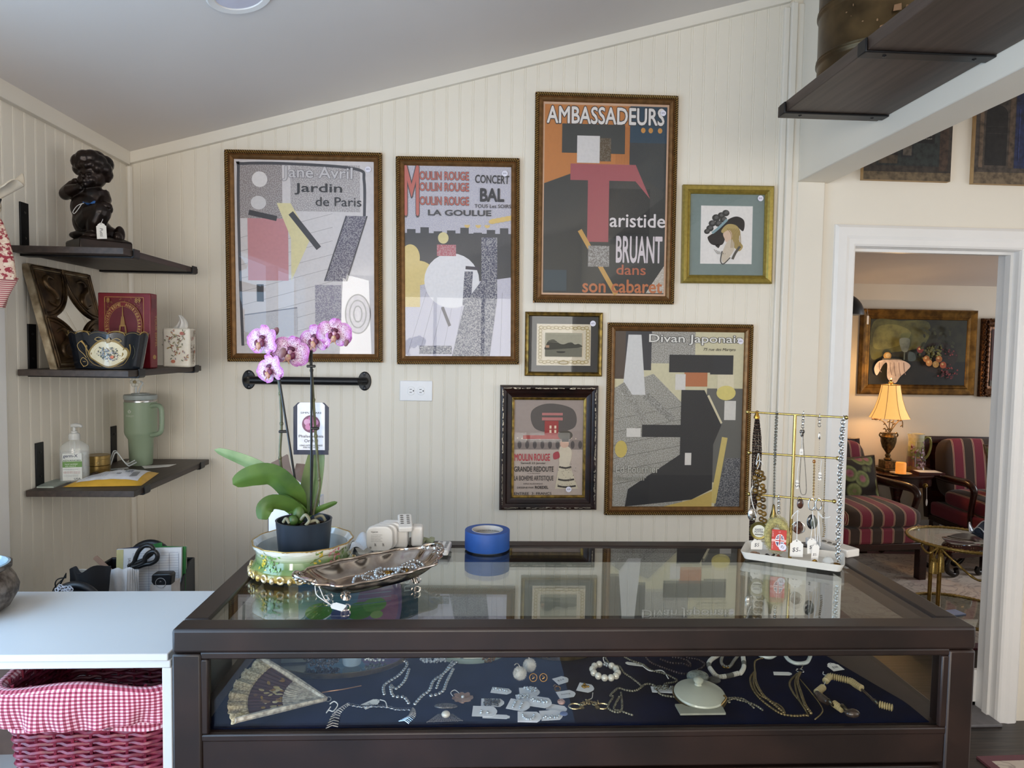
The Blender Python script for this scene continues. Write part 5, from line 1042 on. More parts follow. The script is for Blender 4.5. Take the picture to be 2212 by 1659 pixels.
# --- china bowl
BC = Vector((-.388, 1.604, TOP)); CHI = vcol('painted_china', .12, speck=False, grain=.03, coat=.7)
t = thing('china_bowl', 'green and white china bowl with a gold foot under the orchid pot', 'bowl', BC)
bp = [(.098, .0), (.112, .004), (.116, .012), (.111, .021), (.105, .031), (.103, .045), (.105, .054), (.110, .064), (.1125, .071), (.108, .072), (.1, .06), (.097, .03), (.092, .014), (0, .012)]
cols = ['b08a3c', 'c2a049', 'b9a25c', '6b8348', '56743f', '8a9c70', 'c9cdb4', 'e4e2d6', 'e2ddcf', 'dbe2e2', 'd5dfe2', 'cdd8da', 'c6d0d2']
b = MB()
for j in range(len(bp)-1):
    sub = 5 if j < 8 else 1
    for s_ in range(sub):
        (r1, z1), (r2, z2) = [(bp[j][0]+(bp[j+1][0]-bp[j][0])*q, bp[j][1]+(bp[j+1][1]-bp[j][1])*q) for q in (s_/sub, (s_+1)/sub)]
        c1, c2 = lin(cols[j]), lin(cols[min(j+1, 12)]); q = s_/sub if j < 8 else 0
        b.lathe([(r1, z1), (r2, z2)], 72, Matrix.Translation(BC), col=tuple(x*(1-q)+y*q for x, y in zip(c1, c2)), close=False, fn=lambda a, z: 1+(.028*math.sin(9*a+.6) if z < .02 else .012*math.sin(14*a) if z > .062 else 0)*1.0)
b.build('bowl', CHI, t, sharp=70)
b = MB(); b.tube([BC+Vector(((.111+.0014*math.sin(14*a))*math.cos(a), (.111+.0014*math.sin(14*a))*math.sin(a),   .0715)) for a in [2*PI*i/84 for i in range(84)]], .0018, 6, True); b.build('gilt_rim', M('rubbed_gilt', 'b9985a', .3, .7), t)
b = MB()
for k in range(18):
    a = 2*PI*k/18; p = BC+Vector((.118*math.cos(a), .118*math.sin(a), .012)); b.torus(p, .007, .0028, Matrix.Rotation(a, 4, 'Z') @ Matrix.Rotation(PI/2, 4, 'Y'), 12, 6); b.ell(BC+Vector((.117*math.cos(a+.17), .117*math.sin(a+.17), .009)), (.006, .006, .008), 8, 6)
b.build('scrolled_foot', M('gilt_and_white', 'c9a84f', .2, .6, var=.3, scale=90, col2='e2dcc8'), t)
def on_bowl(u, v, z):
    a = -PI/2+u/.11; r = .104+.0002+z+.006*((v-.045)/.03)**2; return BC+Vector((r*math.cos(a), r*math.sin(a), v))
a = Wrap(on_bowl); a.z = .0012
for cu, col, n_ in ((-.075, 'c8b23c', 26), (-.045, '6f9a4a', 22), (.06, 'c9b048', 14), (.09, 'c08a8e', 18), (.105, 'b5626f', 12), (.12, '5f7a3c', 14)):
    for k in range(n_): a.oval(cu+random.gauss(0, .008), random.uniform(.026, .068), .0042, .0022, col if random.random() < .7 else '6d8a4a', random.random()*3, n=9)
a.line([(.04, .045), (.07, .058), (.1, .055), (.125, .066)], .0016, '6b6a3a', 6); a.line([(-.04, .03), (-.05, .05), (-.065, .068)], .0016, '6f8a48', 6); a.build('flower_pattern', CHI, t, smooth=False)
# --- orchid
OC = Vector((-.387, 1.606, TOP+.0125))
t = thing('orchid', 'pink spotted orchid with two staked spikes in a black pot', 'potted plant', OC)
POT = M('black_ribbed_pot', '2b323c', .38, var=.12, scale=60, stretch=(1, 1, .15))
b = MB(); b.lathe([(0, 0), (.052, 0), (.054, .003), (.0625, .102), (.0635, .104), (.0595, .104), (.057, .08), (0, .078)], 48, Matrix.Translation(OC)); b.build('pot', POT, t)
b = MB()
for k in range(110):
    a = random.random()*6.28; r = .054*math.sqrt(random.random()); b.cbox(OC+Vector((r*math.cos(a), r*math.sin(a),   .079+.01*random.random())), (random.uniform(.006, .016), random.uniform(.004, .009), .006), random.random()*3)
o = b.build('bark_chips', M('orchid_bark', '4a3524', .9, var=.4, scale=80), t); o['kind'] = 'stuff'
def oz(px, py, dy=0): return atY(px, py, 1.617+dy)
LEAFM = M('orchid_leaf', '54702f', .38, var=.25, scale=14, col2='364f22', spec=.4); LEAFD = M('orchid_leaf_pale', '8a9a6a', .4, var=.2, scale=14, col2='5f7a45')
def leaf(path, w, mat, fold=.25, tip=1.0, side=None, name='leaf'):
    P = [Vector(p) for p in spline(path, 6)]; N = len(P)-1; b = MB()
    def fn(u, v):
        i = min(int(v*N+.5), N); p = P[i]; d = (P[min(i+1, N)]-P[max(i-1, 0)]).normalized(); s = side if side is not None else d.cross(Vector((0, 1, .35)))
        s = (s-d*s.dot(d)).normalized(); nrm = s.cross(d); ww = w*(min(1, 2.6*v+.42))*(1 if v < .55 else math.sqrt(max(0, 1-((v-.55)/.45)**2*tip))); x = (u-.5)*2
        return p+s*(x*ww/2)+nrm*(abs(x)*fold*ww/2)
    b.grid(fn, 8, N, two=.0012); return b.build(name, mat, t, sharp=80)
pb = (648, 1118)
leaf([oz(650, 1115), oz(634, 1078, -.01), oz(590, 1034, -.02), oz(540, 1002, -.02), oz(463, 971, -.02)], .036, LEAFD, .3)
leaf([oz(650, 1115), oz(630, 1068, -.03), oz(590, 1030, -.05), oz(545, 1030, -.06), oz(503, 1046, -.06)], .056, LEAFM, .25)
leaf([oz(655, 1120), oz(628, 1096, -.04), oz(595, 1086, -.06), oz(572, 1098, -.07), oz(567, 1122, -.07)], .040, LEAFM, .2, .8)
leaf([oz(652, 1118), oz(640, 1105, -.03), oz(612, 1086, -.03), oz(600, 1080, -.03)], .040, LEAFM, .3)
leaf([oz(660, 1118), oz(668, 1078, .02), oz(676, 1030, .03), oz(686, 972, .03)], .048, LEAFD, .3, .6, side=Vector((1, .1, 0)))
leaf([oz(668, 1112), oz(690, 1100, -.01), oz(729, 1084, -.01)], .014, LEAFM, .3)
b = MB(); b.ell(oz(633, 1124, -.045), (.012, .008, .012)); b.ell(oz(645, 1112, -.03), (.014, .010, .022)); b.build('new_shoot', LEAFM, t)
for pts in ([(650, 1122, -.04), (660, 1112, -.055), (668, 1124, -.05), (660, 1135, -.055)], [(668, 1128, -.045), (682, 1124, -.04), (688, 1130, -.045)], [(612, 1128, -.045), (618, 1120, -.05), (625, 1130, -.05)], [(680, 1118, 0), (695, 1114, .0), (703, 1125, 0)]):
    b = MB(); b.tube(spline([oz(*p) for p in pts], 5), .0035, 8); b.build('aerial_root', M('root_grey', '8d8a72', .7, var=.1), t)
STEM = M('flower_spike_stem', '6a6a48', .45, var=.2, scale=30, col2='4a4a34'); STK = M('black_stake', '121314', .35)
for pts in ([(650, 1118), (638, 1098), (617, 1045), (605, 989), (608, 915), (605, 850), (598, 790)], [(676, 1112), (688, 1060), (689, 1035), (682, 942), (677, 864), (673, 800), (671, 750), (700, 738), (735, 735)]):
    b = MB(); b.tube(spline([oz(x, y, -.01) for x, y in pts], 6), .0032, 8)
    for x, y in pts[2:6]: b.ell(oz(x, y, -.01), (.0045, .0045, .006), 8, 6)
    b.build('flower_spike', STEM, t)
for p, q in (((651, 1122), (599, 792)), ((672, 1112), (673, 757))): b = MB(); b.tube([oz(*p, -.016), oz(*q, -.016)], .0027, 8); b.build('stake', STK, t)
for x, y in ((612, 932), (680, 925), (672, 791), (600, 797)): b = MB(); b.cbox(oz(x, y, -.013), (.020, .014, .006), .2); bevel(b.build('clip', STK, t), .002)
# flowers: colour attribute R carries the distance from the throat
def petal_mat():
    m, nt, p = NT('spotted_orchid_petal'); a = nd(nt, 'ShaderNodeVertexColor', layer_name='Col'); sx = nd(nt, 'ShaderNodeSeparateColor'); nt.links.new(a.outputs[0], sx.inputs[0])
    base = ramp(nt, sx.outputs[0], ((.0, 'd9a8c4'), (.5, 'ead9e6'), (.85, 'd79ad2'), (1, 'b65ab2'))); n = noise(nt, 760, 2)
    s = nd(nt, 'ShaderNodeMath', operation='MULTIPLY_ADD'); nt.links.new(sx.outputs[0], s.inputs[0]); s.inputs[1].default_value = .13; s.inputs[2].default_value = .47
    g = nd(nt, 'ShaderNodeMath', operation='GREATER_THAN'); nt.links.new(n, g.inputs[0]); nt.links.new(s.outputs[0], g.inputs[1])
    nt.links.new(mixc(nt, g.outputs[0], base, '8a1d66'), p.inputs['Base Color']); p.inputs['Roughness'].default_value = .55; p.inputs['Subsurface Weight'].default_value = .0; return m
PET = petal_mat(); LIP = vcol('orchid_lip', .5, speck=False, grain=.2, scale=300); BUD = M('orchid_bud', '9a6a74', .5, var=.15, scale=40, col2='7a5a58')
def flower(px, py, dy, yaw, tilt, roll, sc_):
    c = oz(px, py, dy); T = Matrix.Translation(c) @ Matrix.Rotation(yaw, 4, 'Z') @ Matrix.Rotation(PI/2+tilt, 4, 'X') @ Matrix.Rotation(roll, 4, 'Z'); b = MB()
    for ang, L, W, cup, zz in ((PI/2, .038, .032, .2, -.002), (PI*1.22, .034, .029, .15, -.002), (-PI*.22, .034, .029, .15, -.002), (.12, .041, .054, .28, .001), (PI-.12, .041, .054, .28, .001)):
        n = 9; ca, sa = math.cos(ang), math.sin(ang); vs = []; cs = []
        for j in range(n+1):
            v = j/n; ww = W/2*math.sqrt(max(0, 1-((v-.52)/.53)**2))
            for i in range(n+1):
                x = (i/n-.5)*2; l = L*v; h = zz+cup*(l*v*.25)-.35*abs(x*ww)*abs(x)+.0012*math.sin(9*v+5*x); vs.append(T @ Vector(((ca*l-sa*x*ww)*sc_, (sa*l+ca*x*ww)*sc_, h*sc_)))
        for j in range(n):
            for i in range(n):
                v = (j+.5)/n; x = abs((i+.5)/n-.5)*2; q = min(1, max(v*.85, .25+.75*x*v**.3 if x > .75 else 0, v)); b.add([vs[j*(n+1)+i], vs[j*(n+1)+i+1], vs[(j+1)*(n+1)+i+1], vs[(j+1)*(n+1)+i]], [(0, 1, 2, 3)], col=(q, 0, 0))
    f = b.build('flower', PET, t, sharp=180)
    b = MB(); L_ = lambda x, y, z: T @ Vector((x*sc_, y*sc_, z*sc_)); R = T.to_3x3().to_4x4()
    b.ell(L_(0, .002, .006), (.005*sc_, .006*sc_, .007*sc_), 10, 8, R, col='d7a3b5')
    for s_ in (-1, 1): b.ell(L_(s_*.008, -.004, .008), (.006*sc_, .008*sc_, .004*sc_), 10, 8, R, col='6a1a3c'); b.tube([L_(s_*.003, -.016, .014), L_(s_*.007, -.022, .016)], [.0018*sc_, .0008*sc_], 6, col='c79a78')
    b.ell(L_(0, -.010, .010), (.007*sc_, .009*sc_, .005*sc_), 10, 8, R, col='c4907e'); b.ell(L_(0, -.006, .012), (.004*sc_, .004*sc_, .004*sc_), 8, 6, R, col='d0ab80'); b.ell(L_(0, .009, .001), (.009*sc_, .006*sc_, .003*sc_), 8, 6, R, col='5a1038')
    b.build('lip', LIP, f)
for q in ((566, 738, -.03, -.45, -.05, -.05, 1.0), (583, 800, -.045, -.55, .1, .25, .95), (627, 762, -.03, .05, .12, -.3, 1.02), (680, 735, -.02, -.35, .0, .2, .95), (722, 722, -.03, .15, .1, -.1, .95)): flower(*q)
for x, y, dy, r in ((610, 762, -.075, .0095), (748, 741, -.03, .0065), (596, 716, -.02, .008)): b = MB(); b.ell(oz(x, y, dy), (r*.8, r*.8, r*1.25), 12, 10, Matrix.Rotation(.35, 4, 'Y')); b.build('bud', BUD, t)
# plant label on a pick
T_ = Matrix.Translation(oz(672, 926, .015)) @ Matrix.Rotation(PI/2, 4, 'X'); k = 1.632/1500
a = Art(T_); oc = lambda w_, h_, c_: [(-w_+c_, -h_), (w_-c_, -h_), (w_, -h_+c_), (w_, h_-c_), (w_-c_, h_), (-w_+c_, h_), (-w_, h_-c_), (-w_, -h_+c_)]
b = MB(); b.prism(oc(37.5*k, 56*k, 10*k), .0008, T_ @ Matrix.Translation((0, 0, -.0009))); o = b.build('plant_label', M('label_navy', '2a2d40', .5), t)
a.poly(oc(29*k, 56*k, 6*k), 'e6e2e4'); a.poly([(x, y+6*k) for x, y in oc(28.5*k, 49*k, 4*k)], 'e9e6e8'); a.rect(-37*k, -56*k, 37*k, -46*k, '2a2d40')
a.text('SIMPLY CARE', 0, 34*k, 44*k, 4*k, '3a3a46', .01, align='C'); a.oval(0, 10*k, 19*k, 19*k, '7a4a5c', n=36)
for q in range(5): a.oval(8*k*math.cos(1.26*q+.3), 11*k+8*k*math.sin(1.26*q+.3), 8*k, 7*k, ('c77fa0', 'b8698e', 'd09ab4')[q % 3], 1.26*q, n=16)
a.oval(0, 9*k, 4*k, 4*k, '8a3a5c', n=14); a.text('Phalaenopsis', 0, -17*k, 52*k, 7.5*k, '55505c', .004, align='C'); a.text('Orchid', 0, -26*k, 28*k, 7*k, '55505c', .004, align='C'); a.text('LONG LASTING ELEGANCE', 0, -36*k, 48*k, 3.2*k, '3a3a46', .01, align='C'); a.text('FOR YOUR HOME', 0, -40.5*k, 32*k, 3.2*k, '3a3a46', .01, align='C'); a.build('label_print', INK, o, smooth=False)
b = MB(); b.tube([oz(676, 982, .016), oz(672, 1110, .01)], .002, 6); b.build('label_pick', STK, t)
# --- white carton with open flaps behind the bowl
X0, X1, YF, ZB = -.517, -.388, 1.772, TOP+.128; t = thing('carton', 'white carton with open brown flaps behind the orchid', 'box', ((X0+X1)/2, 1.80, TOP))
WC = M('white_carton', 'e2e4ea', .55, var=.01); KR = M('kraft_inside', '8d7262', .7, var=.06)
b = MB(); th = .0015; b.box((X0, YF, TOP), (X1, YF+th, ZB)); b.box((X0, YF+.05, TOP), (X1, YF+.05+th, ZB)); b.box((X0, YF, TOP), (X0+th, YF+.05, ZB)); b.box((X1-th, YF, TOP), (X1, YF+.05, ZB)); b.box((X0, YF, TOP), (X1, YF+.05, TOP+th)); b.build('carton_body', WC, t)
for pts in (((590, 998, 0), (620, 981, .0), (634, 1030, .01), (627, 1037, .01)), ((632, 1030, .04), (640, 1001, .05), (664, 1003, .05), (664, 1052, .04)), ((580+5, 1000, .03), (622, 982, .03), (632, 1034, .045), (622, 1036, .045))):
    b = MB(); P = [atY(x, y, YF+d) for x, y, d in pts]; b.add(P+[p+Vector((0, .001, 0)) for p in P], [(0, 1, 2, 3), (7, 6, 5, 4), (0, 4, 5, 1), (1, 5, 6, 2), (2, 6, 7, 3), (3, 7, 4, 0)]); b.build('flap', KR, t, smooth=False)
b = MB(); P = [atY(x, y, YF-.001) for x, y in ((596, 1078), (622, 1034), (664, 1048), (676, 1120), (600, 1190))]; b.add([*P, *[p+Vector((0, .0012, 0)) for p in P]], [(0, 1, 2, 3, 4), (9, 8, 7, 6, 5)]); b.build('front_flap', WC, t, smooth=False)
# --- silver tray with crystal necklaces
TA = math.radians(38); TC = Vector((-.212, 1.487, TOP+.014)); TM_ = Matrix.Translation(TC) @ Matrix.Rotation(TA, 4, 'Z')
SIL = M('tarnished_silver_plate', 'cfc5bb', .15, 1, var=.12, scale=30, col2='ab9d92')
t = thing('silver_tray', 'fluted silver footed tray full of crystal beads in front of the china bowl', 'tray', TC-Vector((0, 0, .014)))
def tray(u, v):
    a = 2*PI*u; e = 3.2; ca, sa = math.cos(a), math.sin(a); R = 1/((abs(ca)**e+abs(sa)**e)**(1/e)); fl = 1+.035*math.cos(14*a)*v**2+.05*math.exp(-((abs(ca)-1)/.06)**2)
    r = R*(.62*min(1, v/.45) if v < .45 else .62+.38*((v-.45)/.55)**.8)*fl if v < .999 else R*1.03*fl
    h = 0 if v < .45 else .029*((v-.45)/.55)**1.25; h += .010*abs(ca)**6*(v**3); return TM_ @ Vector((.148*r*ca, .078*r*sa, h))
b = MB(); b.grid(lambda u, v: tray(-u, v), 140, 22, two=.0014); b.build('dish', SIL, t, sharp=80)
b = MB(); b.tube([tray(i/140, 1)+Vector((0, 0, .0005)) for i in range(140)], .0028, 8, True); b.build('rim', SIL, t)
for s_ in (-1, 1):
    b = MB(); b.tube([TM_ @ Vector((s_*(.15+.026*math.sin(PI*i/16)), .034*math.cos(PI*i/16), .038+.008*math.sin(PI*i/16))) for i in range(17)], [.003+.0015*math.sin(5*PI*i/16) for i in range(17)], 8)
    for i in range(7): b.ell(TM_ @ Vector((s_*(.152+.020*math.sin(PI*i/6)), .028*math.cos(PI*i/6), .038)), (.005, .005, .004), 8, 6)
    b.build('scroll_handle', SIL, t)
    for q in (-1, 1):
        b = MB(); p = TM_ @ Vector((s_*.085, q*.038, -.014)); d = TM_ @ Vector((s_*.08, q*.034, .004))
        b.tube([p, (p+d)/2+Vector((0, 0, .002)), d], [.006, .005, .011], 10); b.torus(p+Vector((.004, 0, .006)), .006, .002, Matrix.Rotation(PI/2, 4, 'X'), 12, 6); b.torus(p+Vector((-.004, 0, .008)), .005, .002, Matrix.Rotation(PI/2, 4, 'X'), 12, 6); b.build('foot', SIL, t)
for k in range(6):
    b = MB(); cx = (-.02, .005, .03, .055, .078, .10)[k]; ph = random.random()*6; rr = .026
    P = spline([TM_ @ Vector((cx+rr*math.cos(q*1.05+ph)*(1+.25*math.sin(3*q+ph)), -.004+rr*.95*math.sin(q*1.05+ph), .005+.007*(k % 3)*.6+.003*math.sin(2*q))) for q in range(7)], 6)
    beads(b, P, (.0072, .0056, .0085)[k % 3], (.0034, .0026, .004)[k % 3], 8, 5, .0004); mt = (RHINE, SILV, RHINE, GOLD, RHINE, SILV)[k]
    o = b.build('bead_strand', mt); tag(o, ('crystal bead strand at the empty end of the silver tray', 'second silver bead strand from the empty end of the silver tray', 'large crystal bead strand in the middle of the silver tray', 'gold bead strand in the silver tray', 'crystal bead strand beside the gold one in the silver tray', 'silver bead strand nearest the far handle of the silver tray')[k], 'necklace', 'bead strands piled in the silver tray')
b = MB(); q0 = TM_ @ Vector((-.142, -.02, .036)); b.tube(spline([q0, q0+Vector((.012, -.012, -.014)), q0+Vector((.022, -.018, -.032)), q0+Vector((.035, -.02, -.044))], 6), .0009, 6); b.tube(spline([q0, q0+Vector((.004, -.01, -.024)), q0+Vector((.02, -.02, -.034)), q0+Vector((.036, -.02, -.044))], 6), .0009, 6); b.build('tag_string', THR, t)
price_tag(t, Matrix.Translation(q0+Vector((.036, -.022, -.043))) @ Matrix.Rotation(.35, 4, 'X') @ Matrix.Rotation(1.2, 4, 'Z'), .018, .03, None)
# --- white chargers and remotes
DEV = M('white_device_plastic', 'e6e2dc', .4, var=.01); PRT = vcol('device_print', .5, speck=False)
def rbox2(b, w_, h_, d, T, r=.012):   # rounded slab, w x h outline, d thick
    b.prism(rrect(w_/2, h_/2, r, 6), d, T)
c0 = atZ(815, 1194, TOP); first = None
for k in range(4):
    loc = Vector((c0.x+.004+.009*k, c0.y+.012+.019*k, TOP)); lb = ('front one of four white plug-in devices standing in a row, its print showing', 'second white plug-in device behind the printed front one', 'third white plug-in device in the row behind the printed front one', 'rearmost white plug-in device of the row behind the china bowl')[k]
    if first is None:
        first = t = thing('plug_in_device', lb, 'plug-in device', loc, group='white plug-in devices in a row'); T = Matrix.Translation(loc+Vector((0, 0, .0335))) @ Matrix.Rotation(PI/2+.08, 4, 'X')
        b = MB(); rbox2(b, .066, .064, .014, T @ Matrix.Translation((0, 0, -.007)), .019); bevel(b.build('housing', DEV, t), .003, 3)
        a = Art(T @ Matrix.Translation((0, 0, .0074))); a.text('Hyperwk', -.02, .016, .017, .005, '6a6662', .02)
        for i in range(5): a.text('Input AC 100-240V 50/60Hz', -.02, .010-.0042*i, .028-.004*(i % 2), .0024, '7b7671')
        for x in (-.012, .008): a.rect(x, -.018, x+.004, -.011, 'a6a19b'); a.line([(x, -.010), (x+.005, -.018)], .0008, '7b7671')
        a.oval(-.022, -.022, .003, .003, 'a6a19b', n=12); a.build('printing', PRT, t, smooth=False)
    else: dup(first, loc, 0, lb)
b = MB(); P = atZ(868, 1184, TOP); b.box((P.x-.022, P.y, TOP), (P.x+.014, P.y+.05, TOP+.046)); o = bevel(b.build('power_adapter', DEV), .006, 3); tag(o, 'white power adapter block carrying the tilted remote', 'adapter')
b = MB(); b.box((P.x+.022, P.y+.012, TOP), (P.x+.052, P.y+.05, TOP+.052)); o = bevel(b.build('power_adapter', DEV), .006, 3); tag(o, 'white power adapter to the right of the block under the tilted remote', 'adapter')
b = MB(); b.box((P.x+.017, P.y+.02, TOP), (P.x+.0215, P.y+.03, TOP+.02)); tag(b.build('plug_clip', M('dark_plug', '55504c', .5)), 'small dark plug between the two white adapters', 'plug')
def remote(label, T, loc):
    t = thing('remote_control', label, 'remote', loc, group='white remotes on the glass counter'); b = MB(); rbox2(b, .036, .078, .014, T, .006); bevel(b.build('housing', DEV, t), .003, 3)
    for i in range(5):
        for x in (-.008, .008): b = MB(); b.prism([(x+.0045*math.cos(2*PI*q/12), .028-.011*i+.0026*math.sin(2*PI*q/12)) for q in range(12)], .0008, T @ Matrix.Translation((0, 0, .014))); b.build('button', M('grey_button', '6a665f', .5), t)
rl = atZ(953, 1204, TOP); remote('white remote lying on the glass left of the blue tape', Matrix.Translation((rl.x+.002, rl.y+.05, TOP+.0012)) @ Matrix.Rotation(-.10, 4, 'Z') @ Matrix.Rotation(.02, 4, 'X'), (rl.x, rl.y+.04, TOP))
remote('white remote tilted on top of the power adapters', Matrix.Translation((P.x+.005, P.y+.028, TOP+.052)) @ Matrix.Rotation(.14, 4, 'Z') @ Matrix.Rotation(.22, 4, 'X'), (P.x+.008, P.y+.02, TOP+.045))
b = MB(); pb_ = atZ(772, 1190, TOP); b.grid(lambda u, v: Vector((pb_.x-.02+.055*u, pb_.y-.0+.07*v, TOP+.001+.010*abs(math.sin(5*u+3*v))+.02*v*math.sin(PI*u))), 14, 10, two=.0004); tag(b.build('plastic_wrapper', BAG), 'crumpled clear wrapper between the china bowl and the white devices', 'wrapper')
b = MB(); pb_ = atZ(926, 1178, TOP); b.grid(lambda u, v: Vector((pb_.x-.016+.03*u, pb_.y+.03*v, TOP+.001+.014*abs(math.sin(4*u+5*v)))), 12, 8, two=.0004); tag(b.build('plastic_wrapper', M('greenish_wrapper', 'b9bf9e', .15, alpha=.6)), 'small greenish wrapper beside the flat remote', 'wrapper')
# --- tape roll
c = Vector((.040, 1.775, TOP)); t = thing('tape_roll', 'blue masking tape roll lying on the back of the glass counter', 'tape', c)
b = MB(); b.lathe([(.040, 0), (.0575, 0), (.058, .001), (.058, .047), (.0575, .048), (.040, .048)], 64, Matrix.Translation(c), close=False); b.build('tape', M('blue_masking_tape_roll', '1f4f9a', .55, var=.05, scale=60), t)
b = MB(); b.lathe([(.040, 0), (.0405, .0485), (.0385, .0485), (.038, 0), (.040, 0)], 64, Matrix.Translation(c), close=False); o = b.build('cardboard_core', M('core_card', 'c9c5c0', .7, var=.02), t)
a = Wrap(lambda u, v, z: c+Vector(((.0379-z)*math.cos(u/.038), (.0379-z)*math.sin(u/.038), v)))
for q in range(14): a.text("PAINTER'S TAPE", -.02+.0171*q, .034, .0155, .004, '77746f', .01); a.text('multi-surface', -.02+.0171*q, .024, .014, .003, '8a8782'); a.rect(-.02+.0171*q, .012, -.006+.0171*q, .018, '9fb0c4')
a.build('core_print', PRT, o, smooth=False)
# --- white power strip
S0, S1 = atZ(1745, 1178, TOP), atZ(1830, 1206, TOP); d = (S1-S0).normalized(); an = math.atan2(d.y, d.x); TS = Matrix.Translation(S0) @ Matrix.Rotation(an, 4, 'Z'); L = (S1-S0).length
t = thing('control_box', 'flat white box with grey buttons behind the jewellery stand', 'control box', S0); b = MB(); b.T = TS; b.box((-.01, 0, 0), (L, .045, .020)); bevel(b.build('housing', DEV, t), .003)
for i in range(3): b = MB(); b.lathe([(.006, .0), (.006, .0215), (.004, .023), (0, .0232)], 14, TS @ Matrix.Translation((.04+.017*i, .014, 0))); b.build('button', M('grey_button', '6a665f', .5), t)
# ---------------------------------------------------------------- jewellery stand with its tray
ja = math.radians(-29); JC = Vector((.800, 1.668, TOP)); JM = Matrix.Translation(JC) @ Matrix.Rotation(ja, 4, 'Z'); jd = Vector((math.cos(ja), math.sin(ja), 0)); jn = Vector((-jd.y, jd.x, 0))
PO = JM @ Vector((-.006, .0, 0))
def jp(px, py, off=0):      # point of the stand's upright plane seen at a pixel, moved off towards the room
    d = ray(px, py); k = (PO-CAM).dot(jn)/d.dot(jn); return CAM+d*k-jn*off
def jz(zx, zy, off=0): return jp(1560+zx/3.95, 840+zy/3.95, off)
t = thing('jewellery_stand', 'three-bar brass jewellery stand on a white tray at the right of the counter', 'jewellery stand', JC)
b = MB(); b.T = JM; W2, D2 = .118, .060; o_ = rrect(W2, D2, .012, 4); n = len(o_)
vs = [(x*.93, y*.88, .0015) for x, y in o_]+[(x, y, .020) for x, y in o_]+[(x*.985, y*.97, .020) for x, y in o_]+[(x*.91, y*.85, .0045) for x, y in o_]
b.add(vs, [list(range(n))[::-1], [3*n+i for i in range(n)]]+[(r*n+i, r*n+(i+1) % n, (r+1)*n+(i+1) % n, (r+1)*n+i) for r in range(3) for i in range(n)]); b.build('base_tray', M('white_enamel_tray', 'e3dfd6', .3, var=.01), t)
topb = jp(1716, 896)
b = MB(); b.tube([PO+Vector((0, 0, .004)), Vector((PO.x, PO.y, topb.z))], .0042, 14); b.build('post', BRASS, t)
for a_, c_ in (((1615, 890), (1828, 902)), ((1618, 978), (1810, 990)), ((1618, 1067), (1802, 1083))):
    p, q = jp(*a_), jp(*c_); b = MB(); b.tube([p, q], .0026, 10); br = b.build('bar', BRASS, t)
    for e in (p, q): b = MB(); b.ell(e, .0052, 14, 10); b.build('end_ball', BRASS, br)
SEED = vcol('dark_seed_beads', .2, .2, speck=False, grain=.2, scale=500)
def hang(name, label, top, group='necklaces hanging on the brass stand', cat='necklace'): return thing(name, label, cat, top, group=group)
# dark multi-strand
t = hang('necklace', 'dark brown seed-bead multi-strand necklace on the left of the top bar', jz(300, 205))
b = MB()
for k in range(9):
    x = (k-4); P = spline([jz(300+3*x, 235, .004), jz(300+8.5*x, 420, .004+.003*(k % 3)), jz(295+9*x, 640, .004+.003*((k+1) % 3)), jz(275+6*x+10*(k % 2), 900, .004), jz(258+5*x, 1130, .004), jz(250+4*x, 1290, .004)], 5)
    beads(b, P, .0034, .0019, 6, 4, .0002, cols=('3a2822', '1d1512', '5a463a', '2a1c18'))
b.build('strands', SEED, t)
b = MB(); b.lathe([(.002, .012), (.0075, -.002), (.0072, -.006), (0, -.006)], 16, Matrix.Translation(jz(297, 232, .004))); b.build('gold_cap', GOLD, t); b = MB(); b.torus(jz(299, 200, .002), .004, .0009, Matrix.Rotation(PI/2, 4, 'X'), 14, 6); b.build('ring', GOLD, t)
b = MB(); b.tube(spline([jz(312, 545, .012), jz(295, 640, .014), jz(320, 600, .014), jz(355, 640, .014)], 5), .0008, 6); b.tube(spline([jz(318, 545, .012), jz(325, 620, .014), jz(300, 690, .012)], 5), .0008, 6); b.build('tag_string', THR, t)
# amber
t = hang('necklace', 'large amber bead necklace on the left of the middle bar', jz(320, 560))
b = MB(); AMB = M('amber_glass', '7a5a1c', .08, var=.35, scale=60, col2='3c2a0c', coat=.8)
for y0, xs in ((700, (305, 340)), (755, (285, 325, 355)), (810, (300, 350)), (865, (290, 330, 360)), (925, (315, 355)), (985, (325, 358)), (1045, (330, 362)), (1105, (340, 368))):
    for i, x in enumerate(xs): b.ell(jz(x, y0+12*(i % 2), .010+.004*(i % 2)), .0072, 12, 8)
b.build('amber_beads', AMB, t)
b = MB(); beads(b, [jz(312, 560, .006), jz(305, 690, .010)], .003, .0016); b.build('chain', GOLD, t)
# silver double chain with drop
t = hang('necklace', 'long silver box chain with a bronze teardrop on the top bar', jz(465, 200))
b = MB(); chain(b, [jz(462, 200, .003), jz(448, 500, .004), jz(446, 940, .004)], .0052, .0036, .0007); chain(b, [jz(472, 200, .004), jz(462, 420, .006), jz(452, 640, .004)], .0062, .0042, .0008); b.build('chain', M('antique_silver', '8f897c', .25, 1, var=.2, scale=200), t)
b = MB(); b.lathe([(0, .016), (.003, .012), (.0042, .0), (.0085, -.016), (.009, -.020), (.004, -.030), (0, -.031)], 14, Matrix.Translation(jz(440, 1030, .006))); b.build('pendant', M('bronze_pendant', '7d6a3e', .22, 1, var=.2), t)
t = hang('necklace', 'short bright silver chain hanging on the lowest bar left of the post', jz(485, 915)); b = MB(); chain(b, [jz(485, 915, .003), jz(485, 1070, .005)], .008, .006, .0011); b.build('chain', SILV, t)
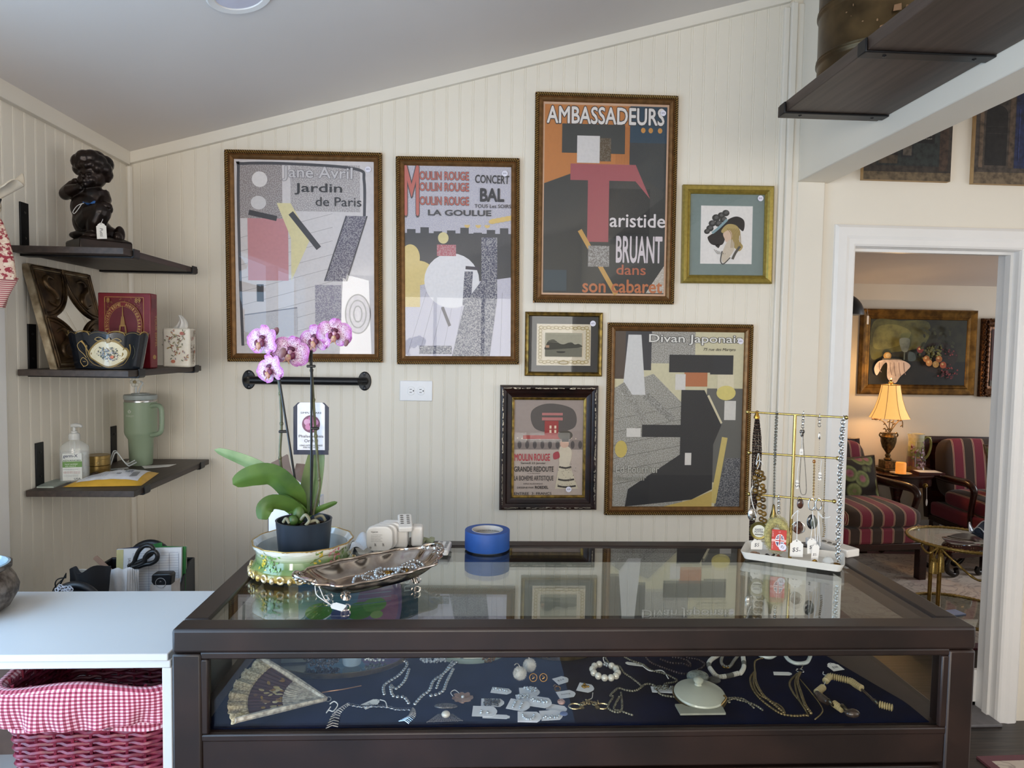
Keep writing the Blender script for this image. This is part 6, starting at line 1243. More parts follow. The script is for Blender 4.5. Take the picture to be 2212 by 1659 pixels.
# heart charm
t = hang('necklace', 'silver ball chain with a heart charm, right of the post on the top bar', jz(700, 205))
b = MB(); chain(b, [jz(695, 205, .003), jz(688, 330, .005)], .009, .006, .0011); beads(b, spline([jz(685, 400, .006), jz(670, 640, .006), jz(662, 800, .006), jz(672, 880, .006), jz(695, 900, .006), jz(718, 870, .006), jz(712, 700, .006), jz(695, 480, .006), jz(690, 330, .006)], 8), .0032, .0014, 6, 4); b.build('chain', SILV, t)
b = MB()
for s_ in (-1, 1): b.ell(jz(684+s_*9, 362, .007), (.0042, .002, .0048), 10, 8)
b.ell(jz(684, 385, .007), (.0045, .002, .0075), 10, 8); b.build('heart_charm', M('dark_silver', '6d6a66', .3, 1), t)
price_tag(t, plane_T(jz(678, 505, .010), 0), .009, .016, '15', .5); price_tag(t, plane_T(jz(642, 770, .010), .05), .0065, .022, '15', .5, -PI/2)
b = MB(); b.tube(spline([jz(668, 580, .010), jz(650, 660, .010), jz(643, 770, .010)], 5), .0006, 6); b.tube([jz(685, 400, .010), jz(680, 505, .010)], .0006, 6); b.build('tag_string', THR, t)
AG = M('brown_agate', '5a3526', .1, var=.4, scale=80, col2='1f1512', coat=.8)
t = hang('pendant_earrings', 'brown oval stone drops with a large five dollar tag, right of the post', jz(655, 920), cat='earrings')
b = MB(); b.ell(jz(668, 975, .008), (.0085, .004, .0125), 16, 10); b.ell(jz(652, 1180, .006), (.0125, .004, .0165), 20, 12); b.build('stone', AG, t)
b = MB(); b.torus(jz(660, 935, .006), .0055, .0008, Matrix.Rotation(PI/2, 4, 'X'), 16, 6); b.torus(jz(652, 1180, .004), .0148, .001, Matrix.Rotation(ja, 4, 'Z') @ Matrix.Rotation(PI/2, 4, 'X'), 28, 6); beads(b, [jz(657, 1040, .006), jz(655, 1110, .006)], .003, .0012); b.build('setting', SILV, t)
b = MB(); b.tube(spline([jz(650, 1025, .012), jz(645, 1100, .013), jz(640, 1280, .014)], 5), .0011, 6); b.tube(spline([jz(648, 1030, .012), jz(605, 1070, .012), jz(598, 1100, .012)], 5), .0011, 6); b.build('tag_string', THR, t)
price_tag(t, Matrix.Translation(jz(640, 1275, .014)) @ Matrix.Rotation(ja*.4, 4, 'Z') @ Matrix.Rotation(PI/2, 4, 'X'), .031, .043, '$5-', .62)
t = hang('necklace', 'fine gold chain with an amber stone on the middle bar', jz(785, 580)); b = MB(); chain(b, [jz(786, 640, .003), jz(780, 920, .005)], .005, .0035, .0007); b.build('chain', GOLD, t); b = MB(); b.ell(jz(785, 618, .004), (.0042, .003, .005), 12, 8); b.build('stone', M('orange_topaz', '9a6426', .08, var=.2, coat=.8), t)
t = hang('necklace', 'thin silver chain with a bar charm near the right of the top bar', jz(833, 230)); b = MB(); chain(b, [jz(833, 230, .003), jz(830, 330, .005)], .010, .007, .0009); beads(b, [jz(830, 440, .004), jz(826, 620, .004), jz(820, 900, .004)], .0055, .0008, 6, 4); b.build('chain', SILV, t)
b = MB(); b.ell(jz(832, 400, .006), (.003, .0015, .009), 10, 8); b.build('bar_charm', SILV, t); price_tag(t, plane_T(jz(836, 705, .008), 0), .0075, .020, '15', .5, -PI/2); b = MB(); b.tube([jz(850, 600, .008), jz(838, 705, .008)], .0006, 6); b.build('tag_string', THR, t)
t = hang('necklace', 'gold rhinestone tennis chain near the right of the middle bar', jz(880, 580)); b = MB(); pth = spline([jz(880, 575, .003), jz(876, 760, .004), jz(868, 980, .004), jz(860, 1120, .004), jz(868, 1190, .004), jz(858, 1270, .004)], 8); beads(b, pth, .0042, .0016, 6, 4); beads(b, [q+Vector((.004, .002, 0)) for q in map(Vector, pth[20:])], .0048, .0016, 6, 4); b.build('chain', M('gold_rhinestone', 'cdb27c', .15, .8, var=.3, scale=300), t)
t = hang('hoop_earrings', 'dark oval drops on silver hoops with two five dollar tags, on the lowest bar', jz(800, 920), cat='earrings')
b = MB()
for x in (765, 825): b.torus(jz(x, 980, .006), .0115, .0016, Matrix.Rotation(ja, 4, 'Z') @ Matrix.Rotation(PI/2, 4, 'X') @ Matrix.Diagonal((.62, 1.25, 1, 1)), 24, 8)
beads(b, [jz(795, 1000, .006), jz(790, 1040, .006)], .004, .0022); b.build('hoop', SILV, t)
b = MB(); b.ell(jz(765, 1130, .006), (.0125, .004, .0185), 20, 12); b.build('stone', M('black_onyx', '16171a', .06, var=.1, coat=.8), t); b = MB(); b.ell(jz(785, 1135, .010), (.009, .003, .015), 18, 10); b.build('mirror_inlay', M('grey_stone', '6c7068', .12, var=.2), t)
b = MB()
for x0, x1, y1 in ((775, 760, 1260), (772, 800, 1290), (820, 815, 1290), (818, 838, 1330), (815, 860, 1090)): b.tube(spline([jz(x0, 1035, .012), jz((x0+x1)/2+4, 1035+(y1-1035)*.5, .013), jz(x1, y1, .013)], 5), .0010, 6)
b.tube(spline([jz(820, 1050, .012), jz(850, 1085, .012), jz(885, 1092, .012), jz(925, 1082, .012)], 5), .0011, 6); b.build('tag_string', THR, t)
price_tag(t, plane_T(jz(765, 1265, .010), .05), .023, .038, '$5', .5); price_tag(t, plane_T(jz(805, 1310, .016), -.08), .018, .044, '$5-', .6)
t = hang('necklace', 'chunky silver link necklace hung from the right end of the top bar', jz(1040, 245)); b = MB(); P = spline([jz(1035, 250, .004), jz(1018, 400, .006), jz(1014, 560, .006), jz(1000, 760, .006), jz(1000, 1000, .006), jz(990, 1200, .006), jz(985, 1460, .008)], 8)
chain(b, P, .0125, .0085, .0015); chain(b, [Vector(q)+jd*.003-jn*.002 for q in P[4:]], .0085, .006, .0012); b.build('chain', SILV, t)
FIL = M('gold_filigree', 'a8823e', .25, .9, var=.4, scale=300, col2='4f3a18', bmp=.4)
b = MB(); b.ell(jz(965, 1500, .008), (.016, .009, .0075), 20, 12); b.build('filigree_drop', FIL, t)
# badge with tag
t = thing('pin_badge', 'round brass-rimmed badge with a white centre on the left of the stand', 'badge', jz(320, 1195, .03)); BT = Matrix.Translation(jz(322, 1195, .022)) @ Matrix.Rotation(ja*.5, 4, 'Z') @ Matrix.Rotation(PI/2, 4, 'X')
b = MB(); b.lathe([(.022, -.004), (.0225, 0), (.020, .0035), (.016, .0025), (.0155, .0018)], 40, BT, close=False); b.lathe([(.0222, -.004), (0, -.004)], 40, BT); b.build('rim', M('olive_brass', '7d7340', .35, .7, var=.2), t)
a = Art(BT @ Matrix.Translation((0, 0, .0016))); a.oval(0, 0, .0162, .0162, 'd8d6c8', n=40); a.text('HARRY', 0, .0038, .019, .0052, '6f7076', .03, align='C'); a.text('POTTER', 0, -.0022, .021, .0052, '6f7076', .03, align='C'); a.rect(-.010, -.0105, .010, -.0072, '77766e'); a.build('badge_face', INK, t, smooth=False)
price_tag(t, plane_T(jz(305, 1262, .018), -.03), .029, .028, '$5', .4)
b = MB()
for k in range(3): b.ell(jz(262+8*k, 1060+20*k, .014), (.012, .006, .017) if k == 0 else .004, 14, 10)
tag(b.build('locket', SILV), 'oval polished silver locket in front of the dark bead strands', 'locket')
b = MB(); b.tube(spline([jz(268, 820, .012), jz(250, 870, .013), jz(262, 960, .013), jz(300, 1080, .015)], 6), .0012, 6); b.torus(jz(325, 985, .012), .0045, .0008, Matrix.Rotation(PI/2, 4, 'X'), 14, 6); tag(b.build('string_loop', THR), 'white string and ring tied over the amber beads', 'string')
# fuzzy scrunchie on a red card
FUZ = M('yellow_eyelash_yarn', 'c2b676', .85, var=.2, scale=200, sheen=.3)
t = thing('hair_scrunchie', 'fuzzy pale yellow scrunchie on a red card with a five dollar sticker', 'hair scrunchie', jz(495, 1260, .02)); b = MB()
RC = jz(470, 1230, .016)
for k in range(2600):
    a_ = random.random()*6.28; u_ = random.random()*6.28; R1, R2 = .028, .012; x = (R1+R2*math.cos(u_))*math.cos(a_)*.78; z = (R1+R2*math.cos(u_))*math.sin(a_)*1.22; y = R2*math.sin(u_)
    p = RC+jd*x+Vector((0, 0, z))-jn*y; q = Vector((random.gauss(0, .0032), random.gauss(0, .0032), random.gauss(0, .0032))); s_ = q.orthogonal().normalized()*.00045
    b.add([p-s_, p+s_, p+q+Vector((0, 0, -.0005))], [(0, 1, 2)])
b.tube([RC+jd*(.021*math.cos(q*.3))+Vector((0, 0, .034*math.sin(q*.3))) for q in range(21)], .010, 10, True); b.build('yarn_ring', FUZ, t, sharp=180)
CTm = Matrix.Translation(jz(495, 1262, .036)) @ Matrix.Rotation(ja*.6, 4, 'Z') @ Matrix.Rotation(PI/2, 4, 'X') @ Matrix.Rotation(-.02, 4, 'Z'); cw, ch = .034, .052
a = Art(CTm); b = MB(); b.box((-cw/2, -ch/2, -.0009), (cw/2, ch/2, 0), M=CTm); cd = b.build('card', M('red_gloss_card', 'c23a34', .3, var=.03), t)
a.rect(-cw/2, -.004, cw/2, .002, 'e9b7b0'); a.oval(.002, -.001, .0105, .0165, 'e9e4e4', n=32)
for s_ in (-1, 1):
    a.poly([(.002+s_*.002, .003), (.002+s_*.0092, .003), (.002+s_*.004, .0135)], '3f4c74'); a.poly([(.002+s_*.002, -.005), (.002+s_*.0092, -.005), (.002+s_*.004, -.0155)], '3f4c74'); a.line([(.002+s_*.003, .004), (.002+s_*.009, .010)], .0016, 'e9e4e4'); a.line([(.002+s_*.003, .004), (.002+s_*.009, .010)], .0007, 'c23a34')
a.rect(.0008, -.0165, .0032, .0145, 'c23a34'); a.rect(-.008, -.0022, .012, .0002, 'c23a34'); a.text('SOFT', -.013, .008, .014, .0028, 'e6c8c4', rot=PI/2); a.text('ONE SIZE', -.013, -.022, .020, .0028, 'e6c8c4', rot=PI/2); a.line([(-.002, .0205), (.003, .0215), (.001, .019)], .0008, 'e6c8c4')
a.oval(.009, -.016, .009, .009, 'dedbea', n=28); a.text('$5', .009, -.016, .008, .007, '4a4658', align='C', rot=-.6); a.build('card_print', INK, cd, smooth=False)
# bits in the tray
def bit(name, label, cat, c, fn, mat): b = MB(); fn(b, c); tag(b.build(name, mat), label, cat)
jt = lambda x, y: JM @ Vector((x, y, .0046))
SHELL = M('shell_brown', 'a07c62', .25, var=.3, scale=120, coat=.4)
bit('earring', 'pearly shell earring at the left end of the white stand tray', 'earring', jt(-.088, -.026), lambda b, c: (b.ell(c+Vector((0, 0, .006)), (.011, .008, .006), 14, 8), b.ell(c+Vector((.012, .004, .004)), (.005, .004, .004), 10, 6)), SHELL)
bit('hair_clip', 'small black twisted clip in the white stand tray', 'hair clip', jt(-.052, -.030), lambda b, c: b.tube(spline([c+Vector((-.012, 0, .003)), c+Vector((-.004, .004, .009)), c+Vector((.004, -.002, .004)), c+Vector((.014, .003, .009)), c+Vector((.008, .006, .003))], 6), .0024, 8), M('black_enamel', '1c1a1c', .25))
bit('hair_clip', 'tortoiseshell brown clip left of the stand post', 'hair clip', jt(-.030, -.040), lambda b, c: (b.ell(c+Vector((0, 0, .006)), (.014, .007, .006), 14, 8), b.ell(c+Vector((.002, .004, .010)), (.005, .004, .005), 8, 6)), M('tortoiseshell', '6a3a20', .15, var=.4, scale=90, coat=.6))
bit('chain_bracelet', 'gold chain bracelet lying along the front of the white stand tray', 'bracelet', jt(.03, -.045), lambda b, c: chain(b, [c+jd*(-.028), c-jd*.01+jn*.004, c+jd*.012, c+jd*.03], .006, .004, .001), GOLD)
bit('gold_ring', 'chunky gold ring right of the post in the stand tray', 'ring', jt(.052, -.040), lambda b, c: (b.torus(c+Vector((0, 0, .007)), .0065, .0026, Matrix.Rotation(PI/2, 4, 'X') @ Matrix.Rotation(.3, 4, 'Y'), 20, 8), b.torus(c+jd*.014+Vector((0, 0, .0055)), .0055, .002, Matrix.Rotation(.4, 4, 'X'), 20, 8)), GOLD)
bit('glass_ball', 'clear glass bauble in the right half of the white stand tray', 'bauble', jt(.082, -.034), lambda b, c: b.ell(c+Vector((0, 0, .0125)), .0125, 20, 14), CLR)
# ---------------------------------------------------------------- jewellery inside the case
VZ = CF+.001
def vz(zx, zy, s, x0, h=0): return atZ(x0+zx/s, 1390+zy/s, VZ+h)
A_ = lambda zx, zy, h=0: vz(zx, zy, 5.267, 420, h)      # the four close-up strips of the photograph
B_ = lambda zx, zy, h=0: vz(zx, zy, 5.267, 800, h)
C_ = lambda zx, zy, h=0: vz(zx, zy, 5.267, 1180, h)
D_ = lambda zx, zy, h=0: vz(zx, zy, 4.254, 1560, h)
# folding fan
LACE = M('ivory_lace', 'd2c5a4', .8, var=.25, scale=260, col2='8a7b5c', bmp=.5); SILKP = vcol('painted_silk', .6, speck=False, grain=.06); STIX = M('carved_bone', 'cfc8b8', .35, var=.2, scale=120, col2='8d8577')
piv = A_(1500, 670, .006); e0, e1 = A_(745, 215, .035)-piv, A_(430, 985, .0)-piv
t = thing('folding_fan', 'open brown silk fan with ivory lace edge and bone sticks in the glass case', 'fan', piv); a0 = math.atan2(e0.y, e0.x); a1 = math.atan2(e1.y, e1.x)
if a1 < a0: a1 += 2*PI
R0 = e0.length; R1 = e1.length
def fan(r, u, lift=0): a = a0+(a1-a0)*u; R = R0+(R1-R0)*u; pl = .0035*abs(((u*16) % 1)-.5); return piv+Vector((math.cos(a)*R*r, math.sin(a)*R*r, .004+.030*(1-u)*r+pl*r+lift))
b = MB()
for i in range(96):
    for j in range(10):
        u, v, u2, v2 = i/96, .38+.44*j/10, (i+1)/96, .38+.44*(j+1)/10; c = '4a2c26'
        b.add([fan(v, u), fan(v2, u), fan(v2, u2), fan(v, u2)], [(0, 1, 2, 3)], col=c)
b.build('silk_leaf', SILKP, t, sharp=180); a = Wrap(lambda u, v, z: fan(v, u, .0012+z))
for k in range(34): a.oval(min(.9, max(.1, random.gauss(.5, .2))), random.uniform(.46, .74), random.uniform(.02, .05), random.uniform(.012, .03), random.choice(('b9a878', '8f6a2c', 'c7bb94', '7a5a3a', '9a7a34')), random.random()*3, n=12)
a.build('flower_pattern', SILKP, t, smooth=False)
b = MB(); b.grid(lambda u, v: fan(.80+.19*v+.012*abs(math.sin(18*PI*u))*v, u, .001+.004*v*math.sin(37*u)), 120, 8, two=.0006); b.build('lace_edge', LACE, t, sharp=180)
for k in range(14):
    u = (k+.5)/14; b = MB(); P = [fan(.02, u), fan(.2, u), fan(.40, u), fan(.45, u)]; s_ = (P[2]-P[0]).cross(Vector((0, 0, 1))).normalized()
    b.add([p+s_*w_+Vector((0, 0, h)) for h in (.0016, .003) for p, w_ in zip(P, (.0025, .004, .0065, .004))]+[p-s_*w_+Vector((0, 0, h)) for h in (.0016, .003) for p, w_ in zip(P, (.0025, .004, .0065, .004))],
          [(4+i, 5+i, 13+i, 12+i) for i in range(3)]+[(i, 8+i, 9+i, 1+i) for i in range(3)]+[(i, i+1, i+5, i+4) for i in range(3)]+[(8+i, 12+i, 13+i, 9+i) for i in range(3)]); b.build('stick', STIX, t)
for u in (0, 1):
    b = MB(); P = [fan(.0, u, .003), fan(.5, u, .005), fan(.97, u, .005)]; b.tube(P, [.004, .006, .005], 6); b.build('guard_stick', STIX, t)
b = MB(); b.torus(piv+Vector((.004, 0, .006)), .005, .001, Matrix.Rotation(.6, 4, 'X'), 14, 6); b.build('ring', SILV, t)
b = MB(); b.tube(spline([A_(1540, 690, .008), A_(1590, 660, .012), A_(1630, 700, .008), A_(1580, 770, .004), A_(1530, 760, .004), A_(1500, 790, .002), A_(1550, 720, .006)], 6), .0010, 6); b.build('cord', THR, t)
# oval mirror trays with beads and bottle
MIR = M('tray_mirror', 'c9cdc6', .05, 1, var=.02); GRIM = M('old_gold_rim', '8d7648', .3, .8, var=.2)
def oval_tray(label, c, rx, ry, rz=0, rim=GRIM):
    T = Matrix.Translation(c) @ Matrix.Rotation(rz, 4, 'Z') @ Matrix.Diagonal((rx, ry, 1, 1)); t = thing('mirror_tray', label, 'tray', c)
    b = MB(); b.lathe([(0, .0), (1.0, .0), (1.03, .004), (1.035, .012), (1.0, .012), (.985, .005)], 56, T, close=False); b.build('rim', rim, t)
    b = MB(); b.lathe([(0, .005), (.985, .005)], 56, T, close=False); b.build('mirror', MIR, t); return t
def pile(mb, c, rx, ry, n, r, h=.02, jit=.4):
    for k in range(n):
        a = random.random()*6.28; q = math.sqrt(random.random()); mb.ell(c+Vector((rx*q*math.cos(a), ry*q*math.sin(a), r+h*random.random()*(1-q*.7))), r*random.uniform(1-jit, 1), 7, 5)
oval_tray('gold-rimmed oval mirror tray behind the open fan', A_(1500, 330)+Vector((.015, .075, 0)), .155, .105, .05)
tc = A_(1420, 330, .006); b = MB(); pile(b, tc+Vector((0, .03, .006)), .04, .03, 150, .0038, .03); tag(b.build('bead_necklace', M('dark_crystal_beads', '5d6166', .12, .6, var=.4, scale=200)), 'heap of dark crystal beads on the tray beside the little glass bottle', 'necklace')
tc = A_(2040, 260, .006); b = MB(); pile(b, tc+Vector((.004, .02, .006)), .03, .022, 90, .0036, .018); tag(b.build('bead_necklace', RHINE), 'heap of bright crystal beads right of the little glass bottle', 'necklace')
c = A_(1775, 300, .006)+Vector((0, .02, 0)); t = thing('perfume_bottle', 'small pale blue glass bottle standing on the oval tray', 'bottle', c); b = MB(); b.lathe([(0, .006), (.0195, .006), (.021, .010), (.021, .05), (.018, .058), (.009, .064), (.009, .072), (0, .072)], 28, Matrix.Translation(c)); b.build('glass_body', M('pale_blue_glass', 'a9bfd0', .06, alpha=.6, var=.05), t); b = MB(); b.lathe([(0, .072), (.011, .072), (.012, .085), (.006, .09), (0, .091)], 20, Matrix.Translation(c)); b.build('stopper', M('silver_stopper', 'b0b4ba', .2, .9), t)
b = MB(); b.cbox(A_(1080, 230, .02)+Vector((0, .045, 0)), (.055, .03, .025), .1); tag(bevel(b.build('trinket_box', M('smoky_box', '6d756e', .3)), .002), 'small grey-green box behind the fan on the oval tray', 'box')
b = MB(); b.tube(spline([A_(1450, 560, .002), A_(1560, 540, .004), A_(1700, 520, .004), A_(1900, 480, .004)], 6), .0015, 8); tag(b.build('gold_bangle', M('rose_gold', 'b08a70', .2, .9)), 'thin rose-gold bangle in front of the oval tray', 'bangle')
oval_tray('round mirror tray with a beaded glass rim in the middle of the case', B_(1180, 200)+Vector((-.01, .055, 0)), .088, .07, 0, M('green_glass_rim', '9fb0a4', .08, .2, spec=.9))
b = MB(); pile(b, B_(720, 260, .006)+Vector((0, .016, .004)), .030, .018, 100, .0033, .02); tag(b.build('crystal_brooch', RHINE), 'domed crystal brooch on the round tray', 'brooch'); b = MB(); pile(b, B_(1340, 260, .008)+Vector((0, .012, .004)), .014, .012, 40, .003, .02); tag(b.build('gold_brooch', GOLD), 'gold flower brooch at the right of the round tray', 'brooch')
oval_tray('gilt oval mirror tray holding crystal pieces right of the white pompom earrings', C_(180, 160)+Vector((0, .045, 0)), .085, .062, 0)
b = MB(); pile(b, C_(80, 190, .006)+Vector((-.01, .012, .004)), .022, .016, 60, .003, .016); tag(b.build('bead_bracelet', GOLD), 'gold bead bracelet on the gilt oval tray', 'bracelet'); b = MB(); pile(b, C_(260, 180, .006)+Vector((0, .014, .004)), .025, .014, 60, .0028, .014); tag(b.build('bead_bracelet', RHINE), 'crystal bead bracelet on the gilt oval tray', 'bracelet')
# pearl and crystal necklaces on the velvet
def neck(label, mat, strands, name='necklace', group=None):
    t = thing(name, label, 'necklace', Vector(strands[0][0][0]), group=group)
    for pts, step, r, sq in strands:
        b = MB(); beads(b, spline(pts, 8), step, r, 10, 7, squash=sq); b.build('bead_strand', mat, t)
    return t
t = neck('silver bead necklace with two curved pendants in the left half of the case', M('silver_beads', 'c2c6ca', .16, .9, var=.15, scale=200), [
    ([B_(360, 190, .005), B_(420, 240, .005), B_(330, 360, .004), B_(160, 480, .004), B_(160, 590, .004)], .0092, .0042, None), ([B_(440, 300, .004), B_(390, 430, .004), B_(290, 520, .004), B_(230, 480, .004), B_(260, 600, .004), B_(380, 615, .004), B_(440, 690, .004)], .0098, .0042, None),
    ([B_(1040, 180, .005), B_(960, 230, .005), B_(830, 350, .004), B_(720, 430, .004), B_(670, 540, .004), B_(590, 600, .004), B_(500, 700, .004)], .0098, .0044, None), ([B_(940, 300, .004), B_(870, 440, .004), B_(830, 540, .004), B_(740, 590, .004), B_(640, 600, .004)], .0098, .0044, None), ([B_(940, 200, .005), B_(800, 400, .004), B_(750, 520, .004)], .0105, .0038, None)])
CHS = M('chain_silver', 'a6abb4', .22, 1, var=.2, scale=150)
t = thing('necklace', 'silver chain necklace with two leaf-shaped drops at the front of the case', 'necklace', B_(300, 740)); b = MB(); chain(b, spline([A_(1750, 690, .003), A_(1900, 715, .003), A_(2060, 710, .003), B_(200, 720, .003), B_(300, 745, .003), B_(480, 745, .003)], 8), .0068, .005, .0009); b.build('chain', CHS, t)
for p0_, p1_, p2_ in ((A_(1740, 700, .003), A_(1620, 800, .003), A_(1560, 970, .003)), (B_(480, 750, .003), B_(470, 830, .003), B_(380, 900, .003))):
    b = MB(); P = spline([p0_, p1_, p2_], 6); N = len(P)
    for i in range(N-1): d = (Vector(P[i+1])-Vector(P[i])).normalized(); s_ = d.cross(Vector((0, 0, 1))); w_ = .004+.008*i/N; b.tube([Vector(P[i])-s_*w_, Vector(P[i])+Vector((0, 0, .003)), Vector(P[i])+s_*w_+d*.004], .0014, 6)
    b.build('leaf_drop', CHS, t)
def tagv(parent, c, w_, h_, rz, txt=None, dz=.0025, name='price_tag'): return price_tag(parent, Matrix.Translation(c+Vector((0, 0, dz))) @ Matrix.Rotation(rz, 4, 'Z') @ Matrix.Rotation(.12, 4, 'X'), w_, h_, txt, .5, name=name)
tagv(t, A_(2100, 660), .022, .034, -1.0, '$48'); b = MB(); b.tube(spline([A_(2110, 640, .004), A_(2170, 660, .004), A_(2190, 720, .004)], 5), .0009, 6); b.build('tag_string', THR, t)
# brooches
c = B_(1050, 640, .003); t = thing('brooch', 'rose-gold brooch shaped like spread leaves', 'brooch', c); b = MB(); RG = M('rose_gold_leaf', 'c2a08c', .3, .7, var=.1)
for k in range(9): a = PI*.05+k*PI*.24; b.prism([(0, -.003), (.014, -.008), (.021, -.002), (.0215, .003), (.013, .007), (0, .003)], .0016, Matrix.Translation(c+Vector((0, .002, .001*(k % 2)))) @ Matrix.Rotation(a, 4, 'Z') @ Matrix.Rotation(-.12, 4, 'Y'))
b.build('leaves', RG, t); b = MB(); b.ell(c+Vector((0, .002, .005)), .0035); b.build('stone', RHINE, t); b = MB(); b.tube(spline([B_(940, 600, .003), B_(915, 560, .003), B_(960, 530, .004), B_(1015, 570, .003)], 5), .0008, 6); b.build('tag_string', THR, t)
c = B_(860, 725, .002); b = MB(); b.ell(c+Vector((0, 0, .002)), (.023, .0085, .004), 24, 10, Matrix.Rotation(-.05, 4, 'Z')); tag(b.build('brooch', M('filigree_pewter', '8f8a86', .3, .8, var=.35, scale=300, bmp=.5)), 'long oval filigree brooch', 'brooch')
c = B_(850, 870, .002); t = thing('brooch', 'lattice brooch with one large white pearl at the front', 'brooch', c); b = MB()
for k in range(16): x = -.034+.0045*k; b.tube([c+Vector((x, -.012+.006*abs(math.sin(k)), .002)), c+Vector((x*.4, .014, .004))], .0007, 5)
for k in range(5): b.tube([c+Vector((-.034+.004*k, -.011+.005*k, .003)), c+Vector((.034-.006*k, -.008+.005*k, .003))], .0007, 5)
b.build('lattice', M('tarnish_lattice', '77777c', .35, .7), t); b = MB(); b.ell(c+Vector((.001, .006, .008)), (.0085, .0085, .006), 20, 12); b.build('pearl', PEARL, t)
# pompoms
FURM = M('white_fur', 'd9d4cc', .95, var=.08, scale=300, sheen=.4)
for (zx, zy), lb in (((1700, 370), 'white fur pompom earring nearer the front of the case'), ((1810, 275), 'white fur pompom earring behind the nearer one')):
    c = B_(zx, zy+50, .0); t = thing('pompom_earring', lb, 'earring', c, group='fur pompom earrings'); cc = c+Vector((0, 0, .0155)); b = MB(); b.ell(cc, .0125, 16, 12)
    for k in range(1500):
        v = Vector((random.gauss(0, 1), random.gauss(0, 1), random.gauss(0, 1))).normalized(); s_ = v.orthogonal().normalized()*.0004; b.add([cc+v*.0115-s_, cc+v*.0115+s_, cc+v*.0155*random.uniform(.9, 1.05)], [(0, 1, 2)])
    b.build('fur_ball', FURM, t, sharp=180); b = MB(); b.tube(spline([cc+Vector((0, 0, .014)), cc+Vector((-.006, 0, .022)), cc+Vector((-.012, .0, .018))], 5), .0008, 6); b.build('hook', SILV, t)
for zx in (1853, 1968):
    c = B_(zx, 420, .002); b = MB(); b.torus(c+Vector((0, 0, .006)), .0078, .0012, Matrix.Rotation(1.1, 4, 'X'), 22, 6); b.tube(spline([c+Vector((-.003, 0, .010)), c+Vector((.003, 0, .007)), c+Vector((-.002, 0, .003))], 5), .0012, 6); tag(b.build('earring', GOLD), 'round gold earring %s' % ('next to the pompoms' if zx < 1900 else 'with a tag string, right of its twin'), 'earring', 'pair of round gold earrings')
# cards with rhinestone earrings
CARD = M('white_earring_card', 'dcdde2', .6, var=.01)
def card(label, c, w_, h_, rz, stones, mat=RHINE, z=.001, txt=None):
    t = thing('earring_card', label, 'earring card', c, group='white earring cards on the velvet'); T = Matrix.Translation(c+Vector((0, 0, z))) @ Matrix.Rotation(rz, 4, 'Z') @ Matrix.Rotation(.10, 4, 'X')
    n = .16*h_; b = MB(); b.prism([(-w_/2, -h_/2), (w_/2-n, -h_/2), (w_/2, -h_/2+n), (w_/2+.004, -.003), (w_/2+.004, .003), (w_/2, h_/2-n), (w_/2-n, h_/2), (-w_/2, h_/2)], .0006, T); b.build('card', CARD, t); b = MB()
    for x, y, r in stones: b.ell(T @ Vector((x*w_, y*h_, .0015+r*.4)), r, 8, 6)
    if stones: b.build('stones', mat, t)
    if txt: a = Art(T @ Matrix.Translation((0, 0, .0008))); a.text(txt, 0, 0, w_*.6, h_*.25, '4a4a52', align='C', shear=.2); a.build('pen_writing', INK, t, smooth=False)
    return t
row = lambda n, r=.0026, y=0.: [(-.38+.76*i/(n-1), y+.1*math.sin(i*2), r*(1+.25*(i % 2))) for i in range(n)]
drops = [(s_*.18, .3-.16*i, .0022+.0005*(i % 2)) for s_ in (-1, 1) for i in range(5)]
card('earring card with a blue stone cluster at the back left of the group', B_(1480, 545), .038, .020, -.25, row(7))
card('earring card under a heap of grey marcasite beads', B_(1380, 680), .042, .026, -.05, [(random.uniform(-.4, .4), random.uniform(-.4, .3), .0022) for _ in range(50)], M('marcasite', '7d7c78', .2, .8, var=.3, scale=300))
card('earring card with two small studs at the front left of the group', B_(1290, 790), .044, .032, -.08, [(-.1, -.25, .003), (-.1, -.05, .0025), (.18, -.22, .003)], z=.003)
card('long folded card lying in front of the two-stud card', B_(1420, 838), .048, .012, -.1, [])
card('earring card with silver and gold leaf clusters at the back of the pile', B_(1800, 560), .038, .030, .0, [(random.uniform(-.2, .45), random.uniform(0, .45), .003) for _ in range(20)])
card('earring card with a crystal fan, second in the pile', B_(1760, 640), .036, .026, .1, [(random.uniform(-.45, .3), random.uniform(-.1, .4), .0024) for _ in range(26)], z=.003)
card('earring card with a pair of long crystal drops, left of the pile', B_(1680, 730), .040, .034, -.35, drops, z=.005)
card('earring card with a diagonal crystal spray, right of the pile', B_(1920, 700), .042, .034, -.3, row(12, .0026), z=.006)
card('earring card with a crystal horseshoe pair at the front of the pile', B_(1800, 860), .042, .032, -.06, [(.26*math.cos(PI+PI*i/8), .1-.42*math.sin(PI*i/8), .0026) for i in range(9)], z=.004)
card('earring card with a row of pale stones, foremost on the right', B_(2050, 835), .040, .030, .08, row(8, .0024, -.3), z=.003)
card('blank white tag beside the round gold earrings', C_(165, 425), .028, .024, .5, [], txt='$24'); card('white card lettered by hand, above the red-white charm', C_(220, 585), .034, .024, .25, [], txt='Sterling'); card('plain white card beside the pile of earring cards', C_(110, 740), .036, .020, -.35, [])
c = C_(105, 520, .001); b = MB(); b.torus(c+Vector((.004, -.004, .003)), .006, .0014, Matrix.Rotation(.4, 4, 'X'), 18, 6); b.tube(spline([c+Vector((-.004, .004, .003)), c+Vector((0, .008, .005)), c+Vector((.004, 0, .005))], 4), .0014, 6); tag(b.build('ring', GOLD), 'small gold ring under the tag beside the earrings', 'ring')
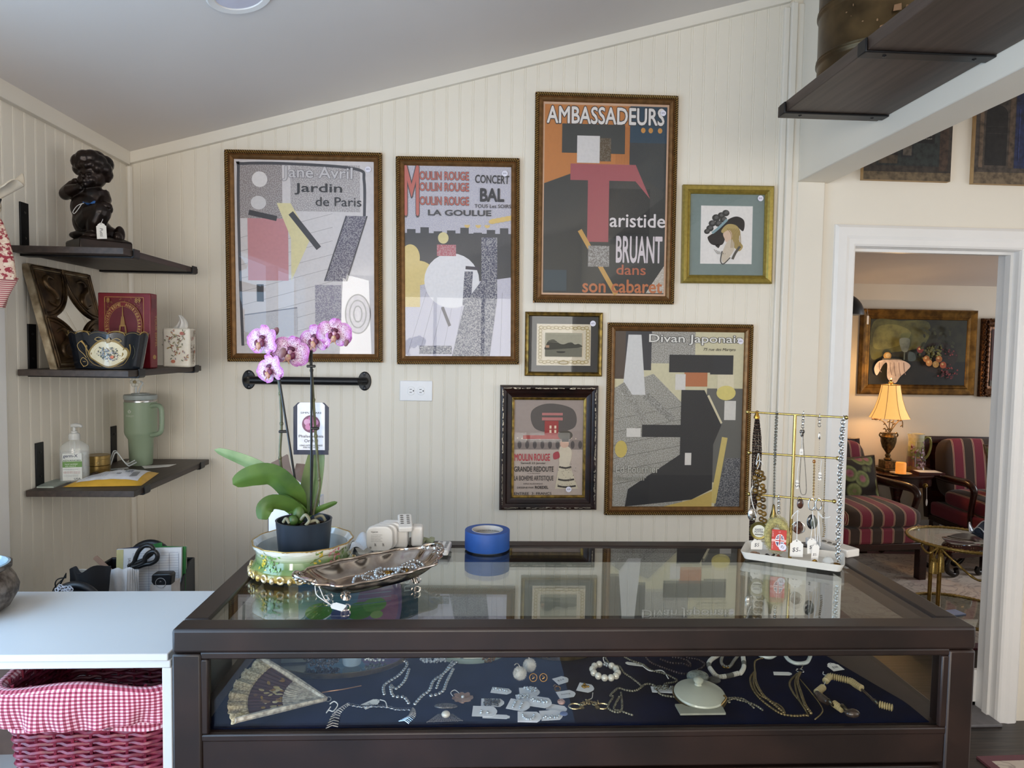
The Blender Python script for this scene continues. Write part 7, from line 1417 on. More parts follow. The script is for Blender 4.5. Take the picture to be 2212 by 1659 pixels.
c = C_(170, 685, .001); b = MB(); b.ell(c+Vector((0, 0, .004)), (.008, .010, .004), 14, 8); tag(b.build('charm', M('enamel_charm', 'cfae9e', .25, var=.4, scale=200, col2='8a4a40')), 'red and white enamel beetle charm', 'charm')
c = C_(200, 815, .001); b = MB(); b.ell(c+Vector((0, 0, .003)), (.008, .008, .003), 14, 8); tag(b.build('charm', M('blue_stone', '5f6f9a', .15, coat=.6)), 'blue oval stone charm near the front glass', 'charm')
# pearl bracelet
c = C_(668, 350, .0); t = thing('pearl_bracelet', 'bracelet of large cream pearls lying in the middle of the velvet', 'bracelet', c)
for k in range(12):
    a = 2*PI*k/12+.26
    if k == 2: continue
    b = MB(); b.ell(c+Vector((.027*math.cos(a), .033*math.sin(a), .0075)), .0075, 16, 12); b.build('pearl', PEARL, t)
b = MB(); a = 2*PI*2/12+.26; p = c+Vector((.027*math.cos(a), .033*math.sin(a), .006)); [b.ell(p+Vector((.004*math.cos(q*1.3), .005*math.sin(q*1.3), .002*(q % 2))), .003, 8, 6) for q in range(6)]; b.build('clasp', RHINE, t); b = MB(); b.tube(spline([p, p+Vector((-.004, .008, .012)), p+Vector((.003, .012, .016))], 5), .0008, 6); b.build('tag_string', THR, t)
# gold hoops with card
c = C_(440, 510, .001); t = card('round-topped card with gold knot earrings, right of the hand-lettered card', c, .030, .030, -.4, [(random.uniform(-.2, .3), random.uniform(-.1, .4), .0025) for _ in range(12)], GOLD); b = MB(); b.tube(spline([C_(530, 560, .002), C_(520, 620, .003), C_(480, 640, .003)], 5), .0008, 6); b.build('tag_string', THR, t)
PG_ = M('pale_gold', 'b5a583', .25, .85, var=.2, scale=200); t = thing('bow_earrings', 'pair of pale gold bow hoop earrings lying on the velvet', 'earrings', C_(480, 700))
for zx, s_ in ((380, -1), (580, 1)): b = MB(); c = C_(zx, 705, .003); b.torus(c+Vector((s_*.010, -.003, 0)), .011, .0016, Matrix.Rotation(.2, 4, 'X') @ Matrix.Diagonal((1.1, .7, 1, 1)), 22, 6); [b.torus(c+Vector((-s_*.006+.004*q, .002*q, .003)), .0045, .0013, Matrix.Rotation(.8*q, 4, 'Y'), 12, 6) for q in range(3)]; b.cbox(c+Vector((-s_*.002, -.012, .002)), (.008, .008, .003), .3); b.build('bow_hoop', PG_, t)
b = MB(); pile(b, C_(480, 690, .001), .010, .010, 26, .0024, .006); b.build('knot', PG_, t)
# long crystal rope necklace
ROPEB = M('bugle_crystal', '9a9686', .15, .7, var=.35, scale=250)
L1 = [C_(660, 140, .004), C_(720, 230, .003), C_(830, 260, .003), C_(880, 330, .003), C_(980, 400, .003), C_(1080, 490, .003), C_(1000, 540, .003), C_(900, 530, .003), C_(820, 510, .003), C_(730, 590, .003), C_(760, 610, .003), C_(700, 720, .003), C_(780, 780, .003), C_(860, 750, .003), C_(850, 560, .003)]
L2 = [C_(870, 140, .004), C_(960, 190, .003), C_(1100, 240, .003), C_(1180, 300, .003), C_(1330, 340, .003), C_(1480, 410, .003), C_(1460, 440, .003), C_(1350, 460, .003), C_(1360, 500, .003)]
L3 = [C_(1080, 500, .003), C_(1140, 460, .003), C_(1230, 480, .003), C_(1260, 540, .003), C_(1330, 590, .003), C_(1480, 610, .003)]
L4 = [C_(1940, 580, .003), C_(2040, 620, .003), C_(2150, 620, .003), D_(120, 510, .003), D_(230, 540, .003), D_(310, 570, .003), D_(380, 620, .003)]
L5 = [C_(830, 610, .004), C_(770, 740, .003), C_(850, 770, .003), C_(980, 815, .003)]; L6 = [C_(1990, 640, .003), C_(2080, 670, .003), D_(60, 520, .004), D_(180, 505, .003), D_(290, 590, .003)]
t = neck('long silver bugle-bead rope necklace looping across the middle of the velvet', ROPEB, [(L1, .0058, .0026, 1.25), (L2, .0056, .0025, 1.2), (L3, .0058, .0026, 1.25), (L5, .0058, .0026, 1.25), (L4, .0056, .0025, 1.25), (L6, .0056, .0024, 1.2)])
tagv(t, C_(900, 235), .014, .044, PI/2-.05, '$120'); b = MB(); b.tube(spline([C_(1090, 250, .003), C_(1180, 310, .003), C_(1320, 310, .003), C_(1390, 400, .003)], 6), .0011, 6); b.build('tag_string', THR, t)
c = C_(1340, 530, .003); t = thing('brooch', 'crystal bar brooch on a white card beside the covered dish', 'brooch', c); b = MB(); b.prism([(-.026, -.012), (.026, -.012), (.030, 0), (.026, .012), (-.026, .012)], .0008, Matrix.Translation(c) @ Matrix.Rotation(-.12, 4, 'Z')); b.build('card', CARD, t); b = MB(); pile(b, c+Vector((0, 0, .002)), .024, .008, 60, .0022, .006); b.build('stones', ROPEB, t)
neck('dark garnet bead necklace looping at the back of the velvet', M('garnet_beads', '453a40', .15, .4, var=.3, scale=200), [([C_(1120, 140, .004), C_(1200, 220, .003), C_(1400, 300, .003), C_(1560, 345, .003), C_(1680, 320, .003), C_(1800, 250, .003), C_(1740, 190, .003), C_(1600, 160, .003)], .0058, .0026, None), ([C_(1300, 180, .003), C_(1420, 220, .003), C_(1560, 230, .003), C_(1640, 260, .003), C_(1600, 190, .003), C_(1420, 150, .004)], .0062, .0026, None)])
# covered dish
c = C_(1750, 640, .0); FG = M('frosted_glass', 'b7b9aa', .28, var=.03, spec=.6, coat=.3); t = thing('covered_dish', 'frosted oval glass lid with a knob lying on the velvet', 'glass dish', c); T = Matrix.Translation(c+Vector((0, .004, .010))) @ Matrix.Rotation(.10, 4, 'X') @ Matrix.Diagonal((1, .98, 1, 1))
b = MB(); b.lathe([(.050, -.002), (.0515, .001), (.050, .004), (.03, .011), (.012, .0135), (0, .014)], 48, T); b.build('lid', FG, t); b = MB(); b.lathe([(.009, .013), (.006, .018), (.010, .024), (.010, .027), (.006, .030), (0, .031)], 24, T @ Matrix.Translation((.0, .012, -.002))); b.build('knob', FG, t); b = MB(); b.torus(T @ Vector((0, 0, -.003)), .052, .0022, Matrix.Rotation(.1, 4, 'X'), 48, 8); b.tube(spline([T @ Vector((.03, -.04, 0)), T @ Vector((.042, -.035, .012)), T @ Vector((.038, -.030, .016))], 5), .002, 6); b.build('brass_mount', M('aged_brass', '6e5a38', .3, .85, var=.2), t)
b = MB(); c = C_(1750, 760, .001); b.prism([(-.045, -.018), (.045, -.018), (.048, .016), (-.045, .018)], .004, Matrix.Translation(c)); tag(b.build('card', M('dim_card', '9a9a8c', .6)), 'pale card under the frosted lid', 'card')
b = MB(); c = C_(1740, 470, .002)+Vector((0, .012, .0)); b.ell(c+Vector((0, 0, .012)), (.024, .018, .012), 24, 12); tag(b.build('glass_paperweight', M('etched_glass', '8d948c', .2, var=.3, scale=120)), 'etched glass paperweight behind the frosted lid', 'paperweight')
# heishi necklace
t = thing('necklace', 'white and grey disc-bead necklace with a grey stone at the back right', 'necklace', C_(1900, 300)); P = spline([C_(1960, 130, .005), C_(1870, 190, .004), C_(1850, 250, .004), C_(1890, 320, .004), C_(1950, 375, .004), C_(2060, 370, .004), C_(2180, 340, .004), D_(170, 270, .004), D_(200, 210, .005), D_(190, 110, .005)], 8)
b = MB()
for i, (p, d) in enumerate(along(P, .0022)): R = Vector((0, 0, 1)).rotation_difference(d).to_matrix().to_4x4(); b.ell(p, (.0052, .0052, .0013), 10, 4, R, col=('c9c6bd', 'bab5a8', 'd2d0c8')[i % 3] if not (i//9) % 4 == 3 else '5c5a52')
b.build('disc_beads', vcol('shell_discs', .5, speck=False), t); b = MB(); b.ell(C_(1910, 415, .006), (.014, .012, .006), 14, 8); b.build('stone_pendant', M('grey_raw_stone', '4c4c4a', .5, var=.3, scale=90, bmp=.4), t)
t = neck('grey frosted bead necklace inside the white disc-bead loop', M('grey_frosted_beads', '7b776e', .4, var=.1), [([C_(2010, 130, .005), C_(1990, 210, .004), C_(2030, 260, .003), C_(2090, 260, .003), C_(2140, 190, .004), C_(2190, 130, .005)], .0062, .0036, None)]); b = MB(); b.torus(C_(2040, 265, .004), .006, .0013, None, 16, 6); b.build('clasp', GOLD, t)
# white sunglass-like loops
for pts, lb in (([D_(330, 95, .010), D_(370, 118, .008), D_(440, 128, .008), D_(490, 105, .010)], 'left white plastic loop at the back of the case'), ([D_(570, 95, .012), D_(610, 150, .008), D_(680, 182, .007), D_(770, 176, .007), D_(800, 140, .009), D_(815, 95, .012)], 'larger white plastic loop above the gold multi-strand necklace')):
    b = MB(); b.tube(spline(pts, 6), .0042, 8); tag(b.build('plastic_bangle', M('white_plastic_loop', 'c3cac6', .3)), lb, 'bangle', 'white plastic loops')
# gold multi-strand
GB = M('antique_gold_beads', '8d7b58', .25, .75, var=.3, scale=220); S_ = [([D_(300, 260, .005), D_(260, 320, .004), D_(280, 420, .004), D_(350, 510, .004), D_(450, 590, .004), D_(540, 645, .004), D_(650, 665, .004), D_(780, 660, .004)], .0062, .0028, 1.2), ([D_(300, 275, .007), D_(310, 360, .006), D_(370, 470, .006), D_(450, 540, .006), D_(570, 640, .005)], .0068, .0036, None), ([D_(295, 270, .006), D_(290, 380, .005), D_(340, 470, .005), D_(430, 520, .005), D_(540, 580, .005), D_(575, 640, .004)], .0056, .0024, 1.3),
    ([D_(715, 270, .006), D_(690, 340, .006), D_(720, 450, .006), D_(760, 560, .006), D_(815, 640, .005)], .0068, .0036, None), ([D_(700, 275, .005), D_(670, 360, .005), D_(700, 500, .005), D_(770, 620, .004), D_(790, 670, .004)], .0056, .0024, 1.3), ([D_(690, 280, .004), D_(620, 360, .004), D_(650, 450, .004), D_(720, 540, .004), D_(800, 630, .004)], .0060, .0026, 1.3), ([D_(715, 330, .004), D_(800, 430, .003), D_(900, 560, .003), D_(920, 630, .003), D_(850, 700, .003)], .0042, .0016, 1.2), ([D_(300, 255, .005), D_(305, 160, .005), D_(400, 130, .006)], .0050, .0020, 1.2)]
t = neck('antique gold multi-strand bead necklace right of the frosted lid', GB, S_); tagv(t, D_(640, 290), .016, .038, -1.9, None); b = MB(); b.torus(D_(715, 250, .006), .008, .001, None, 18, 6); b.tube(spline([D_(740, 185, .006), D_(735, 215, .006), D_(715, 240, .006)], 4), .0012, 6); b.build('ring', SILV, t)
# tusk-like necklace
BON = M('cream_bone_beads', 'b9a678', .45, var=.12, scale=60); t = thing('necklace', 'cream bone disc necklace with brown stone beads at the right end of the case', 'necklace', D_(1000, 300))
b = MB()
for seg in ([D_(995, 300, .005), D_(1100, 325, .005), D_(1180, 345, .005), D_(1230, 380, .005), D_(1280, 410, .005)], [D_(985, 305, .005), D_(950, 345, .005)], [D_(925, 405, .005), D_(870, 450, .005)], [D_(1030, 555, .005), D_(1100, 605, .005)], [D_(1450, 560, .005), D_(1560, 590, .005)]):
    for p, d in along(spline(seg, 6), .0042): R = Vector((0, 0, 1)).rotation_difference(d).to_matrix().to_4x4(); b.ell(p, (.0075, .0075, .0024), 12, 5, R)
b.build('bone_discs', BON, t); b = MB(); b.tube([D_(875, 465, .006), D_(910, 500, .007), D_(975, 540, .006)], [.007, .009, .007], 12); b.ell(D_(1195, 640, .008), (.015, .010, .008), 16, 10); b.tube([D_(1285, 425, .003), D_(1345, 480, .003), D_(1405, 540, .003)], .003, 8); b.build('brown_stones', M('brown_agate_bead', '4a3c34', .2, var=.3, scale=60, coat=.4), t)
b = MB(); b.torus(D_(1000, 545, .006), .007, .003, Matrix.Rotation(.9, 4, 'Y'), 16, 6); b.torus(D_(1135, 610, .008), .009, .004, Matrix.Rotation(.9, 4, 'Y'), 18, 8); b.torus(D_(1420, 545, .005), .006, .003, Matrix.Rotation(.9, 4, 'Y'), 14, 6); b.build('silver_spacers', M('oxidised_silver', '6d6350', .3, .9, var=.3, scale=200), t)
tagv(t, D_(985, 190, .002), .030, .030, .25, '$38'); b = MB(); b.tube([D_(950, 345, .004), D_(925, 405, .004)], .0008, 6); b.tube(spline([D_(930, 260, .004), D_(930, 285, .004), D_(985, 295, .004)], 4), .0009, 6); b.build('cord', THR, t)
# painted book standing at the back
p0_, p1_ = CM @ Vector((0, .515, 0)), None; Yb = 1.742
X0_, X1_, X2_ = atY(644, 1290, Yb).x, atY(862, 1290, Yb).x, atY(905, 1290, Yb+.03).x; t = thing('book', 'book with a blue and green painted cover standing at the back of the case', 'book', ((X0_+X1_)/2, Yb, CF))
b = MB(); b.box((X0_, Yb, VZ+.006), (X1_, Yb+.03, CT-.018)); bevel(b.build('book_cover', M('book_cover_blue', '3c6ea0', .4), t), .002)
hh = CT-.018-VZ-.006; a = Art(Matrix.Translation(((X0_+X1_)/2, Yb-.0006, VZ+.006+hh/2)) @ Matrix.Rotation(PI/2, 4, 'X')); W_ = X1_-X0_
a.rect(-W_/2+.003, -hh/2, W_/2-.002, hh/2, '5f8fb8'); a.rect(-W_/2+.003, -hh/2, -.02, 0, '4a8aa8'); a.blob([(.02, -hh/2), (.04, .02), (W_/2-.004, .04), (W_/2-.004, -hh/2)], '7d6aa0'); a.blob([(.06, -.03), (W_/2-.006, -.01), (W_/2-.01, -hh/2+.01), (.07, -hh/2+.005)], '9a6a94')
for u, v, r, c_ in ((-.075, -.052, .034, '4f9a44'), (.028, -.05, .036, '3f8a44'), (.065, -.035, .03, '5a9a50'), (-.02, -.06, .026, '4a5a9a'), (.07, -.06, .016, '8ab070')): a.oval(u, v, r, r*.62, c_, .2)
for k in range(8): a.line([(-W_/2+.01, .06-.014*k), (0, .055-.013*k), (W_/2-.02, .06-.012*k)], .0014, ('7aa8c8', '4f7fae', '8fb7cc')[k % 3], 4)
a.build('painted_picture', vcol('painted_cover', .4, speck=False), t, smooth=False)
sx = X1_+.0006; b = MB(); SM = Matrix.Translation((X1_+.002, Yb+.002, VZ+.006)) @ Matrix.Rotation(.35, 4, 'Z'); b.box((0, 0, 0), (X2_-X1_, .004, hh), M=SM); b.build('spine', M('book_spine_teal', '33546a', .5), t); a = Art(SM @ Matrix.Translation((0, -.0006, 0)) @ Matrix.Rotation(PI/2, 4, 'X')); a.text('snou', .010, hh-.012, .075, .016, '9fb4c0', .0, rot=-PI/2); a.build('spine_lettering', vcol('painted_cover', .4, speck=False), t, smooth=False)
# ---------------------------------------------------------------- shelf on the header, with the old drum
hz = 2.332; t = thing('wall_shelf', 'long brown board shelf high on the header wall carrying the metal drum', 'shelf', (1.3, 1.3, hz), group='brown board shelves on the right wall')
b = MB(); b.box((.968, .55, hz+.0), (1.299, 2.235, hz+.034)); bevel(b.build('shelf_board', wood('high_shelf_wood', '54453d', '33291f', 'Y', .45, .8, .15, '3a2d29'), t), .002)
for y in (2.188, 1.735, 1.05):
    b = MB(); b.box((.962, y-.02, hz-.006), (1.30, y+.02, hz-.0005)); b.box((.960, y-.02, hz-.006), (.966, y+.02, hz+.030)); b.box((1.294, y-.02, hz-.006), (1.2998, y+.02, hz+.14)); br = bevel(b.build('bracket', BLK, t), .004, 3)
    for x in (1.02, 1.255): b = MB(); b.lathe([(.005, 0), (.005, -.0075), (0, -.009)], 14, Matrix.Translation((x, y, hz)), close=False); b.build('screw', M('black_screw', '2a2a2c', .3, .5), br)
c = Vector((1.124, 1.965, hz+.0345)); DR = M('dented_olive_brass', '6b583a', .38, .7, var=.22, scale=9, col2='41331f', bmp=.05)
t = thing('metal_drum', 'tall brass-brown ridged metal drum on the high shelf', 'drum', c); pr = [(0, 0), (.146, 0), (.149, .004)]
for zz in (.045, .18, .315): pr += [(.148, zz-.012), (.148, zz-.006), (.1525, zz-.003), (.1525, zz+.002), (.149, zz+.004), (.1515, zz+.008), (.148, zz+.012)]
pr += [(.148, .44), (.152, .445), (.152, .452), (.146, .455), (0, .45)]
b = MB(); b.lathe(pr, 64, Matrix.Translation(c)); b.build('drum_body', DR, t, sharp=60)
a = Wrap(lambda u, v, z: c+Vector(((.1484+z*4)*math.sin(u/.1484-.45), -(.1484+z*4)*math.cos(u/.1484-.45), v)))
for i in range(34): a.oval(random.uniform(-.1, .16), random.uniform(.06, .17) if i % 2 else random.uniform(.2, .3), random.uniform(.0008, .003), random.uniform(.001, .004), random.choice(('a58a6c', '8d6f50', 'b59a80')), n=7)
for u, v, w_, h_ in ((.06, .120, .05, .008), (.0, .072, .010, .006), (.05, .075, .006, .012), (.03, .11, .02, .02)): a.poly([(u, v), (u+w_, v+.003), (u+w_*.95, v+h_), (u+.002, v+h_*.8)], '8d6c50')
a.build('scratches', vcol('drum_wear', .45, .4, speck=False), t, smooth=False)
# ---------------------------------------------------------------- shop-front pictures above the doorway
EDG = M('raw_pine_edge', 'b8976a', .7, var=.1, scale=30)
def shopfront(label, x0, x1, z0, z1, draw):
    t = thing('shop_picture', label, 'picture', ((x0+x1)/2, WALL_Y, z0)); b = MB(); b.box((x0, WALL_Y-.024, z0), (x1, WALL_Y-.001, z1)); b.build('stretched_panel', EDG, t)
    a = Art(Matrix.Translation(((x0+x1)/2, WALL_Y-.0245, (z0+z1)/2)) @ Matrix.Rotation(PI/2, 4, 'X')); draw(a, x1-x0, z1-z0); a.build('print', vcol('shopfront_print', .6, speck=False, grain=.35, scale=45), t, smooth=False)
def shop_a(a, w, h):
    a.rect(-w/2, -h/2, w/2, h/2, '3d342c'); a.rect(-w/2, -h/2, w/2, -h*.42, '6d5c44'); a.rect(-w*.36, -h*.36, w*.36, h*.3, '2c3230'); a.rect(-w*.34, -h*.30, -w*.12, h*.2, '2a211d'); a.rect(w*.10, -h*.14, w*.30, h*.26, '151413'); a.rect(-w*.08, -h*.28, w*.06, h*.26, '23262a'); a.rect(-w*.06, -h*.26, w*.04, -h*.06, '5f564c'); a.rect(w*.36, -h*.4, w*.46, h*.4, '4a382c'); a.rect(-w*.34, -h*.34, -w*.12, -h*.26, '554838')
    for i, s_ in enumerate(('Formule 13E', 'Vin compris', 'le midi', 'du lundi au jeudi')): a.text(s_, w*.115, -h*.00-h*.035*i, w*.15, h*.018, 'b8b0a4', .0, shear=.1)
    for u in (-.045, .015): a.rect(w*u, -h*.05, w*u+.012, -h*.02, 'b0a493')
    a.rect(-w*.30, -h*.18, -w*.18, -h*.08, '7a5648')
def shop_b(a, w, h):
    a.rect(-w/2, -h/2, w/2, h/2, '4a4038'); a.rect(-w/2, -h/2, w/2, -h*.40, '75634c'); a.rect(-w*.10, -h*.36, w/2, h*.36, '20294e'); a.rect(-w*.10, h*.22, w/2, h*.36, '1a2142'); a.rect(w*.05, -h*.2, w/2, h*.18, '262a34'); a.rect(-w*.40, -h*.34, -w*.18, h*.1, '1d1a19'); a.oval(-w*.29, h*.1, w*.11, h*.09, '1d1a19'); a.rect(-w*.46, -h*.36, -w*.42, h*.3, '6b5846'); a.rect(-w*.16, -h*.36, -w*.11, h*.3, '5d4c3d')
    for v in (-.06, .0): a.line([(-w*.40, h*v), (-w*.18, h*v)], .003, '332d2a')
    a.text('EM', w*.0, h*.26, w*.13, h*.06, 'cfcabc', .0)
    for i, s_ in enumerate(('Dejeuner Menu', 'Salade', 'Saumon', 'Vin blanc', 'Dessert')): a.text(s_, w*.08, h*.12-h*.035*i, w*.16+.01*(i % 3), h*.02, 'b9b6b0', shear=.15)
    for i in range(8): a.line([(w*(.06+.05*i), -h*.2), (w*(.06+.05*i), -h*.08)], .006, '8b857c')
    a.text('Co', w*.10, -h*.34, w*.06, h*.03, 'b9b6b0', shear=.2); a.line([(-w*.06, -h*.3), (-w*.06, h*.16)], .002, '4a568c'); a.line([(w*.0, -h*.3), (w*.0, h*.16)], .002, '4a568c')
shopfront('dark green French shop-front picture nearest the header beam', 1.566, 1.932, 2.283, 2.70, shop_a); shopfront('blue French shop-front picture farther right above the doorway', 2.03, 2.45, 2.280, 2.74, shop_b)
# ---------------------------------------------------------------- parlour: paintings
def painting(label, px, fw, prof, mat, draw, sk=False):
    q = [atY(x, y, RY-.02) for x, y in px]; c = sum(q, Vector())/4; c.y = RY; w_ = ((q[1]-q[0]).length+(q[2]-q[3]).length)/2; h_ = ((q[3]-q[0]).length+(q[2]-q[1]).length)/2; T = plane_T(c+Vector((0, -.002, 0)), .0)
    t = thing('painting', label, 'painting', c-Vector((0, 0, h_/2))); b = MB(); moulding(b, T, w_, h_, prof); b.build('gilt_frame', mat, t, sharp=25); a = Art(T @ Matrix.Translation((0, 0, .02)), .0002); draw(a, w_-2*fw, h_-2*fw); a.build('canvas', vcol('oil_paint', .7, speck=False, grain=.3, scale=12), t, smooth=False); return t, T, w_, h_
def still(a, w, h):
    a.rect(-w/2, -h/2, w/2, h/2, '2a2a18'); a.blob([(-w*.48, -h*.1), (-w*.3, -.02*h), (w*.05, h*.1), (w*.1, h*.46), (-w*.2, h*.48), (-w*.47, h*.46)], '5d5c30'); a.blob([(-w*.45, h*.05), (-w*.2, h*.1), (-w*.08, h*.3), (-w*.25, h*.42), (-w*.44, h*.36)], '77743e'); a.rect(-w/2, -h/2, w/2, -h*.14, '14130d')
    a.blob([(w*.04, -h*.1), (w*.1, h*.12), (w*.3, h*.14), (w*.42, -h*.05), (w*.3, -h*.3), (w*.1, -h*.28)], '25190f')
    for k in range(60): a.oval(w*.15+random.gauss(0, w*.05), -h*.0+random.gauss(0, h*.05), .010, .010, random.choice(('6d6a34', '7f7c40', '565a2a')), n=9)
    for k in range(70): a.oval(random.choice((w*.27, w*.31, w*.36, w*.33))+random.gauss(0, w*.03), random.choice((-h*.3, -h*.22, h*.0, -h*.34))+random.gauss(0, h*.03), .007, .007, random.choice(('6d2428', '8c3434', '4f191c')), n=8)
    for u, v, c_ in ((.07, -.1, 'b5702c'), (.1, -.16, 'c98844'), (.17, -.18, 'd0a050'), (.2, -.1, 'b06a2a'), (.245, -.19, 'b4572c'), (.0, .04, '7a2a22')): a.oval(w*u, h*v, .028, .028, c_, n=18); a.oval(w*u-.006, h*v+.008, .010, .009, 'e0b878', n=10)
    for k in range(26): a.oval(w*random.uniform(-.02, .42), h*random.uniform(.05, .38), .018, .011, random.choice(('2c2e18', '3a3c1e', '1f2012')), random.random()*3, n=7)
    a.blob([(-w*.22, h*.2), (-w*.12, h*.2), (-w*.13, h*.03), (-w*.165, -h*.0), (-w*.2, h*.04)], '6d7468'); a.line([(-w*.165, h*.0), (-w*.165, -h*.12)], .012, '4a5248'); a.blob([(-w*.12, -.0), (-w*.06, -h*.02), (-w*.05, -h*.12), (-w*.12, -h*.13)], '3d4a4c')
    a.oval(-w*.34, -h*.06, .034, .03, 'c79a4c', n=18); a.oval(-w*.335, -h*.055, .02, .018, 'e3c890', n=14); a.blob([(-w*.38, -h*.10), (-w*.2, -h*.11), (-w*.22, -h*.135), (-w*.36, -h*.14)], '5c5648')
    a.blob([(-w*.42, -h*.14), (-w*.47, -h*.25), (-w*.44, -h*.36), (-w*.38, -h*.2), (-w*.34, -h*.18), (-w*.33, -h*.4), (-w*.25, -h*.48), (-w*.2, -h*.38), (-w*.13, -h*.28), (-w*.1, -h*.2), (-w*.18, -h*.13), (-w*.3, -h*.12)], 'bcaaa0')
    for u in (-.42, -.31, -.27, -.22, -.17): a.line([(w*u, -h*.16), (w*u*1.02+.01, -h*.26), (w*u+.02, -h*.38+abs(u+.25)*h*.4)], .006, '7d6a66', 4)
GILT = M('gallery_gilt', '8f6a32', .35, .7, var=.2, scale=18, col2='5e4320')
pt_, T, w_, h_ = painting('gold-framed fruit still life with a white draped cloth, on the parlour wall', ((1861, 667), (2110, 671), (2103, 853), (1853, 852)), .084, [(0, 0), (0, .03), (.012, .042), (.02, .036), (.05, .02), (.062, .026), (.07, .02), (.078, .024), (.086, .015), (.086, .005)], GILT, still)
b = MB(); b.box((-w_/2+.036, h_/2-.13, .043), (-w_/2+.052, h_/2-.06, .044), M=T); b.build('price_tag', TAGM, pt_); b = MB(); b.tube([T @ Vector((-w_/2+.044, h_/2-.06, .044)), T @ Vector((-w_/2+.036, h_/2+.002, .04))], .0012, 5); b.build('tag_string', THR, pt_)
def roses(a, w, h):
    a.rect(-w/2, -h/2, w/2, h/2, '4a1d1a'); a.blob([(-w*.4, 0), (0, h*.4), (w*.4, h*.1), (0, 0)], '6d2a26')
    for u, v, c_ in ((-.36, -.1, '9a7a74'), (-.28, -.2, 'b8a096'), (-.38, -.24, 'a08c88'), (-.2, -.02, '8a3c3c'), (.0, -.15, 'b09088'), (.2, -.2, '96685f')): a.oval(w*u, h*v, .06, .055, c_, n=14); a.oval(w*u, h*v, .03, .028, 'c7b0a6', n=10)
    a.rect(-w/2, -h/2, w/2, -h*.40, '7d7468')
OR = M('ornate_dark_gilt', '6a4526', .35, .65, var=.45, scale=60, col2='2c170e', bmp=.6)
qt, T, w_, h_ = painting('ornate dark gilt frame at the right edge of the doorway, its canvas mostly hidden', ((2119, 688), (2330, 692), (2325, 860), (2117, 856)), .09, [(0, 0), (0, .03), (.01, .045), (.03, .03), (.05, .034), (.07, .018), (.09, .015), (.09, .005)], OR, roses)
b = MB()
for k in range(44):
    s_ = -h_/2+.02+(h_-.04)*k/43
    for d in (.012, .042): b.ell(T @ Vector((-w_/2+d+.006*math.sin(2.1*k), s_, .04)), (.010, .010, .009), 8, 6)
    u_ = -w_/2+.02+(w_-.04)*k/43
    for e in (-1, 1): b.ell(T @ Vector((u_, e*(h_/2-.012-.006*math.sin(2.1*k)), .042)), (.010, .009, .009), 8, 6)
b.build('carved_scrolls', OR, qt)
# pendant lamp beside the door casing
c = atY(1818, 680, 4.5); t = thing('pendant_lamp', 'black dome lamp, half hidden behind the left door casing', 'lamp', c); b = MB(); R = .135
b.lathe([(R*math.cos(a_), R*1.05*math.sin(a_)) for a_ in [PI/2*i/12 for i in range(13)]], 40, Matrix.Translation(c), close=False); b.build('dome_shade', M('black_enamel_shade', '17181a', .35), t); b = MB(); b.lathe([(R*.985, .0), (R*.95, .012), (R*.7, .09), (0, .13)], 40, Matrix.Translation(c), close=False); b.build('white_inside', M('white_enamel', 'e8e6e0', .5), t); b = MB(); b.tube([c+Vector((0, 0, R)), Vector((c.x, c.y, 2.52-(c.y-2.9)*.1357+.0))], .004, 8); b.build('cord', BLK, t)
# ---------------------------------------------------------------- round side table and what stands on it
MAH = wood('dark_mahogany', '38170f', '1d0b08', 'X', .25, .5, .05); TZ = .640; TCx = Vector((3.40, 5.35, .0095))
t = thing('side_table', 'round dark mahogany side table between the two striped armchairs', 'table', TCx); TT = Matrix.Translation(TCx)
b = MB(); b.lathe([(0, TZ-.0315), (.25, TZ-.0315), (.268, TZ-.025), (.27, TZ-.015), (.263, TZ-.0095), (0, TZ-.0095)], 56, TT); b.build('tabletop', MAH, t); b = MB(); b.lathe([(.23, TZ-.105), (.242, TZ-.10), (.242, TZ-.03)], 56, TT, close=False); b.lathe([(.23, TZ-.105), (0, TZ-.105)], 56, TT, close=False); ap = b.build('drawer_apron', MAH, t)
b = MB(); b.lathe([(.0, .04), (.06, .05), (.035, .12), (.05, .25), (.03, .40), (.06, TZ-.105)], 24, TT, close=False); b.build('pedestal', MAH, t)
for k in range(3): a_ = 2*PI*k/3-.4; b = MB(); b.tube([TCx+Vector((r*math.cos(a_), r*math.sin(a_), z)) for r, z in spline([(.03, .16), (.12, .12), (.2, .04), (.25, .024)], 5)], [.03-.0007*i for i in range(16)], 8); b.build('leg', MAH, t)
kn = atY(2001, 1050, 5.08); b = MB(); b.ell(Vector((kn.x, 5.084, kn.z)), (.016, .012, .016), 12, 8); b.lathe([(.02, 0), (.012, .008)], 12, Matrix.Translation((kn.x, 5.092, kn.z)) @ Matrix.Rotation(PI/2, 4, 'X')); b.build('brass_knob', OLD, ap); b = MB(); b.tube([Vector((kn.x, 5.075, kn.z)), Vector((kn.x+.004, 5.074, kn.z-.10))], .0018, 6); b.ell(Vector((kn.x+.004, 5.074, kn.z-.125)), (.008, .002, .028), 8, 8); b.build('price_tag', TAGM, t)
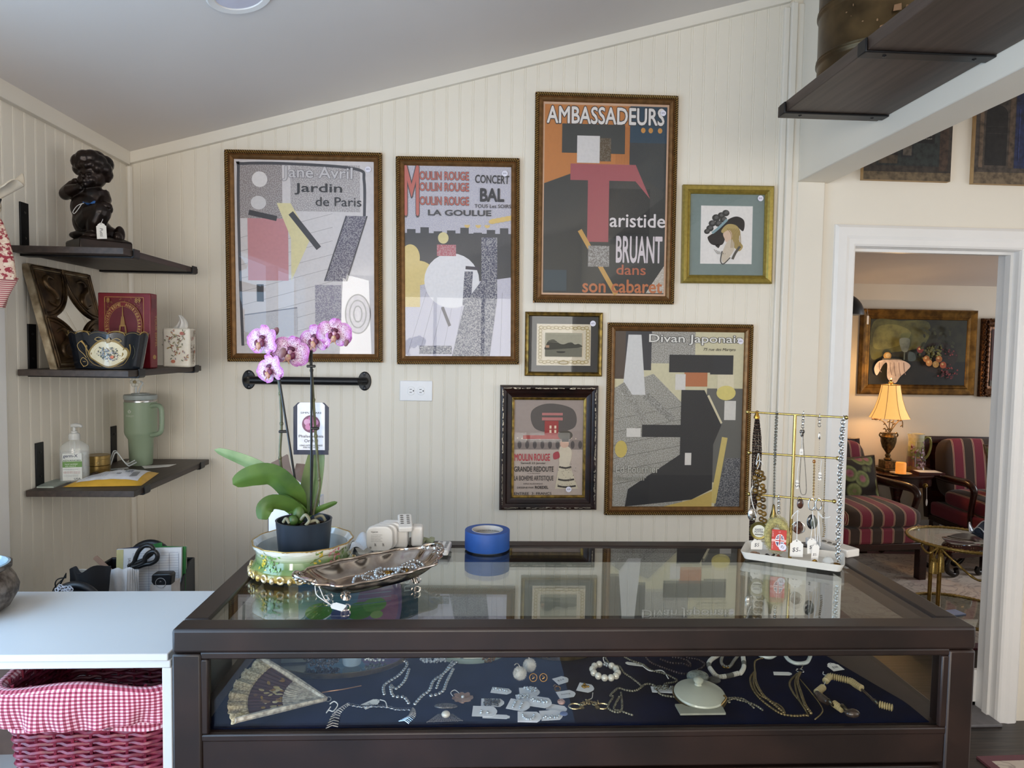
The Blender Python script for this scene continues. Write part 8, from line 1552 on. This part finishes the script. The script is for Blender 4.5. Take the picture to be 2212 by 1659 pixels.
# lamp
lp = Vector((atY(1917, 1000, 5.34).x, 5.34, TZ)); LT = Matrix.Translation(lp); AB = M('antique_bronze_gold', '7d6844', .38, .75, var=.3, scale=60, col2='4b3c26')
t = thing('table_lamp', 'lit table lamp with a cream bell shade and a fluted bronze urn', 'lamp', lp)
b = MB(); b.cbox(lp+Vector((0, 0, .012)), (.13, .13, .024)); b.cbox(lp+Vector((0, 0, .055)), (.095, .095, .065)); bevel(b.build('base', AB, t), .004)
b = MB(); b.lathe([(.02, .087), (.032, .095), (.016, .11), (.022, .125), (.013, .14), (.02, .152), (.042, .19), (.054, .235), (.058, .275), (.05, .285), (.044, .30), (.048, .306), (0, .306)], 40, LT, fn=lambda a, z: 1+.05*math.cos(14*a) if .17 < z < .27 else 1); b.build('urn', AB, t)
for s_ in (-1, 1): b = MB(); b.tube(spline([lp+Vector((s_*.05, 0, .262)), lp+Vector((s_*.075, 0, .285)), lp+Vector((s_*.066, 0, .305)), lp+Vector((s_*.054, 0, .296))], 5), .006, 8); b.build('scroll_handle', AB, t)
for pts in ([(0, .30), (-.02, .35), (-.06, .40), (-.11, .415)], [(0, .30), (.02, .36), (.03, .42)], [(0, .30), (.03, .35), (.07, .40), (.10, .40), (.105, .35)], [(0, .3), (-.005, .36), (.0, .43)], [(0, .3), (-.03, .325), (-.04, .345)]):
    b = MB(); P = spline([lp+Vector((x, -.01, z)) for x, z in pts], 5); b.tube(P, .0035, 6)
    for i in range(3, len(P), 4): b.ell(Vector(P[i])+Vector((.010*(-1)**i, 0, .006)), (.012, .003, .005), 8, 6, Matrix.Rotation(.6*(-1)**i, 4, 'Y'))
    b.build('leaf_sprig', AB, t)
b = MB(); b.ell(lp+Vector((-.115, -.01, .42)), (.022, .012, .014), 10, 8); b.ell(lp+Vector((-.14, -.01, .415)), (.014, .006, .006), 8, 6); b.build('metal_flower', M('pale_gilt_flower', 'b59a7c', .4, .6), t)
SHD = M('lit_cream_shade', 'e8cf9a', .8, var=.02, trans=0, emit='ffb65c', es=.75)
sp2 = [(.150, .425), (.138, .445), (.112, .50), (.09, .57), (.075, .64), (.068, .685)]; b = MB(); b.lathe(sp2, 48, LT, close=False, fn=lambda a, z: 1-.03*abs(math.sin(4*a))*(1 if z < .6 else .3)); sd = b.build('bell_shade', SHD, t)
for k in range(8): a_ = PI*k/4; b = MB(); b.tube([lp+Vector((r*1.004*math.cos(a_), r*1.004*math.sin(a_), z)) for r, z in sp2], .0022, 6); b.build('shade_seam', M('cream_braid', 'cdb88a', .8), sd)
b = MB(); b.torus(lp+Vector((0, 0, .688)), .067, .003, None, 32, 6); b.lathe([(.004, .69), (.018, .70), (.02, .71), (.008, .715), (.01, .73), (0, .745)], 16, LT); b.build('finial', AB, t); b = MB(); b.tube([lp+Vector((0, 0, .42)), lp+Vector((0, 0, .70))], .004, 8); b.build('stem', AB, t)
pl = bpy.data.lights.new('table_lamp_bulb', 'POINT'); pl.energy = 4; pl.color = (1, .62, .28); pl.shadow_soft_size = .03; plo = bpy.data.objects.new('table_lamp_bulb', pl); COL.objects.link(plo); plo.location = lp+Vector((0, 0, .735+.03)); 
pl2 = bpy.data.lights.new('table_lamp_bulb', 'POINT'); pl2.energy = 2.6; pl2.color = (1, .62, .28); pl2.shadow_soft_size = .03; o = bpy.data.objects.new('table_lamp_bulb', pl2); COL.objects.link(o); o.location = lp+Vector((.0, 0, .46))
# candle, pitcher, framed card
c = Vector((atY(1942, 1025, 5.2).x, 5.18, TZ)); t = thing('candle', 'glowing orange pillar candle on a cream saucer in front of the lamp', 'candle', c)
b = MB(); b.lathe([(0, .008), (.037, .008), (.0375, .085), (.034, .094), (.026, .088), (0, .085)], 32, Matrix.Translation(c), fn=lambda a, z: 1+.02*math.sin(3*a)*(z > .08)); b.build('wax', M('glowing_wax', 'e09a50', .5, emit='ff9a3c', es=.55), t); b = MB(); b.lathe([(0, 0), (.05, .0), (.075, .012), (.078, .014), (.06, .006), (0, .006)], 40, Matrix.Translation(c)); b.build('saucer', M('cream_saucer', 'cdbf9e', .3), t)
c = Vector((atY(1978, 1020, 5.33).x, 5.34, TZ)); PT = vcol('painted_porcelain', .15, speck=False, coat=.6, grain=.05); t = thing('pitcher', 'tall floral porcelain pitcher with a gold dragon-like handle right of the lamp', 'pitcher', c); TT = Matrix.Translation(c)
cl_ = ['8a6a3c', '7d5f38', '6d4a48', '5f4a44', '6c6a48', '8d8a5c', 'a8a478', 'c0bc98', 'cfcdb4', 'd2d0bc', 'cfcab0']; pp = [(.075, 0), (.074, .02), (.068, .04), (.065, .08), (.062, .12), (.060, .16), (.058, .2), (.056, .24), (.056, .27), (.057, .29), (.058, .30)]
b = MB()
for i in range(10): b.lathe([pp[i], pp[i+1]], 40, TT, col=cl_[i], close=False, fn=lambda a, z: 1+(.30*max(0, math.cos(a-PI))**12*((z-.24)/.06) if z > .24 else 0))
b.lathe([(.055, .298), (.05, .05), (0, .03)], 40, TT, col='c9c6b0', close=False); b.build('body', PT, t, sharp=80)
a = Wrap(lambda u, v, z: c+Vector(((pp[min(10, max(0, int(v/.03)))][0]+.0012+z)*math.sin(u/.06), -(pp[min(10, max(0, int(v/.03)))][0]+.0012+z)*math.cos(u/.06), v)))
for k in range(80): a.oval(random.uniform(-.07, .09), min(.27, max(.04, random.gauss(.12, .055))), random.uniform(.006, .014), random.uniform(.005, .010), random.choice(('8f6a80', 'a58a94', '5f6f3c', '7a7d48', '6a2f3c', '88733a', 'b09aa0')), random.random()*3, n=9)
a.build('flower_pattern', PT, t, smooth=False); b = MB(); b.tube(spline([c+Vector(p) for p in ((.056, 0, .25), (.085, 0, .272), (.115, 0, .255), (.122, 0, .20), (.108, 0, .14), (.085, 0, .105), (.066, 0, .09))], 5), .009, 10); b.ell(c+Vector((.112, 0, .268)), (.01, .008, .010), 8, 6); b.build('handle', M('gold_green_glaze', '8d8648', .2, .4), t)
c = Vector((atY(2005, 1032, 5.2).x, 5.21, TZ)); t = thing('framed_card', 'dark red framed card with a round sticker lying flat on the side table', 'framed card', c); b = MB(); b.cbox(c+Vector((0, 0, .010)), (.2, .13, .018), -.08); b.build('frame', M('dark_red_frame', '4a1f1c', .4), t); b = MB(); b.cbox(c+Vector((0, 0, .0198)), (.17, .105, .0012), -.08); b.build('card', PAP, t); b = MB(); b.lathe([(.011, 0), (.011, .001), (0, .001)], 20, Matrix.Translation(c+Vector((.06, -.068, .010))) @ Matrix.Rotation(PI/2, 4, 'X')); b.build('price_sticker', STICK, t)
# ---------------------------------------------------------------- striped armchairs
def stripes(name, axis=0, scale=1.0, off=0.0):
    if name in MATS: return MATS[name]
    m, nt, p = NT(name); tc = nd(nt, 'ShaderNodeTexCoord'); sx = nd(nt, 'ShaderNodeSeparateXYZ'); nt.links.new(tc.outputs['Object'], sx.inputs[0]); q = nd(nt, 'ShaderNodeMath', operation='MULTIPLY_ADD'); q.inputs[1].default_value = 1/(.165*scale); q.inputs[2].default_value = 10.13+off; nt.links.new(sx.outputs[axis], q.inputs[0]); f = nd(nt, 'ShaderNodeMath', operation='FRACT'); nt.links.new(q.outputs[0], f.inputs[0])
    A, B_, C_ = '7d2136', '3c2a1f', 'bda384'; r = ramp(nt, f.outputs[0], ((0, A), (.40, C_), (.425, A), (.45, C_), (.475, B_), (.90, C_), (.925, A), (.95, C_), (.975, A))); nt.nodes[-1].color_ramp.interpolation = 'CONSTANT'
    n = noise(nt, 220, 2); nt.links.new(mixc(nt, ramp(nt, n, ((.3, '303030'), (.7, '000000'))), r, '20100c'), p.inputs['Base Color']); p.inputs['Roughness'].default_value = .85; p.inputs['Sheen Weight'].default_value = .15; MATS[name] = m; return m
STX = stripes('striped_upholstery', 0); STY = stripes('striped_upholstery_back', 0)
def cushion(mb, x0, x1, y0, y1, z0, z1, puff=.02, n=14):
    cx, cy, cz = (x0+x1)/2, (y0+y1)/2, (z0+z1)/2; hx, hy, hz_ = (x1-x0)/2, (y1-y0)/2, (z1-z0)/2; vs = []; N = 22; Mm = 12
    def sgnp(v, e): return math.copysign(abs(v)**e, v)
    for j in range(Mm+1):
        th = -PI/2+PI*j/Mm
        for i in range(N*2):
            ph = PI*i/N; x = sgnp(math.cos(th), .35)*sgnp(math.cos(ph), .28); y = sgnp(math.cos(th), .35)*sgnp(math.sin(ph), .28); z = sgnp(math.sin(th), .55)
            vs.append((cx+hx*x, cy+hy*y, cz+hz_*z+puff*(1-x*x)*(1-y*y)*(1 if z > 0 else -.3)))
    W = N*2; mb.add(vs, [(j*W+i, j*W+(i+1) % W, (j+1)*W+(i+1) % W, (j+1)*W+i) for j in range(Mm) for i in range(W)])
PILLOW = None
def pillow_mat(name, ground):
    m, nt, p = NT(name); tc = nd(nt, 'ShaderNodeTexCoord'); v = nd(nt, 'ShaderNodeTexVoronoi', Scale=9.0); nt.links.new(tc.outputs['Object'], v.inputs[0]); n = noise(nt, 30, 3); c1 = ramp(nt, v.outputs['Distance'], ((.0, '8f4a58'), (.2, 'a86a74'), (.34, '6f7a48'), (.5, '8d9460'), (.62, ground), (1, ground))); c = mixc(nt, ramp(nt, n, ((.42, '000000'), (.6, '8c8c8c'))), c1, ground); nt.links.new(c, p.inputs['Base Color']); p.inputs['Roughness'].default_value = .95; bump(nt, p, n, .3); return m
PM = pillow_mat('floral_needlepoint', '2c2622')
def pillow(label, c, w_, h_, d, rz, tilt):
    T = Matrix.Translation(c) @ Matrix.Rotation(rz, 4, 'Z') @ Matrix.Rotation(tilt, 4, 'X'); t = thing('cushion', label, 'cushion', c-Vector((0, 0, h_/2)), group='floral cushions on the striped armchairs'); b = MB()
    f = lambda s: (lambda u, v: T @ Vector(((u-.5)*w_*(1-.10*(4*(v-.5)**2)*0+.04*math.cos(PI*(v-.5))*0)*(1-.08*math.sin(PI*v)), s*d/2*(math.sin(PI*u)*math.sin(PI*v))**.55, (v-.5)*h_*(1-.08*math.sin(PI*u)))))
    b.grid(f(-1), 18, 18); b.grid(lambda u, v: f(1)(1-u, v), 18, 18); b.build('cover', PM, t, sharp=70)
    b = MB(); e = [f(-1)(i/18, 0) for i in range(19)]+[f(-1)(1, i/18) for i in range(1, 19)]+[f(-1)(1-i/18, 1) for i in range(1, 19)]+[f(-1)(0, 1-i/18) for i in range(1, 18)]; b.tube(e, .008, 6, True); b.build('fringed_edge', M('brown_fringe', '6a5644', .9, var=.3, scale=200), t)
def armchair(label, c, rz):
    t = thing('armchair', label, 'armchair', c, rz, 'striped armchairs in the parlour'); W = WM[t]; b = MB(); b.T = W; cushion(b, -.30, .30, -.38, .22, .36, .50, .025); b.build('seat_cushion', STX, t, sharp=180)
    b = MB(); b.T = W; b.box((-.325, -.375, .26), (.325, .30, .37)); bevel(b.build('seat_base', STX, t), .02, 3)
    b = MB(); b.T = W @ Matrix.Translation((0, .27, .40)) @ Matrix.Rotation(-.16, 4, 'X'); cushion(b, -.27, .27, -.10, .06, .0, .49, .0); b.build('back_cushion', STY, t, sharp=180)
    b = MB(); b.T = W; b.box((-.33, -.37, .215), (.33, .31, .262)); bevel(b.build('seat_rail', MAH, t), .006)
    b = MB(); b.T = W @ Matrix.Translation((0, .335, .25)) @ Matrix.Rotation(-.16, 4, 'X')
    b.box((-.335, -.02, -.02), (-.285, .03, .64)); b.box((.285, -.02, -.02), (.335, .03, .64)); b.box((-.335, -.02, .585), (.335, .03, .645)); b.box((-.29, .0, .0), (.29, .02, .6)); bevel(b.build('back_frame', MAH, t), .006)
    for s_ in (-1, 1):
        b = MB(); b.T = W; P = spline([(s_*.325, .36, .62), (s_*.33, .2, .60), (s_*.335, 0, .60), (s_*.335, -.17, .605), (s_*.335, -.235, .57), (s_*.33, -.225, .50), (s_*.325, -.20, .40), (s_*.32, -.2, .24)], 6); b.tube(P, [.026+.006*math.sin(i*.14) for i in range(len(P))], 10); b.build('arm', MAH, t)
        for y in (-.34, .28): b = MB(); b.T = W; b.prism([(-.028, -.028), (.028, -.028), (.028, .028), (-.028, .028)], .22, Matrix.Translation((s_*.295, y, 0))); bevel(b.build('leg', MAH, t), .005)
    return t
ch = Vector((2.80, 4.92, .0095)); armchair('striped red and brown armchair left of the round side table', ch, .10)
pillow('floral cushion on the armchair left of the side table', atY(1862, 1052, 5.0)+Vector((-.06, .02, .02)), .44, .42, .16, .15, -.30)
ch2 = Vector((4.04, 5.10, .0095)); c2 = dup(bpy.data.objects['armchair'], ch2, -.05, 'striped red and brown armchair right of the round side table')
pillow('floral cushion on the armchair right of the side table', Vector((4.08, 4.98, .70)), .40, .40, .15, -.12, -.28)
# footstool
c = atZ(2028, 1240, 0); c = Vector((c.x+.13, c.y+.02, .0095)); t = thing('footstool', 'red dotted footstool with curved black legs on the parlour rug', 'footstool', c); T = Matrix.Translation(c) @ Matrix.Rotation(.2, 4, 'Z')
m, nt, p = NT('red_dotted_fabric'); tc = nd(nt, 'ShaderNodeTexCoord'); v = nd(nt, 'ShaderNodeTexVoronoi', Scale=48.0, Randomness=.0); nt.links.new(tc.outputs['Object'], v.inputs[0]); nt.links.new(ramp(nt, v.outputs['Distance'], ((.22, 'c9a78a'), (.3, '6d2620'))), p.inputs['Base Color']); p.inputs['Roughness'].default_value = .85
b = MB(); b.T = T; cushion(b, -.17, .17, -.13, .13, .17, .25, .02); b.build('padded_top', m, t, sharp=180); b = MB(); b.T = T; b.box((-.165, -.125, .14), (.165, .125, .185)); bevel(b.build('frame', MAH, t), .006)
for sx in (-1, 1):
    for sy in (-1, 1): b = MB(); b.T = T; b.tube([(sx*(.12+x), sy*.10, z) for x, z in spline([(.03, .15), (.06, .10), (.05, .05), (.0, .02), (-.03, .03), (-.02, .06)], 6)], .017, 10); b.build('leg', M('ebonised_wood', '17110f', .25), t)
# rope-edged glass table
GR = M('gold_rope', 'b59a58', .35, .7, var=.25, scale=200); tc_ = Vector((2.72, 3.66, .0095)); tz = .545; t = thing('glass_side_table', 'round glass side table edged in gold rope with tassels, at the right of the doorway', 'table', tc_); R = .27
for z, nm in ((tz, 'glass_top'), (.145, 'lower_glass')): b = MB(); b.lathe([(0, z-.006), (R-.006, z-.006), (R-.006, z), (0, z)], 48, Matrix.Translation(tc_)); b.build(nm, pane('table_glass', .10, 'dfe4e0'), t)
for z in (tz-.002, .142): b = MB(); b.tube([tc_+Vector((R*math.cos(2*PI*i/160), R*math.sin(2*PI*i/160), z)) for i in range(160)], .009, 8, True, lobes=(2, .25, 260)); b.build('rope_edge', GR, t)
for k in range(3): a_ = PI*1.17+2*PI*k/3; b = MB(); b.tube([tc_+Vector((R*.93*math.cos(a_), R*.93*math.sin(a_), z)) for z in (0, tz-.01)], .011, 12); b.build('leg', M('gilded_leg', 'a07c3c', .3, .75, var=.2, scale=30), t)
def tassel(parent, p, L, r, mat):
    b = MB(); b.lathe([(.004, 0), (r*.7, -.010), (r*.6, -.022), (r*.8, -.028), (r, -L), (0, -L)], 20, Matrix.Translation(p), fn=lambda a, z: 1+.08*math.cos(10*a)); b.build('tassel', mat, parent)
pa_ = tc_+Vector((R*math.cos(PI*1.17), R*math.sin(PI*1.17), tz)); tassel(t, pa_+Vector((-.03, -.01, -.055)), .085, .020, GR); tassel(t, pa_+Vector((.0, -.02, -.03)), .10, .018, GR); pb2 = tc_+Vector((-.02, -R, tz-.04)); tassel(t, Vector((pb2.x-.02, pb2.y-.01, pb2.z-.02)), .15, .034, M('silver_fringe', 'b5ad94', .5, .3, var=.4, scale=300))
b = MB(); b.tube(spline([pa_, pa_+Vector((.05, -.04, -.06)), Vector((pb2.x-.08, pb2.y, pb2.z-.10)), pb2+Vector((-.02, -.01, -.02))], 10), .006, 8, lobes=(2, .25, 300)); b.tube(spline([pa_, pa_+Vector((-.055, .0, -.035)), pa_+Vector((-.04, .08, -.02)), pa_+Vector((.0, .12, -.004))], 8), .006, 8); b.tube([pa_, pa_+Vector((-.03, -.01, -.055))], .004, 6); b.build('rope_swag', GR, t)
c = tc_+Vector((.03, -.10, tz+.001)); b = MB(); b.grid(lambda u, v: c+Vector(((.04+.16*v)*math.cos(2*PI*u), (.03+.11*v)*math.sin(2*PI*u), .004+.012*v*v+.006*v*math.sin(5*PI*u*2))), 48, 6, two=.003); b.lathe([(.045, .0), (.045, .006), (0, .006)], 24, Matrix.Translation(c)); tag(b.build('black_dish', M('black_glass_dish', '1a181a', .12, coat=.4)), 'flat black glass dish under the blue ruffled bowl', 'dish')
c = tc_+Vector((.10, -.10, tz+.020)); t = thing('glass_bowl', 'blue-grey ruffled glass bowl with a white rim on the rope-edged table', 'bowl', c); ruf = lambda u, v: c+Vector(((.03+.085*v**.8)*math.cos(2*PI*u), (.03+.085*v**.8)*math.sin(2*PI*u), .004+.055*v**1.5+.022*v**3*math.sin(6*2*PI*u)))
b = MB(); b.grid(lambda u, v: ruf(-u, v), 72, 10, two=.003); b.lathe([(.034, 0), (.034, .005), (0, .005)], 24, Matrix.Translation(c)); b.build('bowl', M('blue_grey_art_glass', '55647c', .08, alpha=.8, var=.2), t, sharp=80); b = MB(); b.tube([ruf(i/96, 1) for i in range(96)], .003, 6, True); b.build('white_rim', M('white_glass_rim', 'd9dce4', .2), t)
p0 = atY(2123, 1380, 3.50); b = MB(); b.box((p0.x, 3.47, .1465), (p0.x+.16, 3.49, .44), M=None); tag(bevel(b.build('leaning_board', wood('panel_wood', '3a241a', '20120d', 'Z', .4, 1)), .002), 'dark wooden panel standing on the lower tier of the rope-edged table', 'panel')
q = atZ(2114, 1358, .146); b = MB(); b.cbox((max(q.x, 2.52), 3.62, .1525), (.10, .07, .012), .2); tag(b.build('booklet', M('pale_blue_booklet', 'a4b4dc', .5)), 'pale blue booklet on the lower tier of the rope-edged table', 'booklet')
# ---------------------------------------------------------------- rugs
def rugmat(name, size, border, rot=0):
    m, nt, p = NT(name); tc = nd(nt, 'ShaderNodeTexCoord'); n = noise(nt, 7, 4); n2 = noise(nt, 3.2, 3); d = nd(nt, 'ShaderNodeTexNoise', Scale=5.0, Detail=2.0, Distortion=2.6); nt.links.new(tc.outputs['Object'], d.inputs['Vector'])
    base = ramp(nt, n2, ((.35, 'b8a698'), (.55, 'c9bcae'), (.7, 'a98c86'))); sc1 = ramp(nt, d.outputs['Fac'], ((.46, '000000'), (.49, 'c0c0c0'), (.51, 'c0c0c0'), (.54, '000000'))); c = mixc(nt, sc1, base, '6a5850'); c = mixc(nt, ramp(nt, n, ((.62, '000000'), (.68, '909090'))), c, '8a4a50')
    sx = nd(nt, 'ShaderNodeSeparateXYZ'); nt.links.new(tc.outputs['Object'], sx.inputs[0]); outs = []
    for i in (0, 1):
        ab = nd(nt, 'ShaderNodeMath', operation='ABSOLUTE'); nt.links.new(sx.outputs[i], ab.inputs[0]); g = nd(nt, 'ShaderNodeMath', operation='GREATER_THAN'); g.inputs[1].default_value = size[i]/2-border; nt.links.new(ab.outputs[0], g.inputs[0]); outs.append(g.outputs[0])
    mx = nd(nt, 'ShaderNodeMath', operation='MAXIMUM'); nt.links.new(outs[0], mx.inputs[0]); nt.links.new(outs[1], mx.inputs[1]); nt.links.new(mixc(nt, mx.outputs[0], c, '5d1c2c'), p.inputs['Base Color']); p.inputs['Roughness'].default_value = .95; p.inputs['Sheen Weight'].default_value = .2; bump(nt, p, noise(nt, 300, 2), .3); return m
def rug(label, c, w_, d_, rz, border):
    t = MB(); T = Matrix.Translation(c) @ Matrix.Rotation(rz, 4, 'Z'); t.box((-w_/2, -d_/2, 0), (w_/2, d_/2, .009)); o = t.build('rug', rugmat('floral_rug', (w_, d_), border)); o.matrix_world = T; WM[o] = T; return tag(o, label, 'rug')
rug('beige floral rug with a burgundy border under the parlour chairs', Vector((3.36, 4.36, .0)), 2.30, 1.80, -.06, .07); rug('beige floral rug with a burgundy border on the shop floor before the doorway', Vector((2.95, 1.78, 0)), 1.90, 1.55, .02, .035)
b = MB(); b.box((-1.15, -1.25, 0), (.42, .25, .008)); tag(b.build('added_reflection_mat', M('pale_blue_reflector', '9fbae6', .9, var=.05, scale=8)), 'added pale blue mat on the unseen floor, mirrored in the case front glass', 'mat')  # out-of-view mat, added so the front glass reflects blue
